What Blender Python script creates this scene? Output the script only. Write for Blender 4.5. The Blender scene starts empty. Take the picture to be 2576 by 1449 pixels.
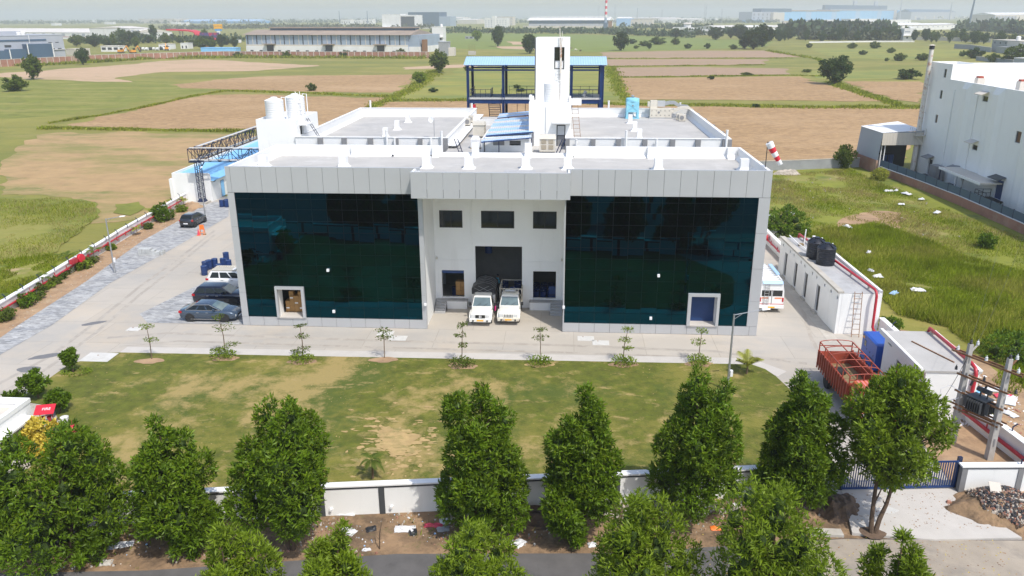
import bpy, math, random
import numpy as np
from mathutils import Vector, Matrix, noise
R = math.radians
random.seed(7)
rng = np.random.default_rng(7)
SC = bpy.context.scene
COL = SC.collection

# ---------------------------------------------------------------- camera, sky, sun, exposure
CAM = Vector((25.0627, -56.9079, 23.0))
FPX, CX, CY = 2000.0, 1288.0, 724.5            # focal length and centre of the frame in a 2576 px wide picture
PITCH, ROLL, YAW = math.atan(684 / 2000), R(0.23), R(3.8155)
_c, _s = math.cos(ROLL), math.sin(ROLL)
_cp, _sp = math.cos(PITCH), math.sin(PITCH)
RZ = Matrix.Rotation(YAW, 3, 'Z')
AX_R = RZ @ Vector((_c, -_s * _sp, -_s * _cp))
AX_U = RZ @ Vector((_s, _c * _sp, _c * _cp))
AX_F = RZ @ Vector((0, _cp, -_sp))
cam_d = bpy.data.cameras.new('camera')
cam = bpy.data.objects.new('camera', cam_d); COL.objects.link(cam)
cam_d.sensor_width = 36; cam_d.lens = FPX / 2576 * 36
cam_d.clip_start = 0.5; cam_d.clip_end = 20000
m3 = Matrix((AX_R, AX_U, -AX_F)).transposed()
cam.matrix_world = Matrix.Translation(CAM) @ m3.to_4x4()
SC.camera = cam

SUN = Vector((0.39, -0.50, 1.0)).normalized()
sun_d = bpy.data.lights.new('sun', 'SUN'); sun_d.energy = 2.6; sun_d.angle = R(0.6); sun_d.color = (1.0, 0.955, 0.88)
sun = bpy.data.objects.new('sun', sun_d); COL.objects.link(sun)
sun.rotation_euler = SUN.to_track_quat('Z', 'Y').to_euler()
W = bpy.data.worlds.new('World'); SC.world = W; W.use_nodes = True
wn = W.node_tree
sky = wn.nodes.new('ShaderNodeTexSky'); sky.sky_type = 'NISHITA'; sky.sun_disc = False
sky.sun_elevation = math.asin(SUN.z); sky.sun_rotation = math.atan2(SUN.x, SUN.y)
sky.air_density = 1.0; sky.dust_density = 1.7; sky.ozone_density = 0.5; sky.altitude = 0
bg = wn.nodes['Background']; bg.inputs[1].default_value = 0.15
wn.links.new(sky.outputs[0], bg.inputs[0])
SC.view_settings.view_transform = 'Standard'; SC.view_settings.look = 'None'
SC.view_settings.exposure = 0.56; SC.view_settings.gamma = 1; SC.view_settings.use_curve_mapping = False
SC.render.engine = 'CYCLES'
SC.cycles.volume_bounces = 1

# ---------------------------------------------------------------- survey: photo pixel (2576 wide) to a point of the place
def ray(x, y):
    return AX_R * ((x - CX) / FPX) + AX_U * (-(y - CY) / FPX) + AX_F
def g(x, y, z=0.0):
    d = ray(x, y); return CAM + d * ((z - CAM.z) / d.z)
def on_y(x, y, Y):
    d = ray(x, y); return CAM + d * ((Y - CAM.y) / d.y)
def top(b, x, y):                               # height seen at a pixel above the ground point b
    d = ray(x, y); return CAM.z + d.z * math.hypot(b[0] - CAM.x, b[1] - CAM.y) / math.hypot(d.x, d.y)
def crop(ox, oy, s):
    return lambda x, y: ((ox + x / s) * .6498, (oy + y / s) * .6498)

# ---------------------------------------------------------------- materials
MATS = {}; KIDS = {}
def pm(name, col, rough=.7, var=.12, scale=1.5, metal=0., spec=.5, bump=0., bscale=8., dirt=None, grid=None,
       stretch=(1, 1, 1), transl=0., coat=0., detail=6., local=False, warp=None):
    m = bpy.data.materials.new(name); m.use_nodes = True; MATS[name] = m
    nt = m.node_tree; N = nt.nodes; L = nt.links
    b = N['Principled BSDF']
    if local: src = N.new('ShaderNodeTexCoord').outputs['Object']
    else: src = N.new('ShaderNodeNewGeometry').outputs['Position']
    mp = N.new('ShaderNodeMapping'); mp.inputs['Scale'].default_value = stretch; L.new(src, mp.inputs[0])
    nz = N.new('ShaderNodeTexNoise'); nz.inputs['Scale'].default_value = scale; nz.inputs['Detail'].default_value = detail
    nz.inputs['Roughness'].default_value = .6
    L.new(mp.outputs[0], nz.inputs[0])
    ra = N.new('ShaderNodeValToRGB'); L.new(nz.outputs[0], ra.inputs[0])
    ra.color_ramp.elements[0].position = .3; ra.color_ramp.elements[1].position = .7
    ra.color_ramp.elements[0].color = tuple(c * (1 - var) for c in col) + (1,)
    ra.color_ramp.elements[1].color = tuple(min(1, c * (1 + var)) for c in col) + (1,)
    out = ra.outputs[0]
    for d in (dirt or []):                      # (colour, scale, lo, hi, strength[, stretch])
        mp2 = N.new('ShaderNodeMapping'); mp2.inputs['Scale'].default_value = d[5] if len(d) > 5 else (1, 1, 1)
        mp2.inputs['Location'].default_value = (d[1] * 3.1, 7.7, 1.3); L.new(src, mp2.inputs[0])
        n2 = N.new('ShaderNodeTexNoise'); n2.inputs['Scale'].default_value = d[1]; n2.inputs['Detail'].default_value = 7
        n2.inputs['Roughness'].default_value = .72; L.new(mp2.outputs[0], n2.inputs[0])
        mr = N.new('ShaderNodeMapRange'); mr.inputs[1].default_value = d[2]; mr.inputs[2].default_value = d[3]
        mr.inputs[4].default_value = d[4]; L.new(n2.outputs[0], mr.inputs[0])
        mx = N.new('ShaderNodeMix'); mx.data_type = 'RGBA'; L.new(mr.outputs[0], mx.inputs[0]); L.new(out, mx.inputs[6])
        mx.inputs[7].default_value = tuple(d[0]) + (1,); out = mx.outputs[2]
    if grid:                                    # (brick width, row height, mortar colour, mortar, spread)
        bt = N.new('ShaderNodeTexBrick'); bt.inputs['Scale'].default_value = 1; bt.inputs['Brick Width'].default_value = grid[0]
        bt.inputs['Row Height'].default_value = grid[1]; bt.inputs['Mortar Size'].default_value = grid[3]
        s = grid[4]
        bt.inputs['Color1'].default_value = (1 - s,) * 3 + (1,); bt.inputs['Color2'].default_value = (1 + s,) * 3 + (1,)
        bt.inputs['Mortar'].default_value = tuple(grid[2]) + (1,)
        mg = N.new('ShaderNodeMapping'); L.new(src, mg.inputs[0])
        if len(grid) > 5: mg.inputs['Rotation'].default_value = grid[5]
        L.new(mg.outputs[0], bt.inputs[0])
        mx = N.new('ShaderNodeMix'); mx.data_type = 'RGBA'; mx.blend_type = 'MULTIPLY'; mx.inputs[0].default_value = 1
        L.new(out, mx.inputs[6]); L.new(bt.outputs[0], mx.inputs[7]); out = mx.outputs[2]
    L.new(out, b.inputs['Base Color'])
    b.inputs['Roughness'].default_value = rough; b.inputs['Metallic'].default_value = metal
    b.inputs['Specular IOR Level'].default_value = spec; b.inputs['Coat Weight'].default_value = coat
    if bump:
        n3 = N.new('ShaderNodeTexNoise'); n3.inputs['Scale'].default_value = bscale; n3.inputs['Detail'].default_value = 5
        L.new(mp.outputs[0], n3.inputs[0])
        bp = N.new('ShaderNodeBump'); bp.inputs['Strength'].default_value = 1; bp.inputs['Distance'].default_value = bump
        L.new(n3.outputs[0], bp.inputs['Height']); L.new(bp.outputs[0], b.inputs['Normal'])
    if transl:
        tr = N.new('ShaderNodeBsdfTranslucent'); L.new(out, tr.inputs[0])
        ms = N.new('ShaderNodeMixShader'); ms.inputs[0].default_value = transl
        L.new(b.outputs[0], ms.inputs[1]); L.new(tr.outputs[0], ms.inputs[2])
        L.new(ms.outputs[0], N['Material Output'].inputs[0])
    return m

pm('white_paint', (.82, .82, .80), .55, .02, .6, dirt=[((.60, .585, .55), 1.1, .56, .78, .45, (1, 1, .14))])
pm('white_roof', (.76, .76, .75), .6, .02, .5, dirt=[((.62, .62, .60), .5, .58, .8, .4)])
pm('dirty_white', (.66, .65, .62), .7, .08, .7, dirt=[((.34, .31, .27), .8, .52, .75, .7, (1, 1, .3))])
pm('roof_concrete', (.43, .415, .39), .85, .10, .35, bump=.004, dirt=[((.33, .33, .33), .22, .52, .68, .6), ((.60, .59, .57), .35, .56, .74, .6)])
pm('grey_slab', (.40, .40, .40), .8, .12, .5, bump=.004, dirt=[((.22, .22, .22), .4, .5, .7, .5)])
pm('cladding', (.49, .50, .51), .38, .03, .35, metal=.25)
pm('joint', (.05, .055, .06), .8, .05)
pm('facade_glass', (.0005, .040, .060), .02, .03, .2, metal=1.0)
pm('mullion', (.018, .036, .04), .5, .05)
pm('window_glass', (.012, .016, .018), .06, .1, .5, spec=.8)
pm('car_glass', (.010, .014, .015), .05, .1, .8, spec=.4)
pm('windscreen', (.10, .15, .16), .06, .2, 1.2, spec=.9)
pm('black_frame', (.018, .018, .018), .5, .1)
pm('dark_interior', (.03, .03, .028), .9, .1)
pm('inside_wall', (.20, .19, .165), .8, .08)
pm('grey_paint', (.22, .22, .225), .6, .06)
pm('dark_grey_paint', (.06, .065, .07), .6, .12, 1.2)
pm('blue_steel', (.006, .035, .14), .4, .15, 2, spec=.5)
pm('navy_steel', (.008, .016, .055), .45, .15, 3)
pm('blue_sheet', (.33, .50, .72), .45, .05, .6, dirt=[((.36, .54, .74), .8, .5, .75, .5)])
pm('blue_sheet_pale', (.22, .50, .80), .45, .06, .4)
pm('grey_sheet', (.58, .56, .53), .5, .08, 1.2, dirt=[((.32, .31, .29), 1.2, .52, .7, .5)])
pm('shutter_blue', (.012, .05, .17), .45, .05)
pm('galvanised', (.42, .43, .44), .4, .08, 3, metal=.6)
pm('dark_metal', (.05, .05, .052), .5, .15, 3, metal=.4)
pm('rusty', (.26, .13, .06), .8, .3, 3, dirt=[((.09, .05, .03), 4, .45, .65, .8)])
pm('rust_white', (.62, .58, .52), .7, .1, 2, dirt=[((.35, .14, .05), 1.6, .52, .66, .9)])
pm('red_pipe', (.42, .022, .035), .38, .1, 3)
pm('red_sheet', (.60, .02, .04), .45, .08, 2)
pm('orange', (.85, .20, .03), .5, .06)
pm('tyre', (.022, .022, .023), .85, .15, 6)
pm('rim', (.45, .46, .47), .3, .1, metal=.8)
pm('plastic_black', (.016, .017, .020), .5, .15, 3)
pm('tank_black', (.012, .015, .024), .42, .12, 2)
pm('tank_white', (.80, .80, .80), .45, .03, 1)
pm('beige', (.60, .56, .48), .55, .06, 1.5, dirt=[((.40, .34, .25), 2, .55, .72, .5)])
pm('beige_dark', (.25, .18, .09), .7, .2, 4)
pm('cyan_paint', (.24, .55, .68), .45, .06, 1)
pm('tarp', (.022, .022, .024), .65, .3, 3, bump=.03, bscale=3)
pm('rope', (.30, .30, .29), .8, .1)
pm('carton', (.36, .20, .07), .8, .12, 2)
pm('label_white', (.80, .80, .80), .6, .02)
pm('cloth_pink', (.60, .03, .20), .8, .1)
pm('shirt_cyan', (.10, .42, .55), .8, .1, 5)
pm('trousers', (.02, .02, .025), .8, .1)
pm('skin', (.20, .10, .06), .6, .1)
pm('hair', (.01, .01, .01), .6, .1)
pm('drum_blue', (.010, .038, .15), .4, .14, 1.5, dirt=[((.03, .05, .10), 3, .5, .7, .6)])
pm('plate_yellow', (.85, .42, .02), .5, .03)
pm('lamp_red', (.45, .01, .015), .2, .1)
pm('lamp_clear', (.62, .63, .62), .12, .1, spec=.9)
pm('car_white', (.78, .78, .77), .22, .02, coat=.6)
pm('car_slate', (.055, .085, .13), .22, .05, metal=.35, coat=.8)
pm('car_navy', (.003, .006, .020), .18, .05, metal=.2, coat=.8)
pm('car_graphite', (.030, .033, .040), .2, .05, metal=.4, coat=.8)
pm('truck_white', (.76, .75, .70), .4, .05, 2, coat=.2, dirt=[((.45, .36, .24), 2.5, .58, .75, .6)])
pm('truck_worn', (.66, .62, .52), .55, .10, 2, dirt=[((.22, .10, .04), 3.2, .52, .66, .85)]); pm('road_track', (.355, .32, .275), .85, .12, .6, dirt=[((.43, .39, .335), 1.2, .46, .6, .9)])
pm('truck_red', (.34, .060, .032), .6, .2, 2, dirt=[((.14, .045, .025), 2.5, .5, .7, .7)])
pm('truck_orange', (.62, .13, .045), .5, .1, 2)
pm('cab_roof', (.66, .20, .17), .55, .06, 1.5)
pm('genset_blue', (.018, .085, .40), .4, .08, 1)
pm('concrete', (.45, .42, .37), .85, .10, .8, bump=.006, dirt=[((.30, .26, .21), 1.1, .5, .72, .6)])
pm('concrete_pole', (.42, .40, .37), .9, .12, 3, bump=.004)
pm('grey_block', (.30, .31, .32), .9, .12, .6)
pm('brick', (.33, .16, .11), .9, .2, .5, dirt=[((.42, .33, .25), .15, .5, .7, .7)])
pm('road_concrete', (.43, .39, .335), .85, .06, .18, bump=.003, bscale=20, detail=9,
   dirt=[((.35, .335, .31), .12, .45, .62, .75, (.6, 1, 1)), ((.50, .42, .32), .09, .50, .68, .7), ((.27, .25, .22), .5, .58, .78, .6, (.3, 1, 1)), ((.24, .22, .20), 2.2, .64, .8, .5), ((.22, .21, .2), .07, .60, .72, .45, (.25, 1, 1))],
   grid=(5.2, 4.1, (.80, .79, .77), .022, .035))
pm('kerb_concrete', (.49, .46, .42), .85, .06, 1.2, bump=.003, dirt=[((.48, .45, .40), .8, .5, .72, .5)])
pm('manhole_lid', (.16, .16, .165), .85, .12, 3, bump=.004)
pm('manhole_frame', (.55, .54, .51), .85, .08, 1.5)
pm('paver', (.37, .37, .365), .85, .16, 1.3, bump=.004, grid=(.42, .20, (.75, .75, .75), .012, .28),
   dirt=[((.235, .245, .26), .8, .44, .60, .7, (.35, 1, 1)), ((.46, .45, .43), 1.4, .55, .7, .6, (.3, 1.2, 1))])
pm('paver_block', (.46, .47, .46), .9, .15, 2)
pm('soil', (.36, .235, .135), .95, .18, .8, bump=.05, bscale=3, detail=9, dirt=[((.20, .13, .08), 1.0, .5, .68, .7), ((.44, .34, .22), .5, .55, .7, .6)])
pm('dark_soil', (.13, .085, .055), .95, .3, 1.4, bump=.06, bscale=3, dirt=[((.05, .04, .035), 1.2, .5, .65, .8)])
pm('verge_soil', (.27, .175, .098), .95, .25, .9, bump=.09, bscale=3, detail=9, dirt=[((.10, .068, .042), .55, .44, .60, .85), ((.12, .12, .04), 1.4, .58, .7, .7), ((.42, .32, .21), 1.0, .6, .72, .6)])
pm('asphalt', (.108, .102, .098), .9, .16, 1.0, bump=.004, bscale=30, dirt=[((.20, .17, .14), .18, .58, .78, .5), ((.05, .05, .05), .8, .55, .7, .5)])
pm('road_dust', (.34, .29, .23), .9, .14, .8, dirt=[((.18, .165, .15), .4, .48, .68, .7)])
pm('lawn', (.098, .112, .009), .95, .3, 1.2, bump=.05, bscale=7, detail=10,
   dirt=[((.035, .055, .006), 3.2, .54, .68, .6), ((.20, .18, .032), .25, .46, .58, .8), ((.052, .085, .007), .13, .52, .62, .8), ((.36, .265, .10), .16, .53, .62, .8), ((.40, .29, .12), .8, .575, .66, .65, (.5, 1, 1)), ((.42, .30, .13), 2.4, .62, .70, .5, (.5, 1, 1))])
pm('straw', (.42, .295, .13), .95, .15, 1.4, bump=.02, detail=9, dirt=[((.20, .19, .06), 1.3, .5, .62, .8, (.5, 1, 1))])
pm('meadow', (.215, .20, .036), .95, .16, .05, bump=.08, bscale=1.2, detail=9,
   dirt=[((.14, .155, .022), .035, .46, .58, .75, (.4, 1, 1)), ((.30, .24, .075), .06, .55, .66, .7, (.35, 1, 1)), ((.10, .13, .028), .4, .56, .68, .7, (.4, 1, 1)), ((.07, .10, .02), 1.3, .60, .70, .6)])
pm('field_brown', (.37, .235, .11), .95, .14, .5, bump=.22, bscale=1.1, detail=10,
   dirt=[((.21, .125, .055), 1.3, .47, .60, .8, (.5, 1, 1)), ((.46, .31, .17), .03, .48, .66, .6, (.5, 1, 1)), ((.24, .22, .07), .05, .63, .72, .7, (.4, 1, 1))])
pm('field_tan', (.45, .31, .195), .95, .10, .4, bump=.06, bscale=1, detail=10,
   dirt=[((.33, .25, .13), .05, .5, .64, .6, (.4, 1, 1)), ((.20, .20, .07), .04, .60, .70, .8, (.35, 1, 1))])
pm('field_dusk', (.32, .215, .135), .95, .10, .3, bump=.06, bscale=1, dirt=[((.25, .21, .10), .03, .5, .66, .7, (.3, 1, 1))])
pm('field_mixed', (.37, .245, .115), .95, .14, .3, bump=.08, bscale=1.3, detail=10,
   dirt=[((.20, .19, .05), .07, .46, .58, .85, (.4, 1, 1)), ((.13, .16, .035), .11, .56, .66, .8, (.5, 1, 1))])
pm('field_green', (.165, .178, .022), .95, .18, .25, bump=.08, bscale=1.5, detail=9,
   dirt=[((.26, .235, .055), .10, .47, .60, .75, (.4, 1, 1)), ((.09, .12, .014), .2, .56, .68, .7)])
pm('field_lush', (.155, .19, .028), .95, .14, .06, bump=.05, bscale=1, dirt=[((.16, .20, .045), .02, .48, .62, .7, (.3, 1, 1))])
pm('field_yellow', (.235, .225, .040), .95, .12, .08, bump=.05, bscale=1.2, dirt=[((.14, .18, .035), .04, .46, .60, .8, (.4, 1, 1)), ((.31, .255, .06), .09, .56, .68, .6, (.4, 1, 1))])
pm('wild_grass', (.19, .205, .020), .95, .18, .3, bump=.08, bscale=2, detail=9,
   dirt=[((.28, .225, .085), .11, .5, .62, .8), ((.085, .125, .020), .2, .52, .66, .8), ((.42, .30, .18), .16, .63, .70, .8)])
pm('leaf', (.100, .172, .007), .5, .45, 1.1, spec=.3, transl=.25)
pm('leaf_bright', (.150, .220, .010), .5, .35, 1.2, spec=.3, transl=.25)
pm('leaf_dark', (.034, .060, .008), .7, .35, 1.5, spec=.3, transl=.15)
pm('leaf_field', (.048, .085, .018), .7, .35, .35, spec=.2, transl=.15)
pm('leaf_olive', (.10, .14, .020), .7, .3, .3, spec=.2, transl=.2)
pm('leaf_lime', (.18, .25, .022), .6, .3, 2, spec=.2, transl=.25)
pm('leaf_yellow', (.60, .47, .06), .6, .25, 4, transl=.2)
pm('palm_leaf', (.26, .27, .035), .6, .35, 2, transl=.2)
pm('grass_blade', (.19, .245, .011), .8, .35, .35, spec=.15, transl=.25)
pm('grass_pale', (.28, .29, .04), .8, .3, .2, spec=.15, transl=.25)
pm('grass_dry', (.30, .25, .09), .85, .3, .4, spec=.15, transl=.2)
pm('bark', (.095, .062, .040), .9, .3, 6, bump=.01, bscale=12, stretch=(1, 1, .3))
pm('twig', (.17, .115, .07), .9, .3, 6)
pm('plastic_sheet', (.66, .66, .67), .5, .12, 6)
pm('plastic_grey', (.30, .30, .31), .6, .2, 5)
pm('plastic_red', (.62, .06, .10), .5, .15, 5)
pm('rubble', (.42, .37, .31), .95, .4, 3)
pm('coal', (.045, .045, .05), .9, .4, 4)
pm('far_white', (.72, .71, .69), .7, .06, .15, dirt=[((.50, .49, .46), .12, .52, .72, .6, (1, 1, .3))])
pm('far_cream', (.58, .53, .46), .7, .08, .15)
pm('far_roof', (.62, .58, .53), .7, .08, .06)
pm('far_brown_roof', (.30, .24, .19), .8, .15, .1)
pm('far_grey', (.36, .38, .42), .6, .06, .1)
pm('far_grey_blue', (.30, .36, .44), .5, .08, .12)
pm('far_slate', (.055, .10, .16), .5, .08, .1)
pm('far_blue', (.10, .30, .58), .5, .06, .05)
pm('far_dark', (.04, .045, .05), .7, .1)
pm('far_tree', (.060, .088, .040), .9, .35, .08, spec=.1)
pm('far_scrub', (.085, .095, .050), .9, .35, .05, spec=.1)
pm('excavator', (.72, .30, .03), .5, .1)
pm('billboard', (.07, .05, .16), .5, .2, .35, dirt=[((.45, .03, .08), .22, .5, .54, .9), ((.4, .3, .3), .5, .6, .64, .8)])

# ---------------------------------------------------------------- mesh helpers
class MB:
    def __init__(s): s.v = []; s.f = []
    def add(s, vs, fs):
        o = len(s.v); s.v += [tuple(v) for v in vs]; s.f += [tuple(i + o for i in f) for f in fs]; return s
    def box(s, x0, y0, z0, x1, y1, z1):
        return s.add([(x0, y0, z0), (x1, y0, z0), (x1, y1, z0), (x0, y1, z0), (x0, y0, z1), (x1, y0, z1), (x1, y1, z1), (x0, y1, z1)],
                     [(3, 2, 1, 0), (4, 5, 6, 7), (0, 1, 5, 4), (1, 2, 6, 5), (2, 3, 7, 6), (3, 0, 4, 7)])
    def bar(s, p, q, w, h=None, up=(0, 0, 1)):
        p = Vector(p); q = Vector(q); h = h or w; d = (q - p).normalized(); u = Vector(up)
        if abs(d.dot(u)) > .98: u = Vector((0, 1, 0))
        a = d.cross(u).normalized() * (w / 2); b = a.cross(d).normalized() * (h / 2)
        vs = [p - a - b, p + a - b, p + a + b, p - a + b, q - a - b, q + a - b, q + a + b, q - a + b]
        return s.add(vs, [(3, 2, 1, 0), (4, 5, 6, 7), (0, 1, 5, 4), (1, 2, 6, 5), (2, 3, 7, 6), (3, 0, 4, 7)])
    def tube(s, pts, r, n=8):
        pts = [Vector(p) for p in pts]; rings = []
        rr = r if isinstance(r, (list, tuple)) else [r] * len(pts)
        a = None
        for i, p in enumerate(pts):
            d = (pts[min(i + 1, len(pts) - 1)] - pts[max(i - 1, 0)]).normalized()
            if a is None:
                a = d.cross(Vector((0, 0, 1)) if abs(d.z) < .9 else Vector((1, 0, 0))).normalized()
            else:
                a = (a - d * a.dot(d)).normalized()
            b = d.cross(a)
            rings.append([p + (a * math.cos(t) + b * math.sin(t)) * rr[i] for t in [2 * math.pi * k / n for k in range(n)]])
        return s.loft(rings)
    def loft(s, rings, cap=True, closed=True):
        n = len(rings[0]); vs = [v for r in rings for v in r]; fs = []
        for i in range(len(rings) - 1):
            for k in range(n if closed else n - 1):
                k2 = (k + 1) % n
                fs.append((i * n + k, i * n + k2, (i + 1) * n + k2, (i + 1) * n + k))
        if cap: fs.append(tuple(range(n - 1, -1, -1))); fs.append(tuple((len(rings) - 1) * n + k for k in range(n)))
        return s.add(vs, fs)
    def lathe(s, prof, c=(0, 0, 0), n=20):
        return s.loft([[(c[0] + r * math.cos(2 * math.pi * k / n), c[1] + r * math.sin(2 * math.pi * k / n), c[2] + z) for k in range(n)] for r, z in prof])
    def cyl(s, c, r, h, n=16, r2=None): return s.lathe([(r, 0), (r if r2 is None else r2, h)], c, n)
    def prism(s, poly, z0, z1):
        n = len(poly)
        a = sum(poly[i][0] * poly[(i + 1) % n][1] - poly[(i + 1) % n][0] * poly[i][1] for i in range(n))
        if a < 0: poly = poly[::-1]
        return s.add([(p[0], p[1], z0) for p in poly] + [(p[0], p[1], z1) for p in poly],
                     [tuple(range(n - 1, -1, -1)), tuple(range(n, 2 * n))] + [(i, (i + 1) % n, n + (i + 1) % n, n + i) for i in range(n)])
    def sheet(s, poly, z):
        n = len(poly)
        a = sum(poly[i][0] * poly[(i + 1) % n][1] - poly[(i + 1) % n][0] * poly[i][1] for i in range(n))
        if a < 0: poly = poly[::-1]
        return s.add([(p[0], p[1], z) for p in poly], [tuple(range(n))])
    def quad(s, a, b, c, d): return s.add([a, b, c, d], [(0, 1, 2, 3)])
    def mesh(s, name, smooth=False):
        me = bpy.data.meshes.new(name); me.from_pydata(s.v, [], s.f); me.update()
        if smooth:
            me.shade_smooth(); me.set_sharp_from_angle(angle=R(42))
        return me
    def build(s, name, mat, parent=None, smooth=False, loc=None, **k):
        return link(name, s.mesh(name, smooth), mat, parent, loc, **k)
def props(o, label=None, cat=None, group=None, kind=None):
    if label: o['label'] = label
    if cat: o['category'] = cat
    if group: o['group'] = group
    if kind: o['kind'] = kind
    return o
def link(name, me, mat=None, parent=None, loc=None, rot=None, **k):
    o = bpy.data.objects.new(name, me)
    if mat is not None and not me.materials: me.materials.append(MATS[mat])
    COL.objects.link(o)
    if parent is not None: o.parent = parent; KIDS.setdefault(parent.name, []).append(o)
    if loc is not None: o.location = loc
    if rot is not None: o.rotation_euler = (0, 0, rot)
    return props(o, **k)
def thing(name, label, cat, loc=(0, 0, 0), rz=0., group=None, scale=None):
    o = bpy.data.objects.new(name, None); COL.objects.link(o); o.empty_display_size = .2
    o.location = tuple(loc) + (0,) * (3 - len(loc)); o.rotation_euler = (0, 0, rz)
    if scale: o.scale = (scale,) * 3 if not isinstance(scale, (tuple, list)) else scale
    return props(o, label, cat, group)
def copy_tree(o, loc=None, rz=None, label=None, group=None, parent=None, scale=None):
    c = o.copy(); COL.objects.link(c)
    if parent is not None: c.parent = parent; KIDS.setdefault(parent.name, []).append(c)
    for ch in list(KIDS.get(o.name, [])): copy_tree(ch, parent=c)
    if loc is not None: c.location = loc
    if rz is not None: c.rotation_euler = (0, 0, rz)
    if label: c['label'] = label
    if group: c['group'] = group
    if scale: c.scale = (scale,) * 3 if not isinstance(scale, (tuple, list)) else scale
    return c
def box(name, mat, parent, *b, **k): return MB().box(*b).build(name, mat, parent, **k)
def quads_mesh(name, P, mat):                  # P: (n, 4, 3) array of quads
    n = len(P); me = bpy.data.meshes.new(name)
    me.vertices.add(n * 4); me.vertices.foreach_set('co', P.reshape(-1).astype(np.float32))
    me.loops.add(n * 4); me.loops.foreach_set('vertex_index', np.arange(n * 4, dtype=np.int32))
    me.polygons.add(n); me.polygons.foreach_set('loop_start', np.arange(0, n * 4, 4, dtype=np.int32))
    me.update(calc_edges=True); me.materials.append(MATS[mat]); return me
def tris_mesh(name, P, mat):
    n = len(P); me = bpy.data.meshes.new(name)
    me.vertices.add(n * 3); me.vertices.foreach_set('co', P.reshape(-1).astype(np.float32))
    me.loops.add(n * 3); me.loops.foreach_set('vertex_index', np.arange(n * 3, dtype=np.int32))
    me.polygons.add(n); me.polygons.foreach_set('loop_start', np.arange(0, n * 3, 3, dtype=np.int32))
    me.update(calc_edges=True); me.materials.append(MATS[mat]); return me
def unit(n):
    v = rng.normal(size=(n, 3)); return v / np.linalg.norm(v, axis=1)[:, None]
def leaf_quads(c, d, ln, wd):                  # diamond leaves from points c along directions d
    n = len(c); u = unit(n); s = np.cross(d, u); s /= np.linalg.norm(s, axis=1)[:, None] + 1e-9
    ln = np.broadcast_to(ln, (n,))[:, None]; wd = np.broadcast_to(wd, (n,))[:, None]
    return np.stack([c, c + d * ln * .45 + s * wd * .5, c + d * ln, c + d * ln * .45 - s * wd * .5], 1)
# ================================================================ GROUND AND SETTING
def struct(name, mb, mat, **k): return mb.build(name, mat, kind='structure', **k)
def jag(px, amp=.012, seg=None, z=0.):         # photo outline -> ragged outline on the ground
    pts = [g(*p) for p in px]; out = []
    for i, a in enumerate(pts):
        b = pts[(i + 1) % len(pts)]; L = (b - a).length
        D = (a - CAM).length; n = max(1, int(L / (seg or max(.8, D * .012))))
        for k in range(n):
            p = a.lerp(b, k / n); w = noise.noise(p * (3.5 / D * 6)) + .6 * noise.noise(p * (3.5 / D * 25))
            d = (b - a).normalized(); nrm = Vector((-d.y, d.x, 0))
            e = min(1, k * 4 / n + .3)
            out.append(p + nrm * w * amp * D * e)
    return out
G0 = -.14
n = 96
struct('ground', MB().sheet([(25 + 9000 * math.cos(2 * math.pi * k / n), 9000 * math.sin(2 * math.pi * k / n)) for k in range(n)], G0), 'meadow')
_z = [G0]
def field(mat, px, amp=.012, name='field'):
    _z[0] += .004
    return struct(name, MB().sheet(jag(px, amp), _z[0]), mat)
field('field_lush', [(1085, 82), (1330, 84), (1700, 92), (1940, 104), (1930, 118), (1700, 126), (1500, 130), (1130, 122)])
field('field_green', [(-40, 186), (110, 194), (400, 206), (560, 222), (440, 240), (150, 290), (-40, 300)], .02)
field('field_tan', [(0, 184), (110, 177), (265, 166), (400, 153), (500, 149), (650, 156), (805, 165), (650, 177), (420, 180), (300, 193), (330, 206), (200, 203), (100, 199), (0, 193)])
field('field_brown', [(430, 213), (585, 196), (700, 190), (900, 188), (1046, 186), (1010, 226), (985, 232), (760, 229), (590, 225), (480, 221)])
field('field_tan', [(1190, 160), (1020, 168), (1015, 174), (1200, 168)], .01)
field('field_brown', [(166, 313), (378, 266), (517, 238), (660, 236), (800, 242), (978, 245), (935, 272), (905, 292), (870, 328), (640, 326), (300, 320), (210, 317)])
field('field_mixed', [(60, 352), (140, 333), (300, 330), (640, 336), (720, 390), (560, 470), (470, 500), (380, 545), (230, 560), (240, 505), (120, 494), (0, 488), (0, 402)], .016)
field('field_yellow', [(1095, 205), (1170, 168), (1545, 168), (1568, 250), (1300, 252), (985, 248), (1040, 226)])
field('field_tan', [(1275, 104), (1350, 105), (1345, 112), (1290, 112)], .006)
field('field_tan', [(1330, 116), (1345, 125), (1260, 122), (1240, 116)], .006)
field('field_dusk', [(1511, 131), (1754, 127), (1935, 127), (2020, 143), (1755, 146), (1525, 146)], .006)
field('field_dusk', [(1522, 149), (1755, 148), (1930, 149), (1915, 163), (1754, 163), (1532, 167)], .006)
field('field_dusk', [(1533, 170), (1754, 168), (1980, 172), (1985, 186), (1754, 190), (1550, 192)], .006)
field('field_yellow', [(2010, 178), (2310, 176), (2320, 198), (2130, 200), (2060, 198)], .008)
field('field_yellow', [(2030, 120), (2330, 122), (2560, 132), (2330, 150), (2100, 146)], .008)
field('field_brown', [(1560, 196), (1754, 194), (2015, 192), (2110, 222), (2225, 254), (1754, 250), (1580, 250)])
field('field_brown', [(2122, 204), (2316, 204), (2340, 216), (2320, 258), (2250, 250), (2180, 226)])
field('field_tan', [(2470, 170), (2576, 176), (2576, 184), (2400, 178)], .006)
field('field_brown', [(975, 256), (1170, 253), (1590, 264), (1900, 270), (2330, 272), (2280, 395), (2160, 411), (1930, 413), (1500, 330), (1200, 330), (905, 300)])
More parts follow.
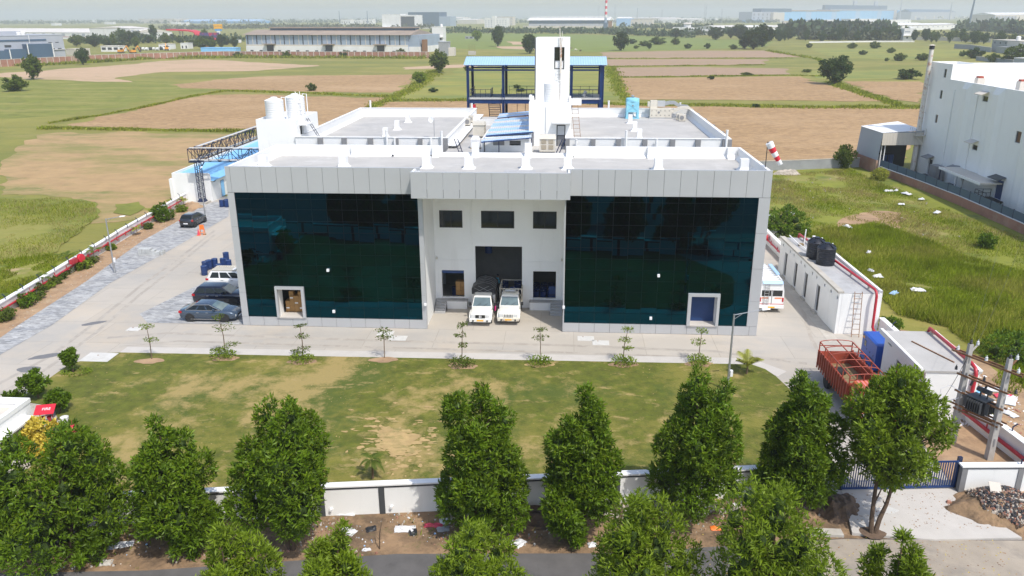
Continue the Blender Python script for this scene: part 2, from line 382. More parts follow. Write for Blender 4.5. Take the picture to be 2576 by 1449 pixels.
field('field_green', [(-60, 490), (120, 496), (237, 508), (244, 545), (205, 580), (120, 640), (-60, 730)], .014)
field('wild_grass', [(-60, 660), (120, 640), (215, 640), (226, 655), (100, 735), (-60, 800)], .01)
field('field_green', [(290, 512), (350, 506), (366, 520), (330, 540), (285, 534)], .01)
# plot right of the factory, wild grass on rough ground
field('wild_grass', [(1930, 428), (2150, 414), (2330, 480), (2640, 606), (2640, 860), (2480, 850), (2330, 760), (2120, 640), (1960, 590), (1925, 520)], .004, 'ground')
field('soil', [(2110, 570), (2130, 543), (2230, 530), (2290, 550), (2270, 572), (2180, 580)], .02, 'bare_earth')
field('soil', [(2180, 812), (2330, 835), (2460, 900), (2580, 980), (2700, 1110), (2700, 1180), (2560, 1100), (2440, 960), (2300, 880)], .008, 'bare_earth')
struct('verge', MB().sheet([(p.x, p.y) for p in (g(-400, 1700), g(-400, 1270), g(0, 1300), g(600, 1285), g(1500, 1255), g(2130, 1232), g(2420, 1225), g(3000, 1215), g(3000, 1700))], -.128), 'verge_soil')

# compound paving
def poly(px, z=0.): return [g(x, y, z) for x, y in px]
yard = [(-20.9, -4), (-24.6, 43.4), (-10, 55), (49, 55), (49.3, 0), (49.4, -12.5), (46.5, -13), (46.2, -21.3), (36.9, -21.2), (-2, -25.2), (-22, -26)]
struct('yard', MB().prism(yard, -.3, 0), 'road_concrete')
ss = [g(*p) for p in ((502, 522), (454, 553), (358, 606), (214, 710), (45, 819), (-70, 900))]
struct('soil_strip', MB().sheet([(-19.9, -4), (-20.35, .4), (-22.8, 23.2), (-24.3, 42.7)] + [(p.x, p.y) for p in ss], .012), 'soil')
pv = [g(*p) for p in ((502, 522), (454, 553), (358, 606), (214, 710), (45, 819), (-70, 900), (-70, 940), (0, 893), (131, 818), (278, 712), (429, 629), (575, 545), (575, 512), (540, 508))]
struct('paving', MB().sheet(pv, .016), 'paver')
struct('paving', MB().sheet([g(*p) for p in ((351, 790), (520, 707), (600, 703))] + [Vector((-.05, 6, 0)), Vector((-.05, .1, 0)), g(371, 812)], .016), 'paver')
# lawn
lawn = [(300, 888), (268, 889), (232, 900), (170, 921), (111, 962), (79, 985), (39, 1008)]
lw = [g(*p) for p in lawn]
lw = lw + [Vector((-6.6, -14.2, 0)), Vector((-5.2, -15.9, 0)), Vector((-3.9, -16.0, 0)), Vector((-3.5, -18.5, 0)), Vector((-3.4, -25.3, 0)), Vector((20, -22.8, 0)), Vector((36.7, -21.0, 0)), g(2079, 1082), g(2055, 1045), g(1952, 948), g(1925, 930), g(1890, 918)]
struct('lawn', MB().prism([(p.x, p.y) for p in lw], -.05, .05), 'lawn')
k0, k1 = g(1890, 918), g(300, 888)
struct('kerb', MB().prism([(k1.x, k1.y + .02), (k0.x, k0.y + .02), (k0.x, k0.y + 1.15), (k1.x, k1.y + 1.15)], -.05, .012), 'kerb_concrete')
k2 = g(1952, 948)
struct('kerb', MB().prism([(k0.x + .02, k0.y + .05), (k0.x + .2, k0.y + 1.15), (k2.x + .95, k2.y + .9), (k2.x + .12, k2.y + .05)], -.05, .012), 'kerb_concrete')
def blob(c, rx, ry, n=40, amp=.15, seed=0, rot=0.):
    o = []
    for k in range(n):
        t = 2 * math.pi * k / n; f = 1 + amp * noise.noise(Vector((math.cos(t) * 1.5 + seed, math.sin(t) * 1.5, seed * 1.7)))
        x, y = rx * f * math.cos(t), ry * f * math.sin(t)
        o.append((c[0] + x * math.cos(rot) - y * math.sin(rot), c[1] + x * math.sin(rot) + y * math.cos(rot)))
    return o
_zl = [.052]
random.seed(42)
m = MB()
for i in range(230):
    r_ = abs(random.gauss(0, 1)); a_ = random.random() * 6.283; c = g(1005 + 62 * r_ * math.cos(a_), 1112 + 48 * r_ * math.sin(a_), .05)
    m.sheet(blob(c, random.uniform(.08, .42) / (.6 + .5 * r_), random.uniform(.05, .2) / (.6 + .5 * r_), 24, .8, i * .37), .056 + i * .0001)
struct('bare_patch', m, 'straw')
# road in front, dusty edge
e0, e1 = g(-200, 1442), g(2800, 1358)
rd = [(e0.x - 30, e0.y - 3.2), (e0.x, e0.y), (7, -28.9), (17.8, -27.1), (27, -26.5), (33, -25.6), (38.2, -24.75), (46.8, -24.35), (e1.x + 40, -23.6), (e1.x + 40, -60), (e0.x - 30, -60)]
struct('road', MB().prism(rd, -.2, -.06), 'asphalt')
struct('road_shoulder', MB().sheet([(34.2, -25.55), (38.2, -24.8), (46.8, -24.4), (75, -24), (75, -30), (44, -29.5), (37.0, -28.4), (35.3, -27.0)], -.055), 'road_dust')
ap = [g(*p) for p in ((2118, 1235), (2398, 1230), (2470, 1290), (2571, 1353), (2350, 1358), (2144, 1341))]
struct('apron', MB().prism([(p.x, p.y) for p in ap], -.2, .02), 'kerb_concrete')
struct('bare_earth', MB().sheet([(46.4, -12.6), (49.3, -12.6), (50.4, -20.6), (45.3, -20.6), (45.6, -16)], .03), 'soil')
tb = g(2198, 1342)
struct('tree_pit', MB().sheet(blob((tb.x, tb.y), .62, .5, 24, .3, 2.), .026), 'dark_soil')
def track(px, w):
    P_ = [g(*p) for p in px]; m = MB(); L_ = []; R_ = []
    for i, p in enumerate(P_): d = (P_[min(i + 1, len(P_) - 1)] - P_[max(0, i - 1)]).normalized(); nn = Vector((-d.y, d.x, 0)) * w / 2; L_.append(p + nn); R_.append(p - nn)
    for i in range(len(P_) - 1): m.add([(*L_[i].xy, .004), (*R_[i].xy, .004), (*R_[i + 1].xy, .004), (*L_[i + 1].xy, .004)], [(0, 1, 2, 3)])
    return struct('tyre_track', m, 'road_track')
for o in (0, 26): track([(-40, 985 + o), (120, 900 + o), (240, 812 + o), (350, 722 + o * .8), (450, 650 + o * .6), (540, 580 + o * .4)], .34)
track([(270, 850), (420, 838), (700, 848), (1000, 858), (1400, 868), (1800, 884), (2030, 915)], .4); track([(300, 872), (450, 858), (700, 866), (1000, 875), (1400, 886), (1780, 900)], .32)
track([(2020, 780), (2040, 850), (2085, 930), (2100, 1010)], .3)
# ================================================================ MAIN FACTORY BUILDING
FB = thing('factory_building', 'large white and grey factory with two dark teal glass facades and flat roofs', 'building', (0, 0, 0))
ZR, ZP = 11.65, 12.55
def part(name, mat, *b): return box(name, mat, FB, *b)
# wings: walls, slab, back walls
w = MB()
for x0, x1 in ((.02, 14.58), (25.22, 39.78)):
    pass
w.box(.06, .12, 0, .30, 10.7, ZR - .3); w.box(14.36, .12, 0, 14.58, 5.2, ZR - .3)
w.box(25.22, .12, 0, 25.44, 5.2, ZR - .3); w.box(39.50, .12, 0, 39.74, 10.7, ZR - .3)
w.box(.06, 10.7, 0, 39.74, 10.95, ZR - .3)
w.build('wall', 'white_paint', FB)
part('roof', 'roof_concrete', .06, .12, ZR - .3, 39.74, 10.95, ZR)
part('roof', 'roof_concrete', 14.5, -1.45, ZR - .3, 25.2, .118, ZR)
# recess wall with five openings, 0.3 m thick
RY = 5.2
ops = [(15.10, .82, 16.95, 3.17), (17.91, .15, 21.75, 5.27), (22.66, .82, 24.54, 3.20), (15.06, 6.8, 16.93, 8.22), (18.45, 6.8, 21.12, 8.22), (22.63, 6.8, 24.52, 8.22)]
def wall_holes(x0, x1, z0, z1, y0, y1, holes):
    xs = sorted({x0, x1} | {h[0] for h in holes} | {h[2] for h in holes}); zs = sorted({z0, z1} | {h[1] for h in holes} | {h[3] for h in holes})
    m = MB()
    for zi in range(len(zs) - 1):
        run = None
        for xi in range(len(xs)):
            solid = xi < len(xs) - 1 and not any(h[0] <= xs[xi] and xs[xi + 1] <= h[2] and h[1] <= zs[zi] and zs[zi + 1] <= h[3] for h in holes)
            if solid and run is None: run = xs[xi]
            if not solid and run is not None: m.box(run, y0, zs[zi], xs[xi], y1, zs[zi + 1]); run = None
    return m
wall_holes(14.58, 25.22, 0, ZR - .3, RY, RY + .3, ops).build('wall', 'white_paint', FB)
# interior behind the openings
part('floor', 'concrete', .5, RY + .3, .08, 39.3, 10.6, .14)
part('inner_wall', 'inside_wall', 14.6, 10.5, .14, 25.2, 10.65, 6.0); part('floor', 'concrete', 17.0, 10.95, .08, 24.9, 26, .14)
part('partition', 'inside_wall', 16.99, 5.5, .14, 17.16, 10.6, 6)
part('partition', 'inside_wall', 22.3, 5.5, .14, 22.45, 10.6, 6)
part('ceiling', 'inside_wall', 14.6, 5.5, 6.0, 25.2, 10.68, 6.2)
# windows of the recess
for (x0, z0, x1, z1), n in zip(ops[3:], (2, 2, 2)):
    m = MB(); y0, y1 = RY - .02, RY + .1
    m.box(x0, y0, z0, x0 + .07, y1, z1); m.box(x1 - .07, y0, z0, x1, y1, z1); m.box(x0 + .07, y0, z0, x1 - .07, y1, z0 + .07); m.box(x0 + .07, y0, z1 - .07, x1 - .07, y1, z1)
    xm = (x0 + x1) / 2; m.box(xm - .035, y0, z0 + .07, xm + .035, y1, z1 - .07)
    f = m.build('window', 'black_frame', FB)
    box('pane', 'window_glass', f, x0 + .07, RY + .02, z0 + .07, xm - .035, RY + .04, z1 - .07)
    box('pane', 'window_glass', f, xm + .035, RY + .03, z0 + .07, x1 - .07, RY + .05, z1 - .07)
part('band', 'white_paint', 14.58, RY - .05, 4.05, 17.85, RY, 4.12); part('band', 'white_paint', 21.82, RY - .05, 3.98, 25.2, RY, 4.05)
part('rain_pipe', 'white_paint', 17.62, RY - .08, 5.4, 17.70, RY, 10.5)
part('shutter', 'shutter_blue', 15.12, RY + .12, 2.88, 16.93, RY + .2, 3.15)
# canopy box over the recess, clad in panels
cx = [14.17, 15.33, 16.5, 17.66, 18.82, 19.98, 21.13, 22.28, 23.43, 24.58, 25.5]
part('canopy', 'joint', 14.19, -1.58, 10.71, 25.48, .10, ZR - .31)
m = MB(); m.box(14.19, -1.58, ZR - .31, 25.48, -1.47, ZP - .02); m.box(14.19, -1.47, ZR - .31, 14.33, .1, ZP - .02); m.box(25.34, -1.47, ZR - .31, 25.48, .1, ZP - .02)
m.build('parapet', 'white_roof', FB)
for a, b in zip(cx, cx[1:]): part('panel', 'cladding', a + .012, -1.62, 10.69, b - .012, -1.58, ZP)
part('panel', 'cladding', 14.15, -1.58, 10.69, 14.19, .0, ZP); part('panel', 'cladding', 25.48, -1.58, 10.69, 25.52, .0, ZP)
part('soffit', 'white_paint', 14.6, -1.57, 10.66, 25.2, RY, 10.71)
part('coping', 'cladding', 14.15, -1.62, ZP, 25.52, -1.40, ZP + .03)
# wings: fascia, side frames, plinth, glazing grid
GZ0, GZ1 = .76, 10.63
rows = [.76, 1.56] + [2.43 + .86 * i for i in range(9)] + [10.17, 10.63]
rows = [.76, 1.60, 2.45, 3.31, 4.17, 5.01, 5.88, 6.73, 7.60, 8.47, 9.37, 10.17, 10.63]
def wing(x0, x1, glass0, glass1, vx, door, topx, botx):
    part('backing', 'joint', x0 + .02, .03, .02, x1 - .02, .10, GZ0); part('backing', 'joint', topx[0] + .02, .03, GZ1, topx[-1] - .01, .10, ZP - .02)
    for a, b in zip(topx, topx[1:]): part('panel', 'cladding', a + .011, 0, GZ1 + .02, b - .011, .03, ZP)
    for a, b in zip(botx, botx[1:]): part('panel', 'cladding', a + .011, 0, .02, b - .011, .03, GZ0 - .02)
    part('coping', 'cladding', x0, 0, ZP, x1, .22, ZP + .03)
    part('parapet', 'white_roof', x0 + .06, .1, ZR, x1 - .06, .2, ZP)
    zs = [GZ0, 2.75, 5.3, 8.0, GZ1]
    for xa, xb in ((x0, glass0), (glass1, x1)):
        part('backing', 'joint', xa + .02, .03, GZ0, xb - .02, .11, GZ1)
        for a, b in zip(zs, zs[1:]): part('panel', 'cladding', xa + .004, -.005, a + .01 - (.01 if a == GZ0 else 0), xb, .03, b - .01)
    vs = [glass0] + vx + [glass1]
    part('glazing_backing', 'mullion', glass0, .09, GZ0, door[0], .12, GZ1); part('glazing_backing', 'mullion', door[2], .09, GZ0, glass1, .12, GZ1)
    part('glazing_backing', 'mullion', door[0], .09, door[3], door[2], .12, GZ1)
    for a, b in zip(vs, vs[1:]):
        for c, d in zip(rows, rows[1:]):
            aa, bb, cc = a, b, c
            if a >= door[0] - .3 and b <= door[2] + .3 and c < door[3] - .1: continue
            if d > door[1] and c < door[3] - .1:
                if a < door[0] < b: bb = door[0]
                elif a < door[2] < b: aa = door[2]
            tx, tz = rng.normal(0, .0035, 2)
            mm = MB(); y = .06; q = lambda X, Z: y + (X - (aa + bb) / 2) * tx + (Z - (cc + d) / 2) * tz
            X0, X1, Z0, Z1 = aa + .012, bb - .012, cc + .012, d - .012
            mm.add([(X0, q(X0, Z0), Z0), (X1, q(X1, Z0), Z0), (X1, q(X1, Z1), Z1), (X0, q(X0, Z1), Z1), (X0, y + .025, Z0), (X1, y + .025, Z0), (X1, y + .025, Z1), (X0, y + .025, Z1)],
                   [(0, 1, 2, 3), (7, 6, 5, 4), (4, 5, 1, 0), (5, 6, 2, 1), (6, 7, 3, 2), (7, 4, 0, 3)])
            mm.build('glass_pane', 'facade_glass', FB)
tl = [0.0, .38] + [1.54 + 1.158 * i for i in range(12)]; tl[-1] = 14.14
bl = [0.0, .57] + [1.72 + 1.155 * i for i in range(11)] + [14.62]
wing(0, 14.62, .52, 14.32, [1.66 + 1.155 * i for i in range(11)], (2.86, .76, 5.14, 3.28), tl, bl)
trr = [25.53, 26.38] + [27.54 + 1.169 * i for i in range(11)] + [39.8]
brr = [25.18] + [26.4 + 1.165 * i for i in range(11)] + [39.22, 39.8]
wing(25.18, 39.8, 25.24, 39.0, [26.38 + 1.162 * i for i in range(11)], (34.5, .76, 36.86, 3.32), trr, brr)
for xa, xb in ((14.32, 14.62), (25.18, 25.24)):
    pass
for xx in (14.62, 25.14):                         # side faces of the wing corners towards the recess
    for a, b in ((.02, 4), (4, 7.3), (7.3, 10.6)): part('panel', 'cladding', xx, 0.0, a + .01, xx + .04, .32, b - .01)
def door_frame(x0, x1, z1, xi0, xi1, zi, lit):
    m = MB(); m.box(x0, -.12, .745, xi0, .14, z1); m.box(xi1, -.12, .745, x1, .14, z1); m.box(xi0, -.12, zi, xi1, .14, z1)
    f = m.build('door', 'cladding', FB)
    box('sill', 'kerb_concrete', f, xi0, -.1, .70, xi1, 1.0, .78)
    m = MB(); m.box(xi0 - .1, .14, .78, xi0, 1.0, zi); m.box(xi1, .14, .78, xi1 + .1, 1.0, zi); m.box(xi0 - .1, .14, zi, xi1 + .1, 1.0, zi + .1)
    m.build('jamb', 'white_paint', f); return f
d1 = door_frame(2.86, 5.14, 3.28, 3.04, 4.92, 3.07, 0)
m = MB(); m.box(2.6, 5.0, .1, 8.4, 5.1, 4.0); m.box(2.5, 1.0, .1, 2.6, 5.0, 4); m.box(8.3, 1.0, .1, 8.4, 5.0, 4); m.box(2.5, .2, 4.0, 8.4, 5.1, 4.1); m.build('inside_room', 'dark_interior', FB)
part('floor', 'concrete', 2.6, 1.0, .6, 8.3, 5.0, .76)
d2 = door_frame(34.5, 36.86, 3.32, 34.75, 36.65, 3.09, 0)
m = MB(); NS = 30; h = (3.09 - .78) / NS
for i in range(NS): m.bar((34.75, .93, .78 + (i + .5) * h), (36.65, .93, .78 + (i + .5) * h), .05, h * .82)
m.box(34.75, .95, .78, 36.65, .98, 3.09)
sh = m.build('roller_shutter', 'shutter_blue', d2)
# loading docks and steps in the recess
for x0, x1, sx in ((14.66, 17.22, 0), (22.40, 25.1, 1)):
    a, b = (15.55, x1) if not sx else (x0, 24.12)
    d = MB().box(a, 4.62, 0, b, RY, .68).build('loading_dock', 'white_paint', FB)
    box('dock_top', 'grey_slab', d, a - .03, 4.56, .68, b + .03, RY, .74)
    s0, s1 = (14.66, 15.55) if not sx else (24.12, 25.1)
    box('dock_top', 'grey_slab', d, s0, 4.62, .5, s1 - .001, RY - .001, .735)
    for i in range(4): box('step', 'grey_slab', d, s0, 3.45 + i * .3, 0, s1, 4.62, .14 + i * .155)
# little fittings: cameras and flood lamps
for X, Z, Y in ((7.2, 4.6, 0), (7.4, 1.25, 0), (32.2, 4.6, 0), (31.8, 1.2, 0), (14.62, 2.0, -.1), (25.2, 2.0, -.1)):
    m = MB(); m.box(X - .09, Y - .18, Z, X + .09, Y - .02, Z + .2); m.bar((X, Y - .05, Z + .1), (X, Y + .06, Z + .1), .05)
    m.build('flood_lamp', 'label_white', FB)
for X in (14.75, 25.0):
    m = MB(); m.box(X - .07, RY - .2, 4.15, X + .07, RY - .05, 4.3); m.bar((X, RY - .1, 4.3), (X, RY + .01, 4.36), .04); m.build('camera_unit', 'beige', FB)
# ---- front roof: parapets and column stubs
def stub(x, y, w=.62, h=.9, z=ZR):
    f = .20; m = MB(); a = w / 2
    rings = []
    for s, zz in ((a + f, 0), (a + f * .55, .05), (a + f * .22, .14), (a, .3), (a, h)):
        rings.append([(x - s, y - s, z + zz), (x + s, y - s, z + zz), (x + s, y + s, z + zz), (x - s, y + s, z + zz)])
    return m.loft(rings).build('column_stub', 'white_roof', FB)
for x in (1.0, 7.5, 14.2, 17.55, 22.05, 25.33, 32.35, 38.9): stub(x, 5.25)
def parapet(x0, y0, x1, y1, z=ZP, t=.22, fillet=.28, side=None):
    m = MB(); dx, dy = x1 - x0, y1 - y0
    if abs(dx) > abs(dy):
        m.box(x0, y0, ZR - .3, x1, y0 + t, z)
        if side: m.add([(x0, y0 - fillet, ZR), (x1, y0 - fillet, ZR), (x1, y0, ZR + fillet), (x0, y0, ZR + fillet)] if side < 0 else [(x1, y0 + t + fillet, ZR), (x0, y0 + t + fillet, ZR), (x0, y0 + t, ZR + fillet), (x1, y0 + t, ZR + fillet)], [(0, 1, 2, 3)])
    else:
        m.box(x0, y0, ZR - .3, x0 + t, y1, z)
        if side: m.add([(x0 - fillet, y1, ZR), (x0 - fillet, y0, ZR), (x0, y0, ZR + fillet), (x0, y1, ZR + fillet)] if side < 0 else [(x0 + t + fillet, y0, ZR), (x0 + t + fillet, y1, ZR), (x0 + t, y1, ZR + fillet), (x0 + t, y0, ZR + fillet)], [(0, 1, 2, 3)])
    return m.build('parapet', 'white_roof', FB)
parapet(.065, .23, .065, 10.6, side=1); parapet(39.515, .23, 39.515, 10.6, side=-1)
parapet(.065, 10.72, 14.62, 10.72, side=-1); parapet(25.2, 10.72, 39.735, 10.72, side=-1)
parapet(14.63, 10.74, 25.19, 10.74, z=ZR + .32, side=-1)
for x in (7.1, 14.1, 17.5, 22.0, 25.5, 32.3, 38.9):
    hgt = .9 if x in (7.1, 14.1, 25.5, 32.3, 38.9) else 1.2
    m = MB(); m.box(x - .3, 10.35, ZR, x + .3, 10.715, ZR + hgt - .004); m.add([(x - .3, 10.05, ZR), (x + .3, 10.05, ZR), (x + .3, 10.35, ZR + .3), (x - .3, 10.35, ZR + .3)], [(0, 1, 2, 3)]); m.build('pier', 'white_roof', FB)
for x in (10.4, 13.7, 25.8): MB().cyl((x, 10.33, ZR + .06), .09, .12, 10).build('drain_outlet', 'black_frame', FB)
# ---- rear blocks with parapets and grey pilasters
def rear(x0, x1, y0, y1, pil, name):
    m = MB(); m.box(x0, y0, 0, x1, y0 + .25, ZR - .3); m.box(x0, y1 - .25, 0, x1, y1, ZR - .3); m.box(x0, y0 + .25, 0, x0 + .25, y1 - .25, ZR - .3); m.box(x1 - .25, y0 + .25, 0, x1, y1 - .25, ZR - .3)
    m.build('wall', 'white_paint', FB)
    part('roof', 'roof_concrete', x0 + .002, y0 + .002, ZR - .3, x1 - .002, y1 - .002, ZR)
    parapet(x0, y0, x1, y0, z=ZP + .05); parapet(x0, y1 - .22, x1, y1 - .22, z=ZP + .05, side=-1)
    parapet(x0 - .003, y0 + .23, x0 - .003, y1 - .23, z=ZP + .047, side=1); parapet(x1 - .219, y0 + .23, x1 - .219, y1 - .23, z=ZP + .047, side=-1)
    m = MB(); m.box(x0, y0 - .06, ZP + .05, x1, y0 + .26, ZP + .10); m.box(x0, y1 - .26, ZP + .05, x1, y1 + .06, ZP + .10); m.box(x0 - .06, y0 - .06, ZP + .051, x0, y1 + .06, ZP + .10); m.box(x1, y0 - .06, ZP + .051, x1 + .06, y1 + .06, ZP + .10)
    m.box(x0, y0 + .26, ZP + .051, x0 + .24, y1 - .26, ZP + .099); m.box(x1 - .24, y0 + .26, ZP + .051, x1, y1 - .26, ZP + .099); m.build('coping', 'white_roof', FB)
    for a, b in pil: part('pilaster', 'grey_paint', a, y0 - .34, 9.5, b, y0, ZP + .04)
rear(.45, 14.5, 14.9, 39.3, [(2.6, 3.04), (4.82, 5.24), (7.22, 7.68), (9.59, 10.01), (11.8, 12.2), (14.1, 14.52)], 'l')
rear(25.15, 39.75, 15.1, 39.8, [(25.1, 25.5), (27.4, 27.8), (29.65, 30.05), (31.98, 32.4), (34.4, 34.84), (36.65, 37.09), (39.0, 39.8)], 'r')
for y in (20, 25, 30, 35): part('pilaster', 'grey_paint', 39.75, y, 9.5, 40.1, y + .4, ZP + .04); part('pilaster', 'grey_paint', .1, y + 1, 9.5, .45, y + 1.4, ZP + .04)
for x in (7.3, 32.3):
    for y in (21.7, 27.4, 33.5): stub(x, y, .46, .95)
stub(25.6, 21.5, .5, .85)
for x, y, hh_ in ((9.0, 14.6, 1.35), (9.7, 14.6, .7), (14.0, 14.6, 1.3), (13.0, 14.6, .7), (30.5, 14.75, 1.4), (33.2, 14.75, .7), (26.1, 14.75, .6), (39.3, 14.75, 1.5), (1.6, 39.6, 1.5), (13.9, 39.6, 1.2), (30.2, 40.1, 1.5), (38.6, 40.1, 1.3)):
    m = MB(); m.cyl((x, y, 11.3), .11, hh_ + .6, 10); m.cyl((x, y, 11.9 + hh_), .13, .06, 10); m.build('vent_pipe', 'white_roof', FB, smooth=True)
part('patch', 'grey_slab', 33.4, 17.2, ZR + .004, 39.2, 21.9, ZR + .008)
part('patch', 'grey_slab', 20.4, .3, ZR + .004, 22.9, 4.6, ZR + .008)
part('court_roof', 'roof_concrete', 14.52, 10.96, ZR - .32, 25.12, 39.2, ZR - .02)
part('court_wall', 'white_roof', 14.53, 31.2, ZR - .3, 21.7, 31.45, ZR + .6)
# windows band and ledge of the left rear block towards the court
part('ledge', 'white_roof', 14.52, 15.0, ZR + .22, 15.35, 39.0, ZR + .30)
m = MB()
for i in range(30): m.bar((14.56, 15.5 + i * .55, ZR - .02), (15.3, 15.5 + i * .55, ZR + .22), .05)
m.build('railing', 'white_roof', FB)
# ---- left tank tower
TT0, TT1, TY0, TY1, TZ = -3.15, .62, 15.1, 21.6, 14.15
m = MB(); m.box(TT0, TY0, 0, TT1, TY0 + .2, TZ); m.box(TT0, TY1 - .2, 0, TT1, TY1, TZ); m.box(TT0, TY0 + .2, 0, TT0 + .2, TY1 - .2, TZ)
m.box(TT1 - .2, TY0 + .2, 0, TT1, 16.0, TZ); m.box(TT1 - .2, 16.75, 0, TT1, TY1 - .2, TZ); m.box(TT1 - .2, 16.0, 13.45, TT1, 16.75, TZ)
m.box(TT0 + .2, TY0 + .2, TZ - .55, TT1 - .2, TY1 - .2, TZ - .42)
m.build('stair_tower', 'white_paint', FB)
part('door', 'black_frame', TT1 - .12, 16.0, 11.7, TT1 - .08, 16.75, 13.45)
part('door_leaf', 'white_roof', TT1 + .02, 16.8, 11.7, TT1 + .07, 17.5, 13.4)
part('door_canopy', 'white_roof', TT1, 15.75, 13.55, TT1 + .8, 17.5, 13.68)
# ---- centre tower: base block, tall shaft with window
BX0, BX1, BY0, BY1, BZ = 21.75, 25.6, 17.0, 27.5, 15.55
m = MB(); m.box(BX0, BY0, 11.3, BX1, BY0 + .2, BZ); m.box(BX0, BY0 + .2, 11.3, BX0 + .2, 23.5, BZ); m.box(BX1 - .2, BY0 + .2, 11.3, BX1, 23.5, BZ); m.box(BX0 + .2, BY0 + .2, BZ - .55, BX1 - .2, 23.5, BZ - .4)
m.build('tower_base', 'white_paint', FB)
wall_holes(22.12, 25.42, 11.3, 21.0, 23.5, 23.75, [(23.92, 18.1, 24.88, 20.15)]).build('tower_wall', 'white_paint', FB)
m = MB(); m.box(22.12, 23.75, 11.3, 22.37, 27.25, 21.0); m.box(25.17, 23.75, 11.3, 25.42, 27.25, 21.0); m.box(22.12, 27.25, 11.3, 25.42, 27.5, 21.0); m.box(22.37, 23.75, 20.75, 25.17, 27.25, 20.9)
m.build('tower_wall', 'white_paint', FB)
part('grey_strip', 'grey_paint', 22.0, 23.9, 15.0, 22.12, 27.2, 20.98)
m = MB(); m.box(23.92, 23.47, 18.1, 24.0, 23.6, 20.15); m.box(24.8, 23.47, 18.1, 24.88, 23.6, 20.15); m.box(24.0, 23.47, 18.1, 24.8, 23.6, 18.17); m.box(24.0, 23.47, 20.08, 24.8, 23.6, 20.15); m.box(24.0, 23.47, 18.88, 24.8, 23.6, 18.95)
f = m.build('window', 'black_frame', FB)
box('pane', 'window_glass', f, 24.0, 23.53, 18.95, 24.8, 23.56, 20.08); box('pane', 'label_white', f, 24.0, 23.53, 18.17, 24.8, 23.56, 18.88)
part('door_canopy', 'white_roof', 23.9, 16.2, 13.75, 25.6, 17.0, 13.87)
m = MB(); m.box(24.3, 16.95, 11.6, 24.38, 17.0, 13.55); m.box(25.02, 16.95, 11.6, 25.1, 17.0, 13.55); m.box(24.38, 16.95, 13.47, 25.02, 17.0, 13.55); m.box(24.38, 16.95, 12.55, 25.02, 17.0, 12.62)
f = m.build('door', 'black_frame', FB); box('pane', 'grey_paint', f, 24.38, 16.97, 11.66, 25.02, 16.99, 12.55); box('pane', 'cladding', f, 24.38, 16.97, 12.62, 25.02, 16.99, 13.47)
part('rain_pipe', 'white_roof', 23.3, 16.9, 12.0, 23.38, 17.0, 15.2)
part('ledge', 'white_roof', 25.6, 21.0, 14.9, 26.6, 23.4, 15.3)
part('ledge', 'white_roof', 21.5, 22.6, 15.2, 21.75, 24.4, 15.6)
# court cabin (white framed windows) under the blue awnings
m = wall_holes(17.7, 21.9, ZR - .02, 12.75, 13.4, 13.5, [(18.75, 12.2, 19.75, 12.62), (20.2, 12.2, 21.2, 12.62)])
cb_ = m.build('cabin', 'white_roof', FB)
box('pane', 'grey_paint', cb_, 18.75, 13.44, 12.2, 19.75, 13.47, 12.62); box('pane', 'window_glass', cb_, 20.2, 13.44, 12.2, 21.2, 13.47, 12.62)
box('side', 'white_roof', cb_, 17.7, 13.5, ZR, 21.9, 20, 12.7); box('post', 'dark_metal', cb_, 17.95, 13.2, ZR, 18.03, 13.28, 12.9)
# ================================================================ THINGS ON THE ROOFS
def ladder(name, p, q, w, n, mat, label, group=None, rail=.04, side=(1, 0, 0)):
    p, q, s = Vector(p), Vector(q), Vector(side).normalized() * w / 2
    t = thing(name, label, 'ladder', p, group=group); d = q - p
    for k in (-1, 1): MB().bar(s * k, d + s * k, rail).build('rail', mat, t)
    m = MB()
    for i in range(n): c = d * ((i + .6) / n); m.bar(c - s, c + s, rail * .75).build if False else m.bar(c - s, c + s, rail * .75)
    m.build('rungs', mat, t); return t
def white_tank(x, y, z, r, h, label, rings=12):
    t = thing('water_tank', label, 'water tank', (x, y, z), group='white ribbed water tanks on the roofs')
    prof = [(r * .97, 0)]
    for i in range(rings):
        z0 = h * i / rings; d = h / rings
        prof += [(r, z0 + d * .12), (r, z0 + d * .72), (r * .975, z0 + d * .82), (r * .975, z0 + d * .96)]
    prof += [(r, h), (r * 1.02, h + .06), (r * .95, h + .1), (r * .45, h + .26), (r * .42, h + .27)]
    MB().lathe(prof, n=28).build('body', 'tank_white', t, smooth=True)
    m = MB(); m.lathe([(r * .36, h + .24), (r * .36, h + .36), (r * .1, h + .39), (.01, h + .39)], n=16); m.build('lid', 'tank_white', t, smooth=True)
    MB().tube([(r * .8, .1, h + .12), (r * .8, .1, h + .32), (r * 1.25, .1, h + .32), (r * 1.25, .1, .05)], .045).build('pipe', 'tank_white', t, smooth=True)
    return t
white_tank(-1.75, 16.4, 13.73, .84, 1.95, 'nearer white ribbed water tank on the left stair tower')
white_tank(-.75, 19.3, 13.73, .9, 2.0, 'rear white ribbed water tank with steel ladder on the left stair tower')
white_tank(23.75, 19.2, 15.15, .72, 1.85, 'white ribbed water tank on the base of the tall centre tower')
ladder('ladder', (.15, 18.0, 13.75), (-.35, 19.0, 16.3), .4, 8, 'galvanised', 'thin grey ladder leaning on the rear white tank', side=(1, .1, 0))
ladder('ladder', (2.15, 17.6, 11.7), (.75, 17.9, 13.95), .42, 9, 'navy_steel', 'dark blue ladder leaning on the side of the left stair tower', side=(.1, 1, 0))
ladder('ladder', (26.3, 21.6, 11.7), (25.95, 21.8, 14.9), .6, 9, 'rusty', 'rusty ladder under the ledge beside the tall centre tower', side=(1, 0, 0))
ladder('ladder', (24.35, 22.0, 15.2), (24.35, 23.38, 18.0), .38, 10, 'galvanised', 'white ladder leaning up to the window of the tall tower', side=(1, 0, 0))
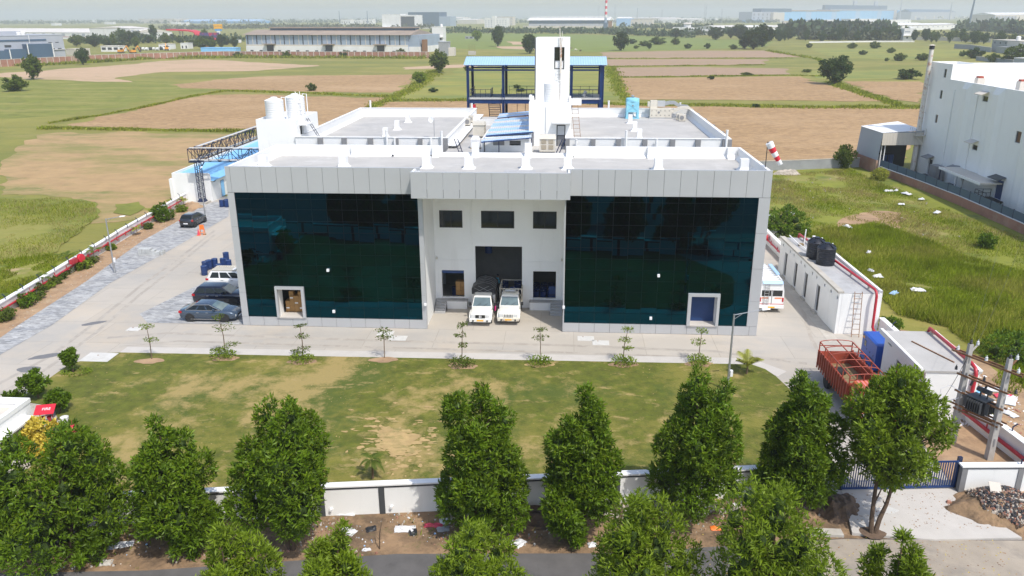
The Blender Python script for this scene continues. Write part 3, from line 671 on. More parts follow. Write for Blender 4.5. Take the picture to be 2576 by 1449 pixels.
t = thing('mast', 'rusty white pole mast strapped in front of the tall tower window', 'mast', (24.52, 23.3, 15.2))
MB().tube([(0, 0, 0), (0, 0, 4.0), (-.12, 0, 6.9)], [.09, .07, .03]).build('pole', 'rust_white', t, smooth=True)
MB().tube([(.07, .05, 2.5), (.08, .05, 5.0), (.16, 0, 6.4)], [.05, .04, .02]).build('pole', 'rust_white', t, smooth=True)
# dish antenna on the left rear roof
t = thing('antenna', 'white dish antenna on a thin pole on the left rear roof', 'antenna', (12.2, 21.6, ZR))
MB().tube([(0, 0, 0), (0, 0, 1.9)], .035).build('pole', 'galvanised', t); MB().cyl((0, 0, 0), .15, .04, 10).build('base', 'galvanised', t)
m = MB(); m.lathe([(.05, 0), (.26, .05), (.30, .12), (.28, .13), (.05, .05)], n=18); d = m.build('dish', 'label_white', t, smooth=True, loc=(-.22, -.05, 1.75)); d.rotation_euler = (R(75), 0, R(-20))
MB().bar((0, 0, 1.7), (-.2, 0, 1.75), .05).build('bracket', 'galvanised', t)
# windsock
t = thing('windsock', 'red and white striped windsock drooping from a black pole on the roof corner', 'windsock', (39.62, 1.6, ZP))
MB().tube([(0, 0, 0), (0, 0, 1.85)], .03).build('pole', 'dark_metal', t)
P = [Vector((.10 + .95 * k / 5, -.05, 1.78 - 1.55 * (k / 5) ** .92)) for k in range(6)]
rr = [.27, .25, .225, .2, .175, .15]
for k in range(5): MB().tube([P[k], P[k + 1]], [rr[k], rr[k + 1]], 14).build('stripe', 'label_white' if k % 2 == 0 else 'red_sheet', t, smooth=True)
MB().tube([(0, 0, 1.8), (.1, -.05, 1.8)], .02).build('bracket', 'dark_metal', t)
# air conditioning
def ac_box(label, x, y, z, w, d, h, fan='front', mat='beige', grp=None):
    t = thing('ac_unit', label, 'air conditioner', (x, y, z), group=grp)
    MB().box(-w / 2, -d / 2, .06, w / 2, d / 2, h).build('casing', mat, t)
    m = MB(); m.box(-w / 2 + .03, -d / 2 + .03, 0, -w / 2 + .12, d / 2 - .03, .06); m.box(w / 2 - .12, -d / 2 + .03, 0, w / 2 - .03, d / 2 - .03, .06); m.build('feet', 'dark_metal', t)
    c = MB().lathe([(h * .32, 0), (h * .32, .03), (h * .05, .03)], n=16).build('fan_grille', 'grey_paint', t, loc=(-w * .1, -d / 2, h * .55)); c.rotation_euler = (R(90), 0, 0)
    return t
ac_box('small beige air conditioner at the foot of the right parapet', 38.3, 35.6, ZR, .75, .4, .75)
ac_box('small beige air conditioner behind its twin by the right parapet', 38.15, 36.7, ZR, .75, .4, .75)
ac_box('beige air conditioner hung on the court side of the left rear block, nearer', 14.75, 28.5, 12.0, .5, .9, .75)
ac_box('beige air conditioner hung on the court side of the left rear block, farther', 14.75, 31.0, 12.0, .5, .9, .75)
t = thing('cooling_unit', 'beige evaporative cooling unit with four louvred grilles beside the awnings', 'cooling unit', (23.55, 13.3, ZR))
MB().box(-.68, -.55, .12, .68, .6, 1.22).build('casing', 'beige', t)
MB().loft([[(-.76, -.63, 1.22), (.76, -.63, 1.22), (.76, .68, 1.22), (-.76, .68, 1.22)], [(-.7, -.5, 1.5), (.7, -.5, 1.5), (.7, .6, 1.5), (-.7, .6, 1.5)]]).build('lid', 'beige', t)
for X in (-.31, .31):
    for Z in (.32, .80):
        gr = MB().box(X - .22, -.57, Z, X + .22, -.55, Z + .36).build('grille', 'beige_dark', t)
        m = MB()
        for i in range(6): m.box(X - .2 + i * .075, -.59, Z + .02, X - .17 + i * .075, -.57, Z + .34)
        m.build('louvres', 'beige', gr)
m = MB()
for X in (-.6, .6):
    for Y in (-.5, .5): m.box(X - .05, Y - .05, 0, X + .05, Y + .05, .12)
m.build('feet', 'dark_metal', t)
t = copy_tree(t, (16.6, 22.5, ZR), R(90), 'beige evaporative cooling unit behind the awnings along the left rear block')
t = thing('covered_machine', 'machine wrapped in clear plastic at the left end of the awnings', 'machine', (17.0, 15.5, ZR))
MB().loft([[(x * s + .05 * math.sin(7 * x + z), y * s, z) for x, y in ((-.45, -.4), (.1, -.45), (.5, -.35), (.45, .4), (-.4, .45))] for s, z in ((1, 0), (.95, .4), (.9, .8), (.62, 1.05))]).build('wrap', 'plastic_sheet', t)
MB().box(-.5, -.5, -.02, .55, .5, .05).build('pallet', 'beige_dark', t)
m = MB(); m.bar((0, 0, 0), (-.5, .5, 1.2), .05); m.bar((.3, 0, 0), (-.2, .5, 1.2), .05)
for i in range(4): m.bar((-.1 * i, .1 * i, .25 * i + .2), (.3 - .1 * i, .1 * i, .25 * i + .2), .04)
props(m.build('step_ladder', 'navy_steel', None, loc=(15.9, 12.2, ZR)), 'dark blue step ladder leaning by the court windows', 'ladder')
m = MB(); m.bar((0, 0, 0), (.55, .7, 1.15), .06); m.bar((.28, 0, 0), (.83, .7, 1.15), .06)
props(m.build('step_ladder', 'navy_steel', None, loc=(24.3, 12.4, ZR)), 'dark step ladder beside the beige cooling unit', 'ladder')
# blue and grey awnings of the court: sloping corrugated sheets in stripes
def awning(a, b, c, d, stripes, label):        # a front-left, b front-right, c back-right, d back-left
    a, b, c, d = map(Vector, (a, b, c, d)); t = thing('awning', label, 'awning', a, group='blue and grey sheet awnings in the roof court')
    for s0, s1, mat in stripes:
        m = MB(); n = 40; r0 = []; r1 = []
        for k in range(n + 1):
            u = k / n; zz = Vector((0, 0, .022 * (k % 2)))
            r0.append(a.lerp(b, u).lerp(d.lerp(c, u), s0) + zz - a); r1.append(a.lerp(b, u).lerp(d.lerp(c, u), s1 - .002) + zz - a)
        m.loft([r0, r1], cap=False, closed=False); m.build('sheet', mat, t)
    m = MB(); m.bar(Vector((0, 0, -.06)), b - a - Vector((0, 0, .06)), .07, .09); m.bar(d - a - Vector((0, 0, .06)), c - a - Vector((0, 0, .06)), .07, .09); m.build('purlin', 'blue_steel', t)
    for q in (b, a.lerp(b, .35)):
        p = q - a + (d - a) * .08; MB().bar((p.x, p.y, p.z - .1), (p.x, p.y, ZR - a.z), .08).build('post', 'navy_steel', t)
BS, GS = 'blue_sheet', 'grey_sheet'
zc = 13.0
awning((17.9, 11.2, 12.85), (22.15, 12.9, 13.0), (22.1, 14.2, 13.02), (17.9, 12.9, 12.87), [(0, .3, BS), (.3, .78, GS), (.78, 1, BS)], 'striped blue and grey sheet awning nearest the front roof')
awning((17.95, 14.9, 12.85), (22.15, 16.4, 13.0), (21.7, 22.0, 13.05), (17.92, 21.0, 12.95), [(0, .16, BS), (.16, .36, GS), (.36, .62, BS), (.62, .84, GS), (.84, 1, BS)], 'widest striped sheet awning in the middle of the roof court')
awning((17.95, 21.3, 12.93), (21.65, 22.4, 13.02), (21.2, 27.6, 13.05), (17.9, 25.6, 12.95), [(0, .3, BS), (.3, .65, GS), (.65, 1, BS)], 'striped sheet awning beside the tall tower base')
awning((18.0, 27.0, 12.98), (21.2, 29.0, 13.05), (21.1, 32.6, 13.05), (17.95, 30.6, 12.98), [(0, .4, BS), (.4, .72, GS), (.72, 1, BS)], 'striped sheet awning farthest back in the roof court')
# cyan cooling tower on the right rear roof
t = thing('dust_collector', 'pale cyan box shaped cooling tower with round top on the right roof', 'cooling tower', (32.85, 38.3, ZR))
m = MB(); m.box(-.78, -.75, .0, .78, .75, .12)
for X in (-.62, .62):
    for Y in (-.6, .6): m.box(X - .12, Y - .12, .12, X + .12, Y + .12, .75)
m.build('frame', 'cyan_paint', t)
MB().box(-.72, -.70, .75, .72, .70, 1.95).build('body', 'cyan_paint', t)
m = MB(); m.bar((-.6, -.72, .9), (.6, -.72, 1.75), .03, .02); m.bar((.6, -.72, .9), (-.6, -.72, 1.75), .03, .02); m.build('brace', 'cyan_paint', t)
c = MB().cyl((0, 0, 0), .09, .05, 14).build('dial', 'grey_paint', t, loc=(0, -.70, 1.5)); c.rotation_euler = (R(90), 0, 0)
MB().lathe([(.78, 1.95), (.78, 2.2), (.74, 2.28), (.3, 2.36), (.01, 2.36)], n=24).build('drum', 'cyan_paint', t, smooth=True)
MB().lathe([(.12, 2.36), (.12, 2.5), (.24, 2.52), (.05, 2.66), (.01, 2.66)], n=14).build('vent', 'galvanised', t, smooth=True)
# beige air handling unit with ducts
t = thing('air_handler', 'beige air handling unit with silver ducts in the back corner of the right roof', 'air handler', (36.2, 38.5, ZR))
MB().box(-1.3, -.55, .12, 1.2, .5, 1.15).build('casing', 'beige', t); MB().box(-1.4, -.6, 0, 2.2, .55, .12).build('base_frame', 'galvanised', t)
MB().box(-1.25, -.1, 1.15, -.45, .5, 2.0).build('fan_box', 'beige', t); MB().box(-1.55, .0, 1.3, -1.25, .45, 1.85).build('motor', 'beige', t); MB().box(-.42, .0, 1.3, .45, .5, 1.95).build('filter_box', 'cladding', t)
m = MB()
for X in (-1.15, -.65, -.15, .35, .85):
    for Z in (.35, .85): m.box(X, -.57, Z, X + .12, -.55, Z + .06)
m.build('latches', 'dark_metal', t)
c = MB().cyl((0, 0, 0), .13, .03, 14).build('dial', 'grey_paint', t, loc=(-.3, -.55, .7)); c.rotation_euler = (R(90), 0, 0)
D1 = [(.45, .25, 1.62), (1.0, .25, 1.75), (1.5, .25, 1.75), (2.2, .25, 1.35), (3.0, .25, 1.3), (3.5, .25, .9), (3.55, .25, .3)]
m = MB()
def duct(pts, w, h):
    rs = []
    for i, p in enumerate(pts):
        p = Vector(p); d = (Vector(pts[min(i + 1, len(pts) - 1)]) - Vector(pts[max(i - 1, 0)])).normalized(); s = Vector((0, 1, 0)) * w / 2; u = d.cross(Vector((0, 1, 0))).normalized() * h / 2
        rs.append([p - s - u, p + s - u, p + s + u, p - s + u])
    return MB().loft(rs)
duct(D1, .42, .38).build('duct', 'galvanised', t); duct([(1.2, -.3, .75), (2.2, -.3, 1.2), (3.1, -.3, 1.25), (3.6, -.1, .9), (3.7, -.1, .3)], .42, .34).build('duct', 'beige', t)
# ================================================================ BLUE PROCESS SHED BEHIND THE FACTORY
SX0, SX1, SY0, SY1 = 12.2, 29.9, 50.0, 55.5
t = thing('process_shed', 'open blue steel shed with pale blue sheet roof behind the factory', 'shed', (0, 0, 0))
xs = [12.25, 16.9, 21.4, 25.8, 29.75]
for x in xs:
    for y, mt in ((SY0, 'blue_steel'), (SY1, 'navy_steel')):
        c = MB(); w = .34 if x < 29 else .5
        c.box(x - w / 2, y - .05, 0, x + w / 2, y + .05, 16.9 if y == SY0 else 17.0); c.box(x - w / 2, y - .22, 0, x - w / 2 + .05, y - .05, 16.85); c.box(x + w / 2 - .05, y - .22, 0, x + w / 2, y - .05, 16.85)
        c.build('column', mt, t)
m = MB(); r0, r1, r2 = [], [], []
n = 118
for k in range(n + 1):
    x = SX0 - .45 + (SX1 - SX0 + .9) * k / n; zz = .035 * (k % 2)
    r0.append((x, SY0 - .5, 17.0 + zz)); r1.append((x, (SY0 + SY1) / 2 + .1, 17.9 + zz)); r2.append((x, SY1 + .6, 17.0 + zz))
m.loft([r0, r1, r2], cap=False, closed=False); m.build('roof', 'blue_sheet', t)
m = MB(); m.bar((SX0, SY0, 16.35), (SX1, SY0, 16.35), .12, .2); m.bar((SX0, SY1, 16.35), (SX1, SY1, 16.35), .12, .2); m.bar((SX0 - .3, SY0 - .45, 16.92), (SX1 + .3, SY0 - .45, 16.92), .08, .1)
for x in xs: m.bar((x, SY0, 16.8), (x, 52.8, 17.75), .12, .16); m.bar((x, SY1, 16.8), (x, 52.8, 17.75), .12, .16); m.bar((x, SY0, 16.35), (x, SY1, 16.35), .1, .14)
m.build('roof_beam', 'blue_steel', t)
part2 = lambda name, mat, *b: box(name, mat, t, *b)
part2('platform', 'dark_grey_paint', 12.3, SY0 + .06, 12.72, 29.7, SY1 - .06, 12.84)
part2('edge_beam', 'grey_sheet', 12.3, SY0 - .12, 12.62, 29.6, SY0 - .02, 12.86)
m = MB(); m.bar((12.3, SY0 + .1, 12.35), (29.7, SY0 + .1, 12.35), .2, .55); m.bar((12.3, SY1 - .1, 12.35), (29.7, SY1 - .1, 12.35), .2, .55)
for x in xs: m.bar((x, SY0, 12.4), (x, SY1, 12.4), .15, .4)
m.build('floor_beam', 'blue_steel', t)
m = MB()
def rail(m, p, q, h=1.05, n=4, r=.05):
    p, q = Vector(p), Vector(q)
    for z in (h, h * .52): m.bar(p + Vector((0, 0, z)), q + Vector((0, 0, z)), r)
    for k in range(n + 1): c = p.lerp(q, k / n); m.bar(c, c + Vector((0, 0, h)), r)
for a, b in ((12.5, 15.2), (18.6, 21.3), (21.5, 25.5), (25.9, 29.5)): rail(m, (a, SY0 + .12, 12.84), (b, SY0 + .12, 12.84))
rail(m, (17.3, SY1 - .2, 12.84), (29.5, SY1 - .2, 12.84), n=10); rail(m, (16.6, SY0 + .3, 12.84), (16.6, SY1 - .3, 12.84)); rail(m, (12.5, SY0 + .2, 12.84), (12.5, SY1, 12.84)); rail(m, (15.2, SY0 + .2, 12.84), (15.2, SY1 - 2, 12.84))
m.build('railing', 'navy_steel', t)
m = MB()
for i in range(14): m.box(14.9 - .02 * i, SY0 + .6 + .26 * i, 12.6 - .26 * i, 16.3, SY0 + .8 + .26 * i, 12.66 - .26 * i)
m.bar((14.85, SY0 + .5, 12.6), (14.7, SY0 + 4.4, 8.9), .08, .25); m.bar((16.35, SY0 + .5, 12.6), (16.35, SY0 + 4.4, 8.9), .08, .25)
for i in range(16): m.box(13.3, SY0 + 3.6 - .24 * i, 8.8 - .26 * i, 14.4, SY0 + 3.8 - .24 * i, 8.86 - .26 * i)
m.bar((14.45, SY0 + 3.8, 8.8), (14.45, SY0 - .2, 4.7), .08, .25); m.bar((13.25, SY0 + 3.8, 8.8), (13.25, SY0 - .2, 4.7), .08, .25); m.box(13.2, SY0 + 3.6, 8.75, 16.4, SY0 + 4.8, 8.85)
m.build('stairs', 'navy_steel', t)
m = MB()
for x in (18.6, 19.7, 23.4): m.bar((x, SY0 + 2, 0), (x, SY0 + 2, 12.4), .07)
m.build('hanger', 'rusty', t)
t = thing('vapour_pipe', 'grey bent steel pipe with round vessel on the shed platform', 'pipe', (22.6, 52.6, 12.84))
MB().tube([(0, 0, -12), (0, 0, .2), (0, 0, 2.6), (.12, 0, 2.85), (.5, 0, 2.95), (1.15, 0, 2.95), (1.4, 0, 2.8), (1.45, 0, 2.5)], .16, 10).build('pipe', 'concrete_pole', t, smooth=True)
MB().cyl((0, 0, 0), .42, .12).build('flange', 'dark_metal', t); MB().cyl((0, 0, .3), .26, .5).build('valve', 'dark_metal', t)
c = MB().lathe([(.05, -.75), (.4, -.6), (.48, -.4), (.48, .4), (.4, .6), (.05, .75)], n=18).build('vessel', 'dark_metal', t, smooth=True, loc=(1.4, .1, 2.0)); c.rotation_euler = (R(60), R(25), 0)
m = MB()
for X in (1.0, 1.9):
    for Y in (-.3, .4): m.bar((X, Y, 0), (X, Y, 1.75), .07)
m.bar((1, -.3, 1.7), (1.9, -.3, 1.7), .07); m.bar((1, .4, 1.7), (1.9, .4, 1.7), .07); m.build('stand', 'dark_metal', t)
MB().bar((1.8, .1, 2.35), (3.5, .1, 2.35), .07).build('branch_pipe', 'concrete_pole', t)
t = thing('motor', 'grey motor standing at the right end of the shed platform', 'motor', (27.6, 51.2, 12.84))
MB().tube([(-.15, 0, .1), (.12, 0, .75)], .22, 12).build('body', 'galvanised', t, smooth=True); MB().box(-.3, -.2, 0, .35, .2, .08).build('base', 'grey_paint', t)
t = thing('fire_cabinet', 'red box hanging by the stairs of the blue shed', 'box', (12.95, 50.0, 11.0)); MB().box(-.25, -.2, 0, .25, .2, .95).build('cabinet', 'red_sheet', t); MB().bar((.1, .2, .5), (.5, .2, .5), .08).build('bracket', 'rusty', t)
# ================================================================ OUTBUILDING AND PIPE GANTRY ON THE LEFT
t = thing('outbuilding', 'white outbuilding with pale blue sheet roof inside a parapet, left of the factory', 'building', (0, 0, 0))
OX0, OX1, OY0, OY1, OZ = -26.2, -21.1, 43.2, 75.0, 3.75
m = MB(); m.box(OX0, OY0, 0, OX1 - .2, OY0 + .22, OZ); m.box(OX0, OY0 + .22, 0, OX0 + .22, OY1, OZ); m.box(OX1 - .22, OY0 + .22, 0, OX1, OY1, 2.75); m.box(OX0 + .22, OY1 - .2, 0, OX1 - .22, OY1, OZ); m.box(OX1 - .2, OY0, 0, OX1, OY0 + .22, OZ - .1)
m.box(OX0 - .35, OY0 - .25, 0, OX0, OY0 + .6, 3.0)
m.build('wall', 'white_paint', t)
m = MB(); m.add([(OX0 + .22, OY0 + .22, 3.45), (OX1 + .35, OY0 + .22, 2.78), (OX1 + .35, OY1 - .2, 2.78), (OX0 + .22, OY1 - .2, 3.45), (OX0 + .22, OY0 + .22, 3.35), (OX1 + .35, OY0 + .22, 2.70), (OX1 + .35, OY1 - .2, 2.70), (OX0 + .22, OY1 - .2, 3.35)], [(0, 1, 2, 3), (7, 6, 5, 4), (4, 5, 1, 0), (5, 6, 2, 1), (6, 7, 3, 2)])
m.build('roof', 'blue_sheet_pale', t)
box('door', 'blue_sheet_pale', t, OX1 - .04, 46.2, .05, OX1 + .03, 47.2, 2.15); box('door_frame', 'grey_paint', t, OX1 - .06, 46.12, 0, OX1 + .015, 47.28, 2.22)
box('gutter', 'dark_metal', t, OX1 + .3, OY0 + .22, 2.6, OX1 + .4, OY0 + .8, 2.7)
t = thing('pipe_gantry', 'dark blue lattice steel pipe gantry on lattice legs, left of the factory', 'gantry', (-22.1, 42.4, 0))
GZ0_, GZ1_ = 5.5, 7.1
m = MB()
def lattice_leg(x, y, w, z0, z1):
    m = MB(); a = w / 2
    for X in (-a, a):
        for Y in (-a, a): m.bar((x + X, y + Y, z0), (x + X, y + Y, z1), .07)
    n = int((z1 - z0) / .42)
    for i in range(n):
        za, zb = z0 + (z1 - z0) * i / n, z0 + (z1 - z0) * (i + 1) / n; s = -1 if i % 2 else 1
        m.bar((x - a * s, y - a, za), (x + a * s, y - a, zb), .04); m.bar((x - a * s, y + a, za), (x + a * s, y + a, zb), .04)
        m.bar((x - a, y - a * s, za), (x - a, y + a * s, zb), .04); m.bar((x + a, y - a * s, za), (x + a, y + a * s, zb), .04)
    return m
lattice_leg(0, 0, .62, .2, GZ0_).build('leg', 'navy_steel', t)
lattice_leg(6.5, .3, .62, .2, GZ0_).build('leg', 'navy_steel', t); lattice_leg(.2, 24, .62, 0, GZ0_).build('leg', 'navy_steel', t)
MB().loft([[(-.5, -.5, .2), (.5, -.5, .2), (.5, .5, .2), (-.5, .5, .2)], [(-.34, -.34, .55), (.34, -.34, .55), (.34, .34, .55), (-.34, .34, .55)]]).build('foot', 'navy_steel', t)
MB().box(-.8, -.7, 0, .8, .7, .2).build('plinth', 'concrete', t)
def truss(p, q, w, z0, z1, n, seed):
    p, q = Vector(p), Vector(q); d = (q - p); s = Vector((-d.y, d.x, 0)).normalized() * w / 2; Z = Vector((0, 0, 1))
    m = MB()
    for k in (-1, 1):
        for z in (z0, z1): m.bar(p + s * k + Z * z, q + s * k + Z * z, .09)
        for i in range(n):
            a, b = p.lerp(q, i / n) + s * k, p.lerp(q, (i + 1) / n) + s * k
            m.bar(a + Z * z0, a + Z * z1, .06)
            m.bar(a + Z * (z0 if i % 2 else z1), b + Z * (z1 if i % 2 else z0), .06)
            if i % 2: m.bar(a + Z * (z0 + z1) / 2, b + Z * (z0 + z1) / 2, .05)
    for i in range(n + 1):
        c = p.lerp(q, i / n)
        for z in (z0, z1): m.bar(c - s + Z * z, c + s + Z * z, .06)
    m.build('truss', 'navy_steel', t)
    m = MB(); m.bar(p + s * .2 + Z * (z1 + .07), q + s * .2 + Z * (z1 + .07), .5, .05); m.build('cable_tray', 'grey_sheet', t)
    m = MB()
    for o in (-.55, .1, .5): m.tube([p + s * o + Z * (z0 + .14), q + s * o + Z * (z0 + .14)], .06, 6)
    m.build('pipe', 'grey_sheet', t)
truss((-.9, 0, 0), (21.5, .6, 0), 1.1, GZ0_, GZ1_, 17, 1)
truss((0, .7, 0), (.6, 34, 0), 1.1, GZ0_ + .1, GZ1_ + .1, 24, 2)
m = MB(); m.box(-.9, -.65, GZ0_ - .12, .6, .65, GZ0_ - .04); m.bar((.35, 0, GZ0_ - .9), (.9, 0, GZ0_ - .1), .12); m.build('bracket', 'navy_steel', t)
# ================================================================ LEFT WALL, YARD AND VEHICLES
def wall_run(name, label, pts, h, t_, mat, cope, group=None, cat='wall', cope_mat='white_paint', panel=None):
    th = thing(name, label, cat, pts[0], group=group); o = Vector((pts[0][0], pts[0][1], 0))
    for a, b in zip(pts, pts[1:]):
        a, b = Vector((a[0], a[1], 0)) - o, Vector((b[0], b[1], 0)) - o
        MB().bar(a + Vector((0, 0, h / 2 - .15)), b + Vector((0, 0, h / 2 - .15)), t_, h + .3).build('wall_body', mat, th)
        if cope: MB().bar(a + Vector((0, 0, h + .05)), b + Vector((0, 0, h + .05)), t_ + cope, .1).build('coping', cope_mat, th)
    return th
LW = [(-20.0, -3.0), (-20.5, .4), (-21.3, 8.0), (-23.02, 23.3)]
w = wall_run('boundary_wall', 'low stained white boundary wall with red fire pipe on the left, nearer part', LW, 1.05, .28, 'dirty_white', .12)
w = wall_run('boundary_wall', 'clean white boundary wall running to the outbuilding on the left', [(-23.02, 23.35), (-24.5, 42.9)], 1.1, .26, 'white_paint', .12)
def spikes(parent, p, q, n, z, side):
    for k in range(n):
        c = Vector(p).lerp(Vector(q), (k + .5) / n); m = MB(); m.bar((c.x, c.y, z), (c.x, c.y, z + .32), .05); m.bar((c.x, c.y, z + .3), (c.x + side[0] * .22, c.y + side[1] * .22, z + .5), .05)
        m.build('wire_bracket', 'navy_steel', parent)
t0 = thing('wire_brackets', 'bent steel barbed wire brackets along the top of the left wall', 'brackets', (0, 0, 0)); spikes(t0, (-20.4, .4), (-24.4, 42.0), 16, 1.12, (-1, 0))
t = thing('fire_pipe', 'red fire pipe running along the left boundary wall', 'pipe', (0, 0, 0))
MB().tube([(-19.7, -3, .62), (-20.22, .5, .62), (-21.05, 8, .64), (-22.76, 23.2, .66), (-24.1, 41.8, .72)], .085, 8).build('pipe', 'red_pipe', t, smooth=True)
m = MB()
for k in range(20):
    y = 1 + k * 2.1; x = -20.3 - (y * .0885); m.bar((x - .12, y, .5), (x - .12, y, .95), .06); m.bar((x - .2, y, .6), (x + .12, y, .6), .05)
m.build('bracket', 'red_pipe', t)
t = thing('hose_reel', 'round red fire hose reel hung on the left boundary wall', 'hose reel', (-21.3, 13.4, .62))
c = MB().lathe([(.1, -.14), (.40, -.14), (.42, -.10), (.30, -.08), (.30, .08), (.42, .10), (.40, .14), (.1, .14)], n=20).build('reel', 'red_sheet', t, smooth=True, loc=(.18, 0, .55)); c.rotation_euler = (R(90), 0, R(80))
MB().box(-.05, -1.5, .35, .2, -.55, .8).build('hose_box', 'red_pipe', t); MB().bar((.1, 0, 0), (.1, 0, .5), .08).build('bracket', 'dark_metal', t)
def lamp_post(label, base, h, arm, rz, grp='street lamps of the yard'):
    t = thing('street_lamp', label, 'street lamp', base, rz, grp)
    MB().tube([(0, 0, 0), (0, 0, 1.0)], .10, 10).build('base_tube', 'galvanised', t, smooth=True)
    MB().tube([(0, 0, 1.0), (0, 0, h)], [.075, .055], 10).build('pole', 'galvanised', t, smooth=True)
    MB().box(.08, -.1, 1.1, .24, .1, 1.5).build('junction_box', 'label_white', t)
    MB().tube([(0, 0, h - .05), (arm, 0, h + arm * .14)], .03, 8).build('arm', 'galvanised', t, smooth=True)
    MB().bar((0, 0, h - .35), (arm * .3, 0, h + .02), .03).build('stay', 'galvanised', t)
    MB().loft([[(arm, -.09, h + arm * .14 - .03), (arm, .09, h + arm * .14 - .03), (arm, .07, h + arm * .14 + .05), (arm, -.07, h + arm * .14 + .05)], [(arm + .5, -.11, h + arm * .14 + .04), (arm + .5, .11, h + arm * .14 + .04), (arm + .5, .06, h + arm * .14 + .09), (arm + .5, -.06, h + arm * .14 + .09)]]).build('lamp_head', 'label_white', t)
    return t
lamp_post('grey street lamp on the paved strip beside the left wall', (-17.43, 12.53, 0), 5.3, 1.3, R(8))
lamp_post('grey street lamp behind the dark hatchback by the gantry foot', (-18.6, 35.2, 0), 5.7, .8, R(100))
b = g(1829, 985); lamp_post('tall grey street lamp at the right end of the lawn', (b.x, b.y, 0), top(b, 1842, 790), 1.75, R(8))
# ---- cars
def wheel(parent, x, y, r, wd, rim='rim', spokes=5):
    w = MB().lathe([(r * .62, -wd / 2), (r * .94, -wd / 2), (r, -wd * .3), (r, wd * .3), (r * .94, wd / 2), (r * .62, wd / 2)], n=22).build('wheel', 'tyre', parent, smooth=True, loc=(x, y, r)); w.rotation_euler = (R(90), 0, 0)
    m = MB(); m.lathe([(r * .64, wd * .1), (r * .64, wd * .40), (r * .58, wd * .44), (r * .56, wd * .28), (.01, wd * .28)], n=20)
    m.lathe([(r * .64, -wd * .1), (r * .64, -wd * .40), (r * .58, -wd * .44), (r * .56, -wd * .28), (.01, -wd * .28)], n=20)
    for k in range(spokes):
        t = 2 * math.pi * k / spokes
        for z in (wd * .36, -wd * .36): m.bar((r * .1 * math.cos(t), r * .1 * math.sin(t), z), (r * .58 * math.cos(t), r * .58 * math.sin(t), z), r * .2, wd * .12)
    m.build('rim', rim, w)
def car(name, label, loc, rz, mat, st, gh, L, wb, r, roof=None, lights=True, cat='car'):
    """st: body stations (x, half width, z bottom, z belt, z deck); gh: greenhouse (x rear base, x rear top, x front top, x front base, z belt, z roof, base half width, roof half width)"""
    t = thing(name, label, cat, loc, rz)
    rings = []
    for x, hw, zb, zm, zd in st:
        rings.append([(x, -hw * .86, zb), (x, hw * .86, zb), (x, hw * .985, zb + .10), (x, hw, zm * .75 + zb * .25), (x, hw * .975, zm), (x, hw * .90, zd - .015), (x, hw * .5, zd + .025),
                      (x, -hw * .5, zd + .025), (x, -hw * .90, zd - .015), (x, -hw * .975, zm), (x, -hw, zm * .75 + zb * .25), (x, -hw * .985, zb + .10)])
    b = MB().loft(rings).build('body', mat, t, smooth=False); b.data.shade_smooth(); b.data.set_sharp_from_angle(angle=R(55))
    s = b.modifiers.new('Bevel', 'BEVEL'); s.width = .03; s.segments = 2; s.limit_method = 'ANGLE'; s.angle_limit = R(50)
    xb, xt, xf, xw, zb, zr, wbs, wt = gh
    zm = zr - .07
    cab = MB().loft([[(xb, -wbs, zb - .05), (xw, -wbs, zb - .05), (xw, wbs, zb - .05), (xb, wbs, zb - .05)], [(xb, -wbs, zb), (xw, -wbs, zb), (xw, wbs, zb), (xb, wbs, zb)],
                     [(xt - .04, -wt - .03, zm), (xf + .06, -wt - .03, zm), (xf + .06, wt + .03, zm), (xt - .04, wt + .03, zm)], [(xt + .1, -wt + .08, zr), (xf - .14, -wt + .08, zr), (xf - .14, wt - .08, zr), (xt + .1, wt - .08, zr)]])
    c = cab.build('cabin', roof or mat, t); c.data.shade_smooth(); c.data.set_sharp_from_angle(angle=R(60))
    s = c.modifiers.new('Bevel', 'BEVEL'); s.width = .05; s.segments = 3; s.limit_method = 'ANGLE'; s.angle_limit = R(25)
    e = .012
    def lerp(a, b, k): return a + (b - a) * k
    for sy in (-1, 1):                        # side glass
        za, zc_ = zb + .05, zm - .05
        def P(u, v):                          # u along, v up on the side plane
            k = (lerp(za, zc_, v) - zb) / (zm - zb); x0, x1 = lerp(xb, xt, k), lerp(xw, xf, k)
            return Vector((lerp(x0, x1, u), sy * (lerp(wbs, wt + .03, k) + e), lerp(za, zc_, v)))
        n = 3 if (xw - xb) > 3.0 else 2
        us = {3: (.07, .30, .34, .60, .64, .92), 2: (.09, .48, .52, .91)}[n]
        for u0, u1 in zip(us[::2], us[1::2]):
            m = MB(); q = [P(u0, 0), P(u1, 0), P(u1, 1), P(u0, 1)]; q2 = [v - Vector((0, sy * .02, 0)) for v in q]
            m.add(q + q2, [(0, 1, 2, 3), (4, 5, 6, 7), (0, 1, 5, 4), (1, 2, 6, 5), (2, 3, 7, 6), (3, 0, 4, 7)] if sy < 0 else [(3, 2, 1, 0), (7, 6, 5, 4), (4, 5, 1, 0), (5, 6, 2, 1), (6, 7, 3, 2), (7, 4, 0, 3)])
            m.build('side_window', 'car_glass', t)
        MB().loft([[(xw - .75, sy * (wbs + .04), zb + .02), (xw - .55, sy * (wbs + .04), zb + .02), (xw - .55, sy * (wbs + .22), zb + .04), (xw - .75, sy * (wbs + .22), zb + .04)], [(xw - .73, sy * (wbs + .05), zb + .17), (xw - .6, sy * (wbs + .05), zb + .17), (xw - .6, sy * (wbs + .2), zb + .16), (xw - .73, sy * (wbs + .2), zb + .16)]]).build('mirror', mat, t)
        for k in (.38, .62): MB().box(lerp(xb, xw, k) - .1, sy * (wbs + .085) - .02, zb - .17, lerp(xb, xw, k) + .1, sy * (wbs + .085) + .02, zb - .13).build('door_handle', 'rim', t)
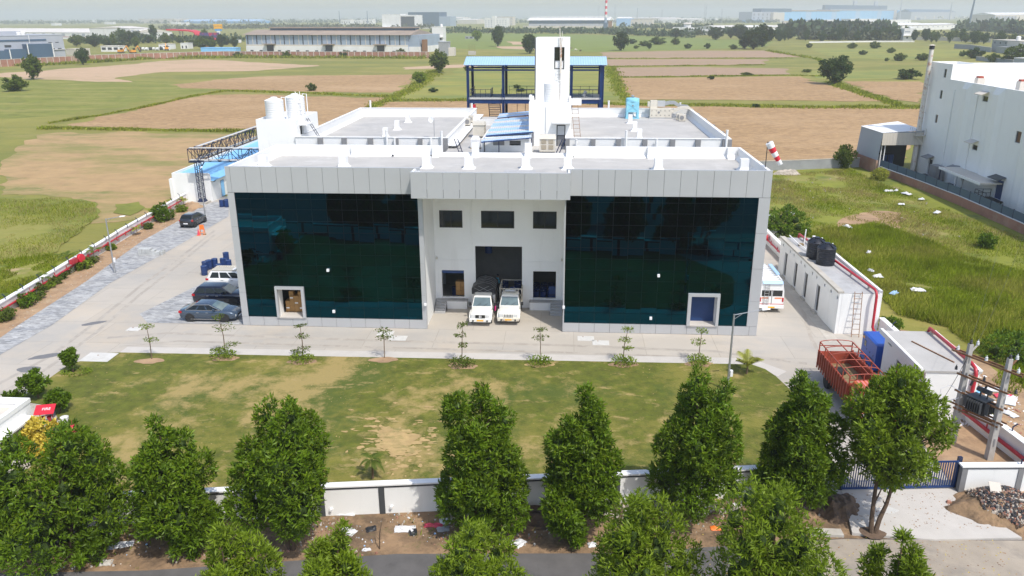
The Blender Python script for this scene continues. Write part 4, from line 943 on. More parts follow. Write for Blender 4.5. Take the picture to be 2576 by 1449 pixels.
    for x0, x1, nm, mt in ((xw, xf, 'windscreen', 'windscreen'), (xb, xt, 'rear_window', 'car_glass')):
        sg = 1 if nm == 'windscreen' else -1
        x1 = x1 + (.06 if sg > 0 else -.04); k0, k1 = .08, .90; m = MB()
        pts = [(lerp(x0, x1, k) + sg * e, s * lerp(wbs, wt + .03, k) * .9, lerp(zb, zm, k)) for k, s in ((k0, -1), (k0, 1), (k1, 1), (k1, -1))]
        p2 = [(x - sg * .03, y, z - .01) for x, y, z in pts]
        m.add(pts + p2, [(0, 1, 2, 3), (4, 5, 6, 7), (0, 1, 5, 4), (1, 2, 6, 5), (2, 3, 7, 6), (3, 0, 4, 7)]).build(nm, mt, t)
    hw = st[len(st) // 2][1]
    for x in (-wb / 2, wb / 2):
        for sy in (-1, 1):
            a = MB().cyl((0, 0, -.05), r * 1.16, .10, 22).build('wheel_arch', 'black_frame', t, loc=(x, sy * (hw - .045), r * 1.02)); a.rotation_euler = (R(90), 0, 0)
            wheel(t, x, sy * (hw - .09), r, .22)
    xf_, xr_ = st[-1][0], st[0][0]; hf, hr = st[-2][1], st[1][1]; zf, zk = st[-2][3], st[1][3]
    for sy in (-1, 1):
        MB().box(xf_ - .32, sy * (hf - .27) - .22, zf - .16, xf_ - .04, sy * (hf - .27) + .22, zf - .01).build('headlight', 'lamp_clear', t)
        MB().box(xr_ + .03, sy * (hr - .2) - .22, zk - .12, xr_ + .28, sy * (hr - .2) + .19, zk + .05).build('tail_light', 'lamp_red', t)
    MB().box(xf_ - .1, -.42, .42, xf_ + .015, .42, .62).build('grille', 'black_frame', t)
    MB().box(xf_ - .05, -.26, .33, xf_ + .03, .26, .43).build('number_plate', 'label_white', t); MB().box(xr_ - .03, -.26, .5, xr_ + .05, .26, .62).build('number_plate', 'label_white', t)
    return t
sedan_st = [(-2.32, .70, .36, .72, .86), (-2.18, .84, .26, .84, .98), (-1.5, .90, .20, .88, 1.00), (-.4, .905, .18, .88, .98), (.7, .905, .18, .87, .96), (1.3, .895, .19, .84, .93), (1.9, .87, .22, .76, .84), (2.22, .78, .26, .62, .70), (2.34, .62, .34, .54, .60)]
t = car('parked_sedan', 'blue grey sedan parked in front of the row beside the facade', (-3.1, 1.35, .016), R(1), 'car_slate', sedan_st, (-1.95, -1.0, .20, 1.25, .93, 1.43, .80, .58), 4.66, 2.80, .33)
m = MB(); m.box(-1.35, -.925, .22, 1.05, -.905, .27); m.build('sill_trim', 'rim', t)
m = MB(); m.bar((-1.75, -.825, .98), (-1.05, -.665, 1.36), .03); m.bar((-1.05, -.665, 1.36), (.15, -.645, 1.37), .03); m.bar((.15, -.645, 1.37), (1.05, -.81, .97), .03); m.bar((-1.75, -.825, .97), (1.05, -.825, .96), .025); m.build('window_trim', 'rim', t)
suv_st = [(-2.2, .74, .42, .95, 1.05), (-2.08, .86, .30, 1.02, 1.14), (-1.4, .905, .26, 1.03, 1.14), (-.2, .91, .24, 1.02, 1.10), (.8, .91, .24, 1.0, 1.08), (1.3, .905, .25, .97, 1.06), (1.9, .88, .28, .92, 1.01), (2.14, .80, .32, .80, .92), (2.22, .68, .40, .7, .8)]
car('parked_suv', 'dark navy compact suv parked between the sedan and the white car', (-3.75, 4.95, .016), R(2), 'car_navy', suv_st, (-2.05, -1.7, .35, 1.15, 1.08, 1.66, .82, .66), 4.4, 2.62, .36)
mpv_st = [(-2.25, .72, .40, .9, 1.02), (-2.12, .84, .28, 1.0, 1.1), (-1.4, .875, .22, 1.0, 1.09), (-.2, .88, .20, .98, 1.06), (.8, .88, .20, .97, 1.03), (1.4, .87, .21, .93, 1.0), (1.95, .84, .24, .84, .92), (2.2, .76, .3, .72, .8), (2.28, .6, .36, .62, .7)]
t = car('parked_van', 'white people carrier with roof rack, behind the navy suv', (-4.35, 9.1, .016), R(1), 'car_white', mpv_st, (-2.12, -1.75, .55, 1.55, 1.05, 1.70, .80, .64), 4.5, 2.78, .33)
m = MB()
for sy in (-.62, .62): m.bar((-1.6, sy, 1.76), (.45, sy, 1.76), .07, .09)
for x in (-1.6, .45): m.bar((x, -.62, 1.76), (x, .62, 1.76), .07, .09)
for k in range(8): m.bar((-1.45 + k * .2, -.6, 1.76), (-1.45 + k * .2, .6, 1.76), .10, .03)
m.build('roof_rack', 'beige', t)
hb_st = [(-1.86, .70, .42, .82, .95), (-1.76, .80, .30, .92, 1.04), (-1.2, .835, .24, .93, 1.02), (-.2, .84, .22, .92, 1.0), (.6, .84, .22, .9, .97), (1.1, .83, .23, .86, .93), (1.6, .80, .26, .76, .83), (1.84, .66, .32, .62, .7)]
car('parked_hatchback', 'dark grey hatchback parked on the paving near the gantry, seen from behind', (-18.15, 31.1, .016), R(88), 'car_graphite', hb_st, (-1.76, -1.35, .25, 1.05, .97, 1.50, .76, .60), 3.75, 2.45, .30)
# ---- drums
def drum_proto():
    t = thing('drum', 'x', 'drum', (0, 0, 0), group='blue steel drums')
    MB().lathe([(.27, 0), (.285, .02), (.285, .29), (.298, .30), (.298, .32), (.285, .33), (.285, .58), (.298, .59), (.298, .61), (.285, .62), (.285, .86), (.298, .87), (.298, .89), (.275, .89), (.27, .86), (.01, .86)], n=18).build('body', 'drum_blue', t, smooth=True)
    MB().cyl((.15, .05, .86), .05, .03, 8).build('bung', 'galvanised', t)
    return t
V_ = crop(700, 840, 3.45)
dp = drum_proto(); used = [False]
def drum(p, label, rz=None, z=.0):
    rz = random.random() * 6 if rz is None else rz
    if not used[0]:
        used[0] = True; dp.location = (p[0], p[1], z); dp['label'] = label; return dp
    return copy_tree(dp, (p[0], p[1], z), rz, label)
for (x, y), lab in zip(((305, 785), (318, 725), (368, 705), (447, 685), (500, 760), (560, 680), (632, 705), (598, 600)),
        ('blue drum standing nearest the viewer in the loose yard group', 'blue drum right behind the nearest one', 'blue drum in the middle of the loose row', 'blue drum at the right end of the loose row of four', 'short blue drum just behind the white people carrier',
         'blue drum standing left of the two near the facade corner', 'blue drum with a tap near the facade corner', 'blue drum behind the one with the tap')):
    p = g(*V_(x, y)); drum((p.x, p.y + .25), lab)
k = 0
for r_ in range(7):
    for c_ in range(4):
        if (r_ == 0 and c_ < 1): continue
        p = Vector((-5.9 + c_ * .66 + r_ * .12, 15.6 + r_ * .66, 0)); drum((p.x + random.uniform(-.05, .05), p.y), 'blue drum, row %s of the block by the facade corner, %s' % (('one', 'two', 'three', 'four', 'five', 'six', 'seven')[r_], ('at its left end', 'second from its left end', 'third from its left end', 'at its right end')[c_]))
for r_ in range(5):
    for c_ in range(3): drum((-18.6 + .64 * c_ + r_ * .4, 40.2 + r_ * .5), 'dark blue drum by the outbuilding door, %s row, %s' % (('front', 'second', 'third', 'fourth', 'back')[r_], ('left', 'middle', 'right')[c_]))
# ---- cone, barrier, block pile
p = g(*V_(240, 245)); t = thing('traffic_cone', 'orange traffic cone beside the orange stand', 'cone', p)
MB().lathe([(.16, .03), (.03, .72), (.01, .72)], n=14).build('cone', 'plastic_red', t, smooth=True); MB().box(-.2, -.2, 0, .2, .2, .03).build('base', 'orange', t)
p = g(*V_(290, 238)); t = thing('barrier_stand', 'orange folding warning stand on the yard near the hatchback', 'stand', p, R(10))
m = MB(); m.bar((-.22, -.2, 0), (-.2, 0, 1.15), .06); m.bar((.22, -.2, 0), (.2, 0, 1.15), .06); m.bar((-.22, .25, 0), (-.2, 0, 1.15), .05); m.bar((.25, .25, 0), (.2, 0, 1.15), .05); m.bar((-.2, 0, 1.12), (.2, 0, 1.12), .06); m.bar((-.22, -.15, .3), (.22, -.15, .3), .05); m.build('frame', 'orange', t)
MB().box(-.2, -.05, .62, .2, .0, 1.1).build('board', 'orange', t); MB().box(.05, -.1, 0, .4, .1, .1).build('weight', 'beige_dark', t)
t = thing('paver_pile', 'stack of grey paver blocks left on the paving', 'pile', g(373, 640), R(4))
for i in range(5):
    for j in range(3):
        for k in range(4):
            if i > 2 and k > 2 - (i - 3): continue
            MB().box(i * .42 - .9 + random.uniform(-.02, .02), j * .26 - .3, k * .16, i * .42 - .9 + .39, j * .26 - .3 + .24, k * .16 + .15).build('block', 'paver_block', t)
m = MB()
for i in range(26): x, y = random.uniform(.5, 1.5), random.uniform(-.4, .5); m.box(x, y, 0, x + .2, y + .12, random.uniform(.08, .45))
m.build('loose_blocks', 'paver_block', t, kind='stuff')
# manholes and asphalt patches of the yard
def manhole(px, r, label, lid='manhole_lid', sq=0):
    c = g(*px); t = thing('manhole', label, 'manhole', (c.x, c.y, 0))
    if sq: MB().box(-sq, -sq * .72, 0, sq, sq * .72, .07 if sq > 1 else .022).build('frame', 'manhole_frame', t)
    z = (.07 if sq > 1 else .022) if sq else 0
    MB().lathe([(r, z), (r, z + .018), (r * .93, z + .018), (r * .93, z + .010), (.01, z + .010)] if sq else [(r, 0), (r, .012), (.01, .012)], n=28).build('lid', lid, t)
    if sq: MB().box(-.25, r * .55, z + .010, -.17, r * .55 + .08, z + .03).build('handle', 'rusty', t)
G_ = crop(0, 1300, 2.634)
for px, rx, ry, rot, sd in (((115, 896), 1.02, .42, .5, 1.2), ((72, 930), .82, .52, 0, 4.4), ((238, 813), 1.0, .34, .6, 2.2)):
    c = g(*px); props(MB().prism(blob((c.x, c.y), rx, ry, 36, .25, sd, rot), -.02, .008).build('tar_patch', 'manhole_lid'), kind='structure')
manhole(G_(1010, 225), .42, 'round lid on a pale raised concrete block at the lawn corner', 'manhole_frame', 1.05)
H_ = crop(500, 1220, 2.1467); I_ = crop(1700, 1220, 1.9815)
manhole(H_(2130, 152), .42, 'round manhole nearer the plinth, left of the loading recess', 'manhole_frame', .62); manhole(H_(2235, 192), .44, 'round manhole nearer the lawn, left of the loading recess', 'manhole_frame', .65)
manhole(I_(1125, 180), .42, 'round manhole nearer the right facade', 'manhole_frame', .62); manhole(I_(1240, 213), .42, 'round manhole nearer the lawn in front of the right facade', 'manhole_frame', .62)
manhole(H_(40, 118), .42, 'round manhole on the yard near the first sapling', 'manhole_frame', .5); manhole((240, 618), .4, 'pale lid in the paved strip beside the block pile', 'manhole_frame', .6); manhole((200, 672), .4, 'pale lid in the paved strip left of the street lamp', 'manhole_frame', .6)
# ---- pickups in the recess
def pickup(label, loc, rz, mat, tarp):
    t = thing('pickup_truck', label, 'pickup truck', loc, rz)
    bonnet = MB().loft([[(x, -hw, zb), (x, hw, zb), (x, hw, zt - .06), (x, hw * .85, zt), (x, -hw * .85, zt), (x, -hw, zt - .06)] for x, hw, zb, zt in ((.55, .80, .42, 1.12), (1.5, .78, .42, 1.08), (2.05, .74, .42, 1.02), (2.15, .70, .45, .95))])
    b = bonnet.build('bonnet', mat, t); b.data.shade_smooth(); b.data.set_sharp_from_angle(angle=R(35))
    cab = MB().loft([[(-.75, -.82, .42), (.75, -.82, .42), (.75, .82, .42), (-.75, .82, .42)], [(-.75, -.82, 1.12), (.78, -.82, 1.12), (.78, .82, 1.12), (-.75, .82, 1.12)], [(-.70, -.70, 1.80), (.28, -.68, 1.80), (.28, .68, 1.80), (-.70, .70, 1.80)], [(-.62, -.6, 1.86), (.18, -.6, 1.86), (.18, .6, 1.86), (-.62, .6, 1.86)]])
    c = cab.build('cab', mat, t); s = c.modifiers.new('Bevel', 'BEVEL'); s.width = .04; s.segments = 2; s.limit_method = 'ANGLE'; s.angle_limit = R(25)
    MB().add([(.775, -.72, 1.18), (.775, .72, 1.18), (.335, .62, 1.75), (.335, -.62, 1.75), (.74, -.72, 1.18), (.74, .72, 1.18), (.30, .62, 1.75), (.30, -.62, 1.75)], [(0, 1, 2, 3), (7, 6, 5, 4), (0, 4, 5, 1), (1, 5, 6, 2), (2, 6, 7, 3), (3, 7, 4, 0)]).build('windscreen', 'windscreen', t)
    m = MB(); m.bar((.80, -.4, 1.2), (.66, -.1, 1.36), .02); m.bar((.80, .15, 1.2), (.66, .45, 1.36), .02); m.build('wiper', 'black_frame', t)
    for sy in (-1, 1):
        MB().add([(-.55, sy * .825, 1.16), (.6, sy * .825, 1.16), (.22, sy * .725, 1.74), (-.55, sy * .725, 1.74)], [(0, 1, 2, 3) if sy < 0 else (3, 2, 1, 0)]).build('side_window', 'car_glass', t)
        MB().box(.45, sy * .98 - .09, 1.10, .55, sy * .98 + .09, 1.36).build('mirror', 'plastic_black', t); MB().bar((.5, sy * .8, 1.15), (.5, sy * .95, 1.2), .03).build('mirror_arm', 'plastic_black', t)
        fl = MB().loft([[(x, sy * .70, z), (x, sy * .90, z - .02), (x, sy * .90, z - .2), (x, sy * .70, z - .2)] for x, z in ((.75, .70), (.95, .92), (1.5, .94), (1.85, .82), (2.0, .66))]).build('wing', mat, t)
        MB().box(2.02, sy * .56 - .15, .72, 2.17, sy * .56 + .15, .92).build('headlight', 'lamp_clear', t)
        q = MB().cyl((0, 0, 0), .07, .05, 12).build('fog_lamp', 'dark_metal', t, loc=(2.30, sy * .55, .50)); q.rotation_euler = (0, R(90), 0)
        wheel(t, 1.38, sy * .74, .34, .22, 'galvanised'); wheel(t, -1.55, sy * .74, .34, .22, 'galvanised')
    MB().box(1.95, -.84, .40, 2.32, .84, .62).build('bumper', mat if tarp else 'truck_worn', t)
    MB().box(2.14, -.38, .68, 2.19, .38, .92).build('grille', 'black_frame' if tarp else mat, t)
    m = MB()
    for k in range(2 if tarp else 6): yy = (k - .5) * .12 if tarp else (k - 2.5) * .12; m.box(2.19, yy - .025, .69, 2.21, yy + .025, .91)
    m.build('grille_bar', 'label_white' if tarp else 'black_frame', t)
    MB().box(2.32, -.26, .47, 2.335, .26, .58).build('number_plate', 'plate_yellow', t)
    MB().box(-2.6, -.75, .50, .6, .75, .64).build('chassis', 'dark_metal', t)
    # cargo bed
    m = MB(); H = 1.98
    m.box(-3.25, -.92, .64, -.80, .92, .74); m.box(-3.25, -.92, .74, -.80, -.86, H); m.box(-3.25, .86, .74, -.80, .92, H)
    if tarp: m.box(-.86, -.86, .74, -.80, .86, H)
    m.build('cargo_bed', mat if tarp else 'truck_worn', t)
    if tarp:
        rings = []
        for x, dz in ((-3.3, 0), (-2.6, .02), (-2.2, -.02), (-1.8, .03), (-1.4, -.01), (-1.0, .02), (-.76, 0)):
            rings.append([(x, -.97, 1.62), (x, -.98, H + .1), (x, -.55, H + .42 + dz), (x, 0, H + .55 + dz), (x, .55, H + .42 + dz), (x, .98, H + .1), (x, .97, 1.62)])
        tp = MB().loft(rings).build('tarpaulin', 'tarp', t)
        m = MB()
        for x in (-2.7, -2.3, -1.9, -1.45, -1.0):
            P_ = [(x, -.985, H + .1), (x, -.56, H + .45), (x, 0, H + .58), (x, .56, H + .45), (x, .985, H + .1)]
            m.tube(P_, .014, 4)
        m.bar((-.745, -.9, 1.66), (-.745, .45, H + .36), .02); m.bar((-.745, .9, 1.66), (-.745, -.45, H + .36), .02); m.bar((-.745, -.3, 1.66), (-.745, .8, H + .2), .02); m.bar((-.745, .3, 1.66), (-.745, -.8, H + .2), .02)
        m.build('rope', 'rope', t)
    else:
        m = MB()
        for z in (H + .02, 1.45, 1.15): m.bar((-.83, -.9, z), (-.83, .9, z), .06, .07)
        for k in range(8): y = -.88 + k * .25; m.bar((-.83, y, .74), (-.83, y, H), .05)
        m.bar((-3.25, -.9, H + .03), (-.8, -.9, H + .03), .07); m.bar((-3.25, .9, H + .03), (-.8, .9, H + .03), .07); m.bar((-3.22, -.9, H), (-3.22, .9, H), .05)
        m.build('headboard', 'truck_worn', t)
        m = MB(); m.bar((-.1, -.62, 1.9), (-.1, .62, 1.9), .05); m.bar((-.6, -.62, 1.9), (-.6, .62, 1.9), .05)
        for k in range(6): m.bar((-.65, -.55 + .22 * k, 1.93), (-.05, -.55 + .22 * k, 1.93), .03)
        m.build('roof_rack', 'truck_worn', t)
        props(MB().tube([(-.35, -.4, 2.02), (-.33, .35, 2.02)], .09, 8).build('roll', 'cladding', t))
    return t
K_ = crop(1780, 1040, 5.796)
pa, pb = g(*K_(465, 1300)), g(*K_(1075, 1280))
pickup('white pickup with a roped black tarpaulin over its load', (pa.x - .02, pa.y + 2.25, 0), R(-90), 'truck_white', True)
pickup('worn white pickup with an open slatted cargo bed', (pb.x + .05, pb.y + 2.25, 0), R(-90), 'truck_white', False)
t = thing('cloth', 'pink cloth hanging at the door mirror of the tarpaulin pickup', 'cloth', (pa.x + 1.0, pa.y + 2.0, .62)); MB().loft([[(-.05, -.1, 0), (.05, -.1, .02), (.05, .1, 0), (-.05, .1, .04)], [(-.04, -.12, .3), (.06, -.1, .3), (.05, .12, .3), (-.05, .1, .3)], [(-.03, -.05, .52), (.03, -.05, .52), (.03, .05, .52), (-.03, .05, .52)]]).build('fold', 'cloth_pink', t)
# drums in the loading bay and on the open pickup
for i, (x, y) in enumerate(((20.1, 6.2), (20.2, 7.0), (20.15, 7.8), (20.1, 8.6), (21.2, 6.9), (21.25, 7.7), (21.2, 8.5), (18.6, 8.8))):
    copy_tree(dp, (x, y, .15), i * 1.3, 'dark drum in the middle bay, ' + ('first of the left file', 'second of the left file', 'third of the left file', 'last of the left file', 'first of the right file', 'second of the right file', 'last of the right file', 'alone by the left side wall')[i], 'drums inside the loading bays', scale=(1.05, 1.05, 1.15))
copy_tree(dp, (pb.x + .2, pb.y + 4.1, .75), 1, 'dark drum standing on the bed of the open pickup', 'drums on the pickup', scale=(1.1, 1.1, 1.1))
for i in range(4):
    for j in range(3): copy_tree(dp, (22.85 + .62 * j, 6.6 + i * .66, .15), i + j, 'dark drum inside the right loading door, %s row, %s' % (('front', 'second', 'third', 'back')[i], ('left', 'middle', 'right')[j]), 'drums inside the loading bays')
copy_tree(dp, (18.75, 8.0, 3.9), 0, 'blue drum hanging high at the back of the middle bay', 'drums inside the loading bays', scale=(1.1, 1.1, 1.5))
t = thing('carton_stack', 'yellow brown carton block inside the left loading door', 'cartons', (16.5, 6.1, .8))
for i in range(2):
    for k in range(3): MB().box(-.35 + i * .45, -.3, k * .4, .07 + i * .45, .3, k * .4 + .38).build('carton', 'carton', t)
copy_tree(dp, (15.9, 7.2, .15), 0, 'blue drum behind the cartons in the left loading door', 'drums inside the loading bays')
t = thing('blue_crate', 'blue panel leaning inside the right loading door', 'panel', (24.3, 6.0, .15)); MB().box(-.35, -.04, 0, .25, .04, 1.5).build('panel', 'shutter_blue', t); MB().box(-.35, -.06, .7, .25, -.04, .8).build('rail', 'navy_steel', t)
# cartons behind the left door of the facade
t = thing('pallet', 'wooden pallet with stacked brown cartons in the left facade door', 'pallet', (3.9, 1.55, .76))
MB().box(-.75, -.5, .08, .75, .5, .12).build('deck', 'carton', t)
for x in (-.7, 0, .62): MB().box(x, -.5, 0, x + .1, .5, .08).build('bearer', 'beige_dark', t)
q = thing('carton_stack', 'stacked brown cartons with white labels on the pallet in the left facade door', 'cartons', (3.9, 1.55, .88))
for i in range(4):
    for k, zz in enumerate((0, .42, .84)):
        if k == 2 and i == 0: continue
        cc = MB().box(-.72 + i * .36, -.45, zz, -.72 + i * .36 + .345, .1, zz + .41).build('carton', 'carton', q)
        if (i + k) % 3 == 0: MB().box(-.68 + i * .36, -.457, zz + .2, -.68 + i * .36 + .25, -.452, zz + .3).build('carton_label', 'label_white', cc)
for i in (0, 2): MB().box(-.4 + i * .36, -.4, 1.26, -.4 + i * .36 + .34, .1, 1.62).build('carton', 'carton', q)
q = thing('carton_stack', 'lower stack of lighter cartons at the right side of the facade door', 'cartons', (4.78, 1.5, .80))
for i in range(2):
    for k in range(3 - i): MB().box(-.1 + i * .33, -.4, k * .4, .21 + i * .33, .1, k * .4 + .39).build('carton', 'plate_yellow' if 0 else 'carton', q)
# ---- the person in the loading bay
def person(loc, rz, label):
    t = thing('person', label, 'person', loc, rz)
    V = [(0, 0, .93), (0, 0, 1.12), (0, .02, 1.38), (0, .03, 1.50), (0, .05, 1.62), (0, .05, 1.74), (-.19, .02, 1.40), (-.25, .10, 1.16), (-.20, .34, 1.05), (-.19, .42, 1.04), (.19, .02, 1.40), (.25, .06, 1.14), (.22, .28, .98), (.21, .36, .97),
         (-.10, 0, .88), (-.11, .03, .48), (-.11, -.02, .08), (-.11, .13, .04), (.10, 0, .88), (.12, .05, .48), (.12, .02, .08), (.12, .17, .04)]
    E_ = [(0, 1), (1, 2), (2, 3), (3, 4), (4, 5), (2, 6), (6, 7), (7, 8), (8, 9), (2, 10), (10, 11), (11, 12), (12, 13), (0, 14), (14, 15), (15, 16), (16, 17), (0, 18), (18, 19), (19, 20), (20, 21)]
    rad = [.15, .14, .16, .06, .09, .075, .07, .05, .038, .03, .07, .05, .038, .03, .09, .065, .045, .04, .09, .065, .045, .04]
    me = bpy.data.meshes.new('person_body'); me.from_pydata(V, E_, []); o = link('body', me, None, t)
    o.modifiers.new('Skin', 'SKIN'); 
    for i, s in enumerate(me.skin_vertices[0].data): s.radius = (rad[i], rad[i] * (.72 if i in (0, 1, 2) else 1)); s.use_root = (i == 0)
    o.modifiers.new('Sub', 'SUBSURF').levels = 1
    dg = bpy.context.evaluated_depsgraph_get(); me2 = bpy.data.meshes.new_from_object(o.evaluated_get(dg)); o.modifiers.clear(); o.data = me2
    for mt in ('skin', 'shirt_cyan', 'trousers'): me2.materials.append(MATS[mt])
    for p in me2.polygons:
        c = p.center; p.material_index = 2 if c.z < .95 else (1 if c.z < 1.5 and not (c.y > .3) else 0); p.use_smooth = True
    MB().lathe([(.01, .10), (.07, .09), (.10, .03), (.095, -.04), (.06, -.05)], n=14).build('hair', 'hair', t, smooth=True, loc=(0, .04, 1.71))
    return t
person((19.45, 8.2, .14), R(-70), 'person in a cyan shirt and dark trousers reaching towards the drums in the bay')
# ================================================================ RIGHT SIDE OF THE COMPOUND
t = thing('minibus', 'white minibus seen from behind with roof carrier and rear ladder, beside the factory', 'minibus', (42.05, 5.15, 0))
prof = [(-.98, .45), (-1.02, 1.2), (-.98, 1.9), (-.86, 2.42), (-.55, 2.58), (.55, 2.58), (.86, 2.42), (.98, 1.9), (1.02, 1.2), (.98, .45)]
rings = [[(x * s, y, z if z < 2 else 2 + (z - 2) * k) for x, z in prof] for y, s, k in ((0, .97, .92), (.12, 1, 1), (5.2, 1, 1), (5.9, .96, .8), (6.3, .9, .2))]
b = MB().loft(rings).build('body', 'car_white', t); b.data.shade_smooth(); b.data.set_sharp_from_angle(angle=R(50))
for sx in (-1, 1):
    MB().box(sx * .44 - .38, -.012, 1.42, sx * .44 + .38, .03, 1.92).build('rear_window', 'window_glass', t)
    MB().box(sx * .52 - .28, -.02, 1.22, sx * .52 + .28, .02, 1.30).build('reflector', 'orange', t)
    MB().box(sx * .9 - .06, -.03, .95, sx * .9 + .06, .06, 1.30).build('tail_light', 'lamp_red', t)
    MB().box(sx * 1.0 - .03, .5, 1.45, sx * 1.0 + .03, 5.2, 2.0).build('side_window', 'car_glass', t)
    for y in (1.1, 4.8): wheel(t, sx * .86, 0, .36, .22); KIDS[t.name][-1].location = (sx * .86, y, .36); KIDS[t.name][-1].rotation_euler = (R(90), 0, R(90))
MB().box(-1.0, -.16, .42, 1.0, .1, .66).build('bumper', 'car_white', t); MB().box(-.97, -.015, .72, .97, .02, .77).build('red_stripe', 'lamp_red', t)
MB().box(-.26, -.18, .46, .26, -.155, .58).build('number_plate', 'plate_yellow', t); MB().box(-.02, -.01, .7, .02, .02, 1.95).build('door_seam', 'black_frame', t)
m = MB(); m.bar((-.62, -.10, .7), (-.62, -.10, 2.5), .035); m.bar((-.28, -.10, .7), (-.28, -.10, 2.5), .035)
for k in range(8): m.bar((-.62, -.10, .8 + k * .22), (-.28, -.10, .8 + k * .22), .03)
m.build('ladder', 'galvanised', t)
m = MB()
for sx in (-.75, .75): m.bar((sx, .3, 2.68), (sx, 4.4, 2.68), .07, .1)
for k in range(9): m.bar((-.72, .4 + k * .48, 2.66), (.72, .4 + k * .48, 2.66), .10, .03)
m.build('roof_carrier', 'label_white', t); MB().box(.62, 1.6, 2.7, .9, 4.4, 2.82).build('side_visor', 'blue_sheet', t); MB().loft([[(-.8, .02, 2.45), (.8, .02, 2.45), (.8, .3, 2.62), (-.8, .3, 2.62)], [(-.8, -.12, 2.5), (.8, -.12, 2.5), (.8, .1, 2.68), (-.8, .1, 2.68)]]).build('spoiler', 'blue_sheet', t)
# ---- toilet block
t = thing('toilet_block', 'long low white block with four dark doorways and two black tanks on its roof', 'building', (0, 0, 0))
TA, TB, TC, TD = (45.82, .8), (48.95, .8), (48.55, 16.6), (45.48, 16.6)
HZ = 3.25
doors = [(4.95, 5.75), (8.15, 8.95), (11.05, 11.85), (14.15, 14.95)]
vents = [15.6, 13.3, 12.2, 10.1, 9.05, 7.0, 5.9, 3.9, 2.4, .98]
holes = [(a, .15, b, 2.35) for a, b in doors] + [(y - .0, 2.68, y + .3, 2.93) for y in vents]
m = wall_holes(.8, 16.6, 0, HZ, 0, .22, holes)       # built along x, then swung on to the skewed west wall
yv = Vector((TD[0] - TA[0], TD[1] - TA[1], 0)).normalized(); L_ = (Vector((*TD, 0)) - Vector((*TA, 0))).length
nv = Vector((yv.y, -yv.x, 0))
m.v = [tuple(Vector((*TA, 0)) + yv * (x - .8) * L_ / 15.8 + nv * y + Vector((0, 0, z))) for x, y, z in m.v]; m.f = [f[::-1] for f in m.f]
m.box(TA[0] + .23, TA[1], 0, TB[0], TA[1] + .2, HZ); m.prism([(48.75, 1.0), TB, TC, (48.3, 16.6)], 0, HZ + .25); m.box(TD[0] + .25, 16.4, 0, 48.3, 16.6, HZ)
m.build('wall', 'white_paint', t)
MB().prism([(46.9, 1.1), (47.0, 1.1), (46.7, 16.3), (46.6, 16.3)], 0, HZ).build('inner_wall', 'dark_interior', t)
for a, b in doors:
    MB().box(45.45, a - .05, 0, 45.72 + .1, b + .05, .14).build('doorstep', 'concrete', t)
    q = Vector((*TA, 0)) + yv * (a - .8)
    MB().prism([(q.x + .12, a + .02), (q.x + .16, a + .02), (q.x + .16, b - .02), (q.x + .12, b - .02)], .15, 2.33).build('door', 'black_frame', t)
MB().prism([(TA[0] + .3, .802), (TB[0] - .2, .802), (TC[0] - .25, 16.55), (TD[0] + .3, 16.55)], HZ, HZ + .04).build('roof', 'grey_slab', t)
MB().prism([(TA[0] - .12, .78), (TA[0] + .32, .78), (TD[0] + .32, 16.62), (TD[0] - .12, 16.62)], HZ, HZ + .16).build('roof_lip', 'concrete', t)
MB().prism([(44.9, -1.0), (45.75, -.3), (45.48, 16.6), (44.9, 16.6)], .004, .012).build('apron_strip', 'concrete', t)
def black_tank(x, y, label):
    t = thing('black_tank', label, 'water tank', (x, y, HZ + .04), group='black tanks on the toilet block')
    r, h = .74, 1.35; prof = [(r * .97, 0)]
    for i in range(8): z0 = h * i / 8; d = h / 8; prof += [(r, z0 + .1 * d), (r, z0 + .7 * d), (r * .96, z0 + .8 * d), (r * .96, z0 + .95 * d)]
    prof += [(r, h), (r * 1.03, h + .08), (r * .93, h + .14), (r * .5, h + .36), (r * .32, h + .4), (r * .32, h + .5), (.01, h + .52)]
    MB().lathe(prof, n=30).build('body', 'tank_black', t, smooth=True)
    for k in range(6):
        a = math.pi * k / 3; MB().bar((r * .4 * math.cos(a), r * .4 * math.sin(a), h + .40), (r * .93 * math.cos(a), r * .93 * math.sin(a), h + .2), .10, .1).build('rib', 'tank_black', t)
    MB().cyl((r * .6, .1, h + .25), .06, .18, 10).build('inlet', 'label_white', t); return t
black_tank(46.95, 8.2, 'nearer black ribbed water tank on the toilet block'); black_tank(46.62, 9.95, 'farther black ribbed water tank on the toilet block')
t = thing('red_pipe', 'red fire pipe over the toilet block roof, dropping at its end wall', 'pipe', (0, 0, 0))
MB().tube([(47.1, 17.2, 2.4), (47.12, 16.7, 3.6), (47.7, 8.3, 3.62), (48.32, .75, 3.62), (48.34, .45, 3.5), (48.36, .35, 3.2), (48.4, .35, .75), (48.5, .2, .5), (48.75, -.4, .42), (48.9, -6.3, .42)], .10, 10).build('pipe', 'red_pipe', t, smooth=True)
m = MB()
for y in (15.5, 12, 8.5, 5, 1.8): m.bar((47.2 + (16 - y) * .075, y, HZ), (47.2 + (16 - y) * .075, y, 3.6), .1, .2)
m.build('support', 'concrete', t)
t = thing('white_pipes', 'thin white pipes and valves on the far end of the toilet roof', 'pipe', (0, 0, 0))
MB().tube([(46.1, 16.2, 3.6), (46.2, 14.0, 3.5), (46.6, 10.8, 3.5)], .05, 8).build('pipe', 'label_white', t); MB().tube([(46.75, 13.8, 3.4), (46.8, 13.8, 4.8)], .05, 8).build('pipe', 'label_white', t); MB().bar((46.7, 13, 3.4), (46.9, 11, 3.4), .05).build('pipe', 'label_white', t); MB().box(46.3, 13.6, 3.3, 46.7, 14.0, 3.5).build('valve_block', 'beige_dark', t)
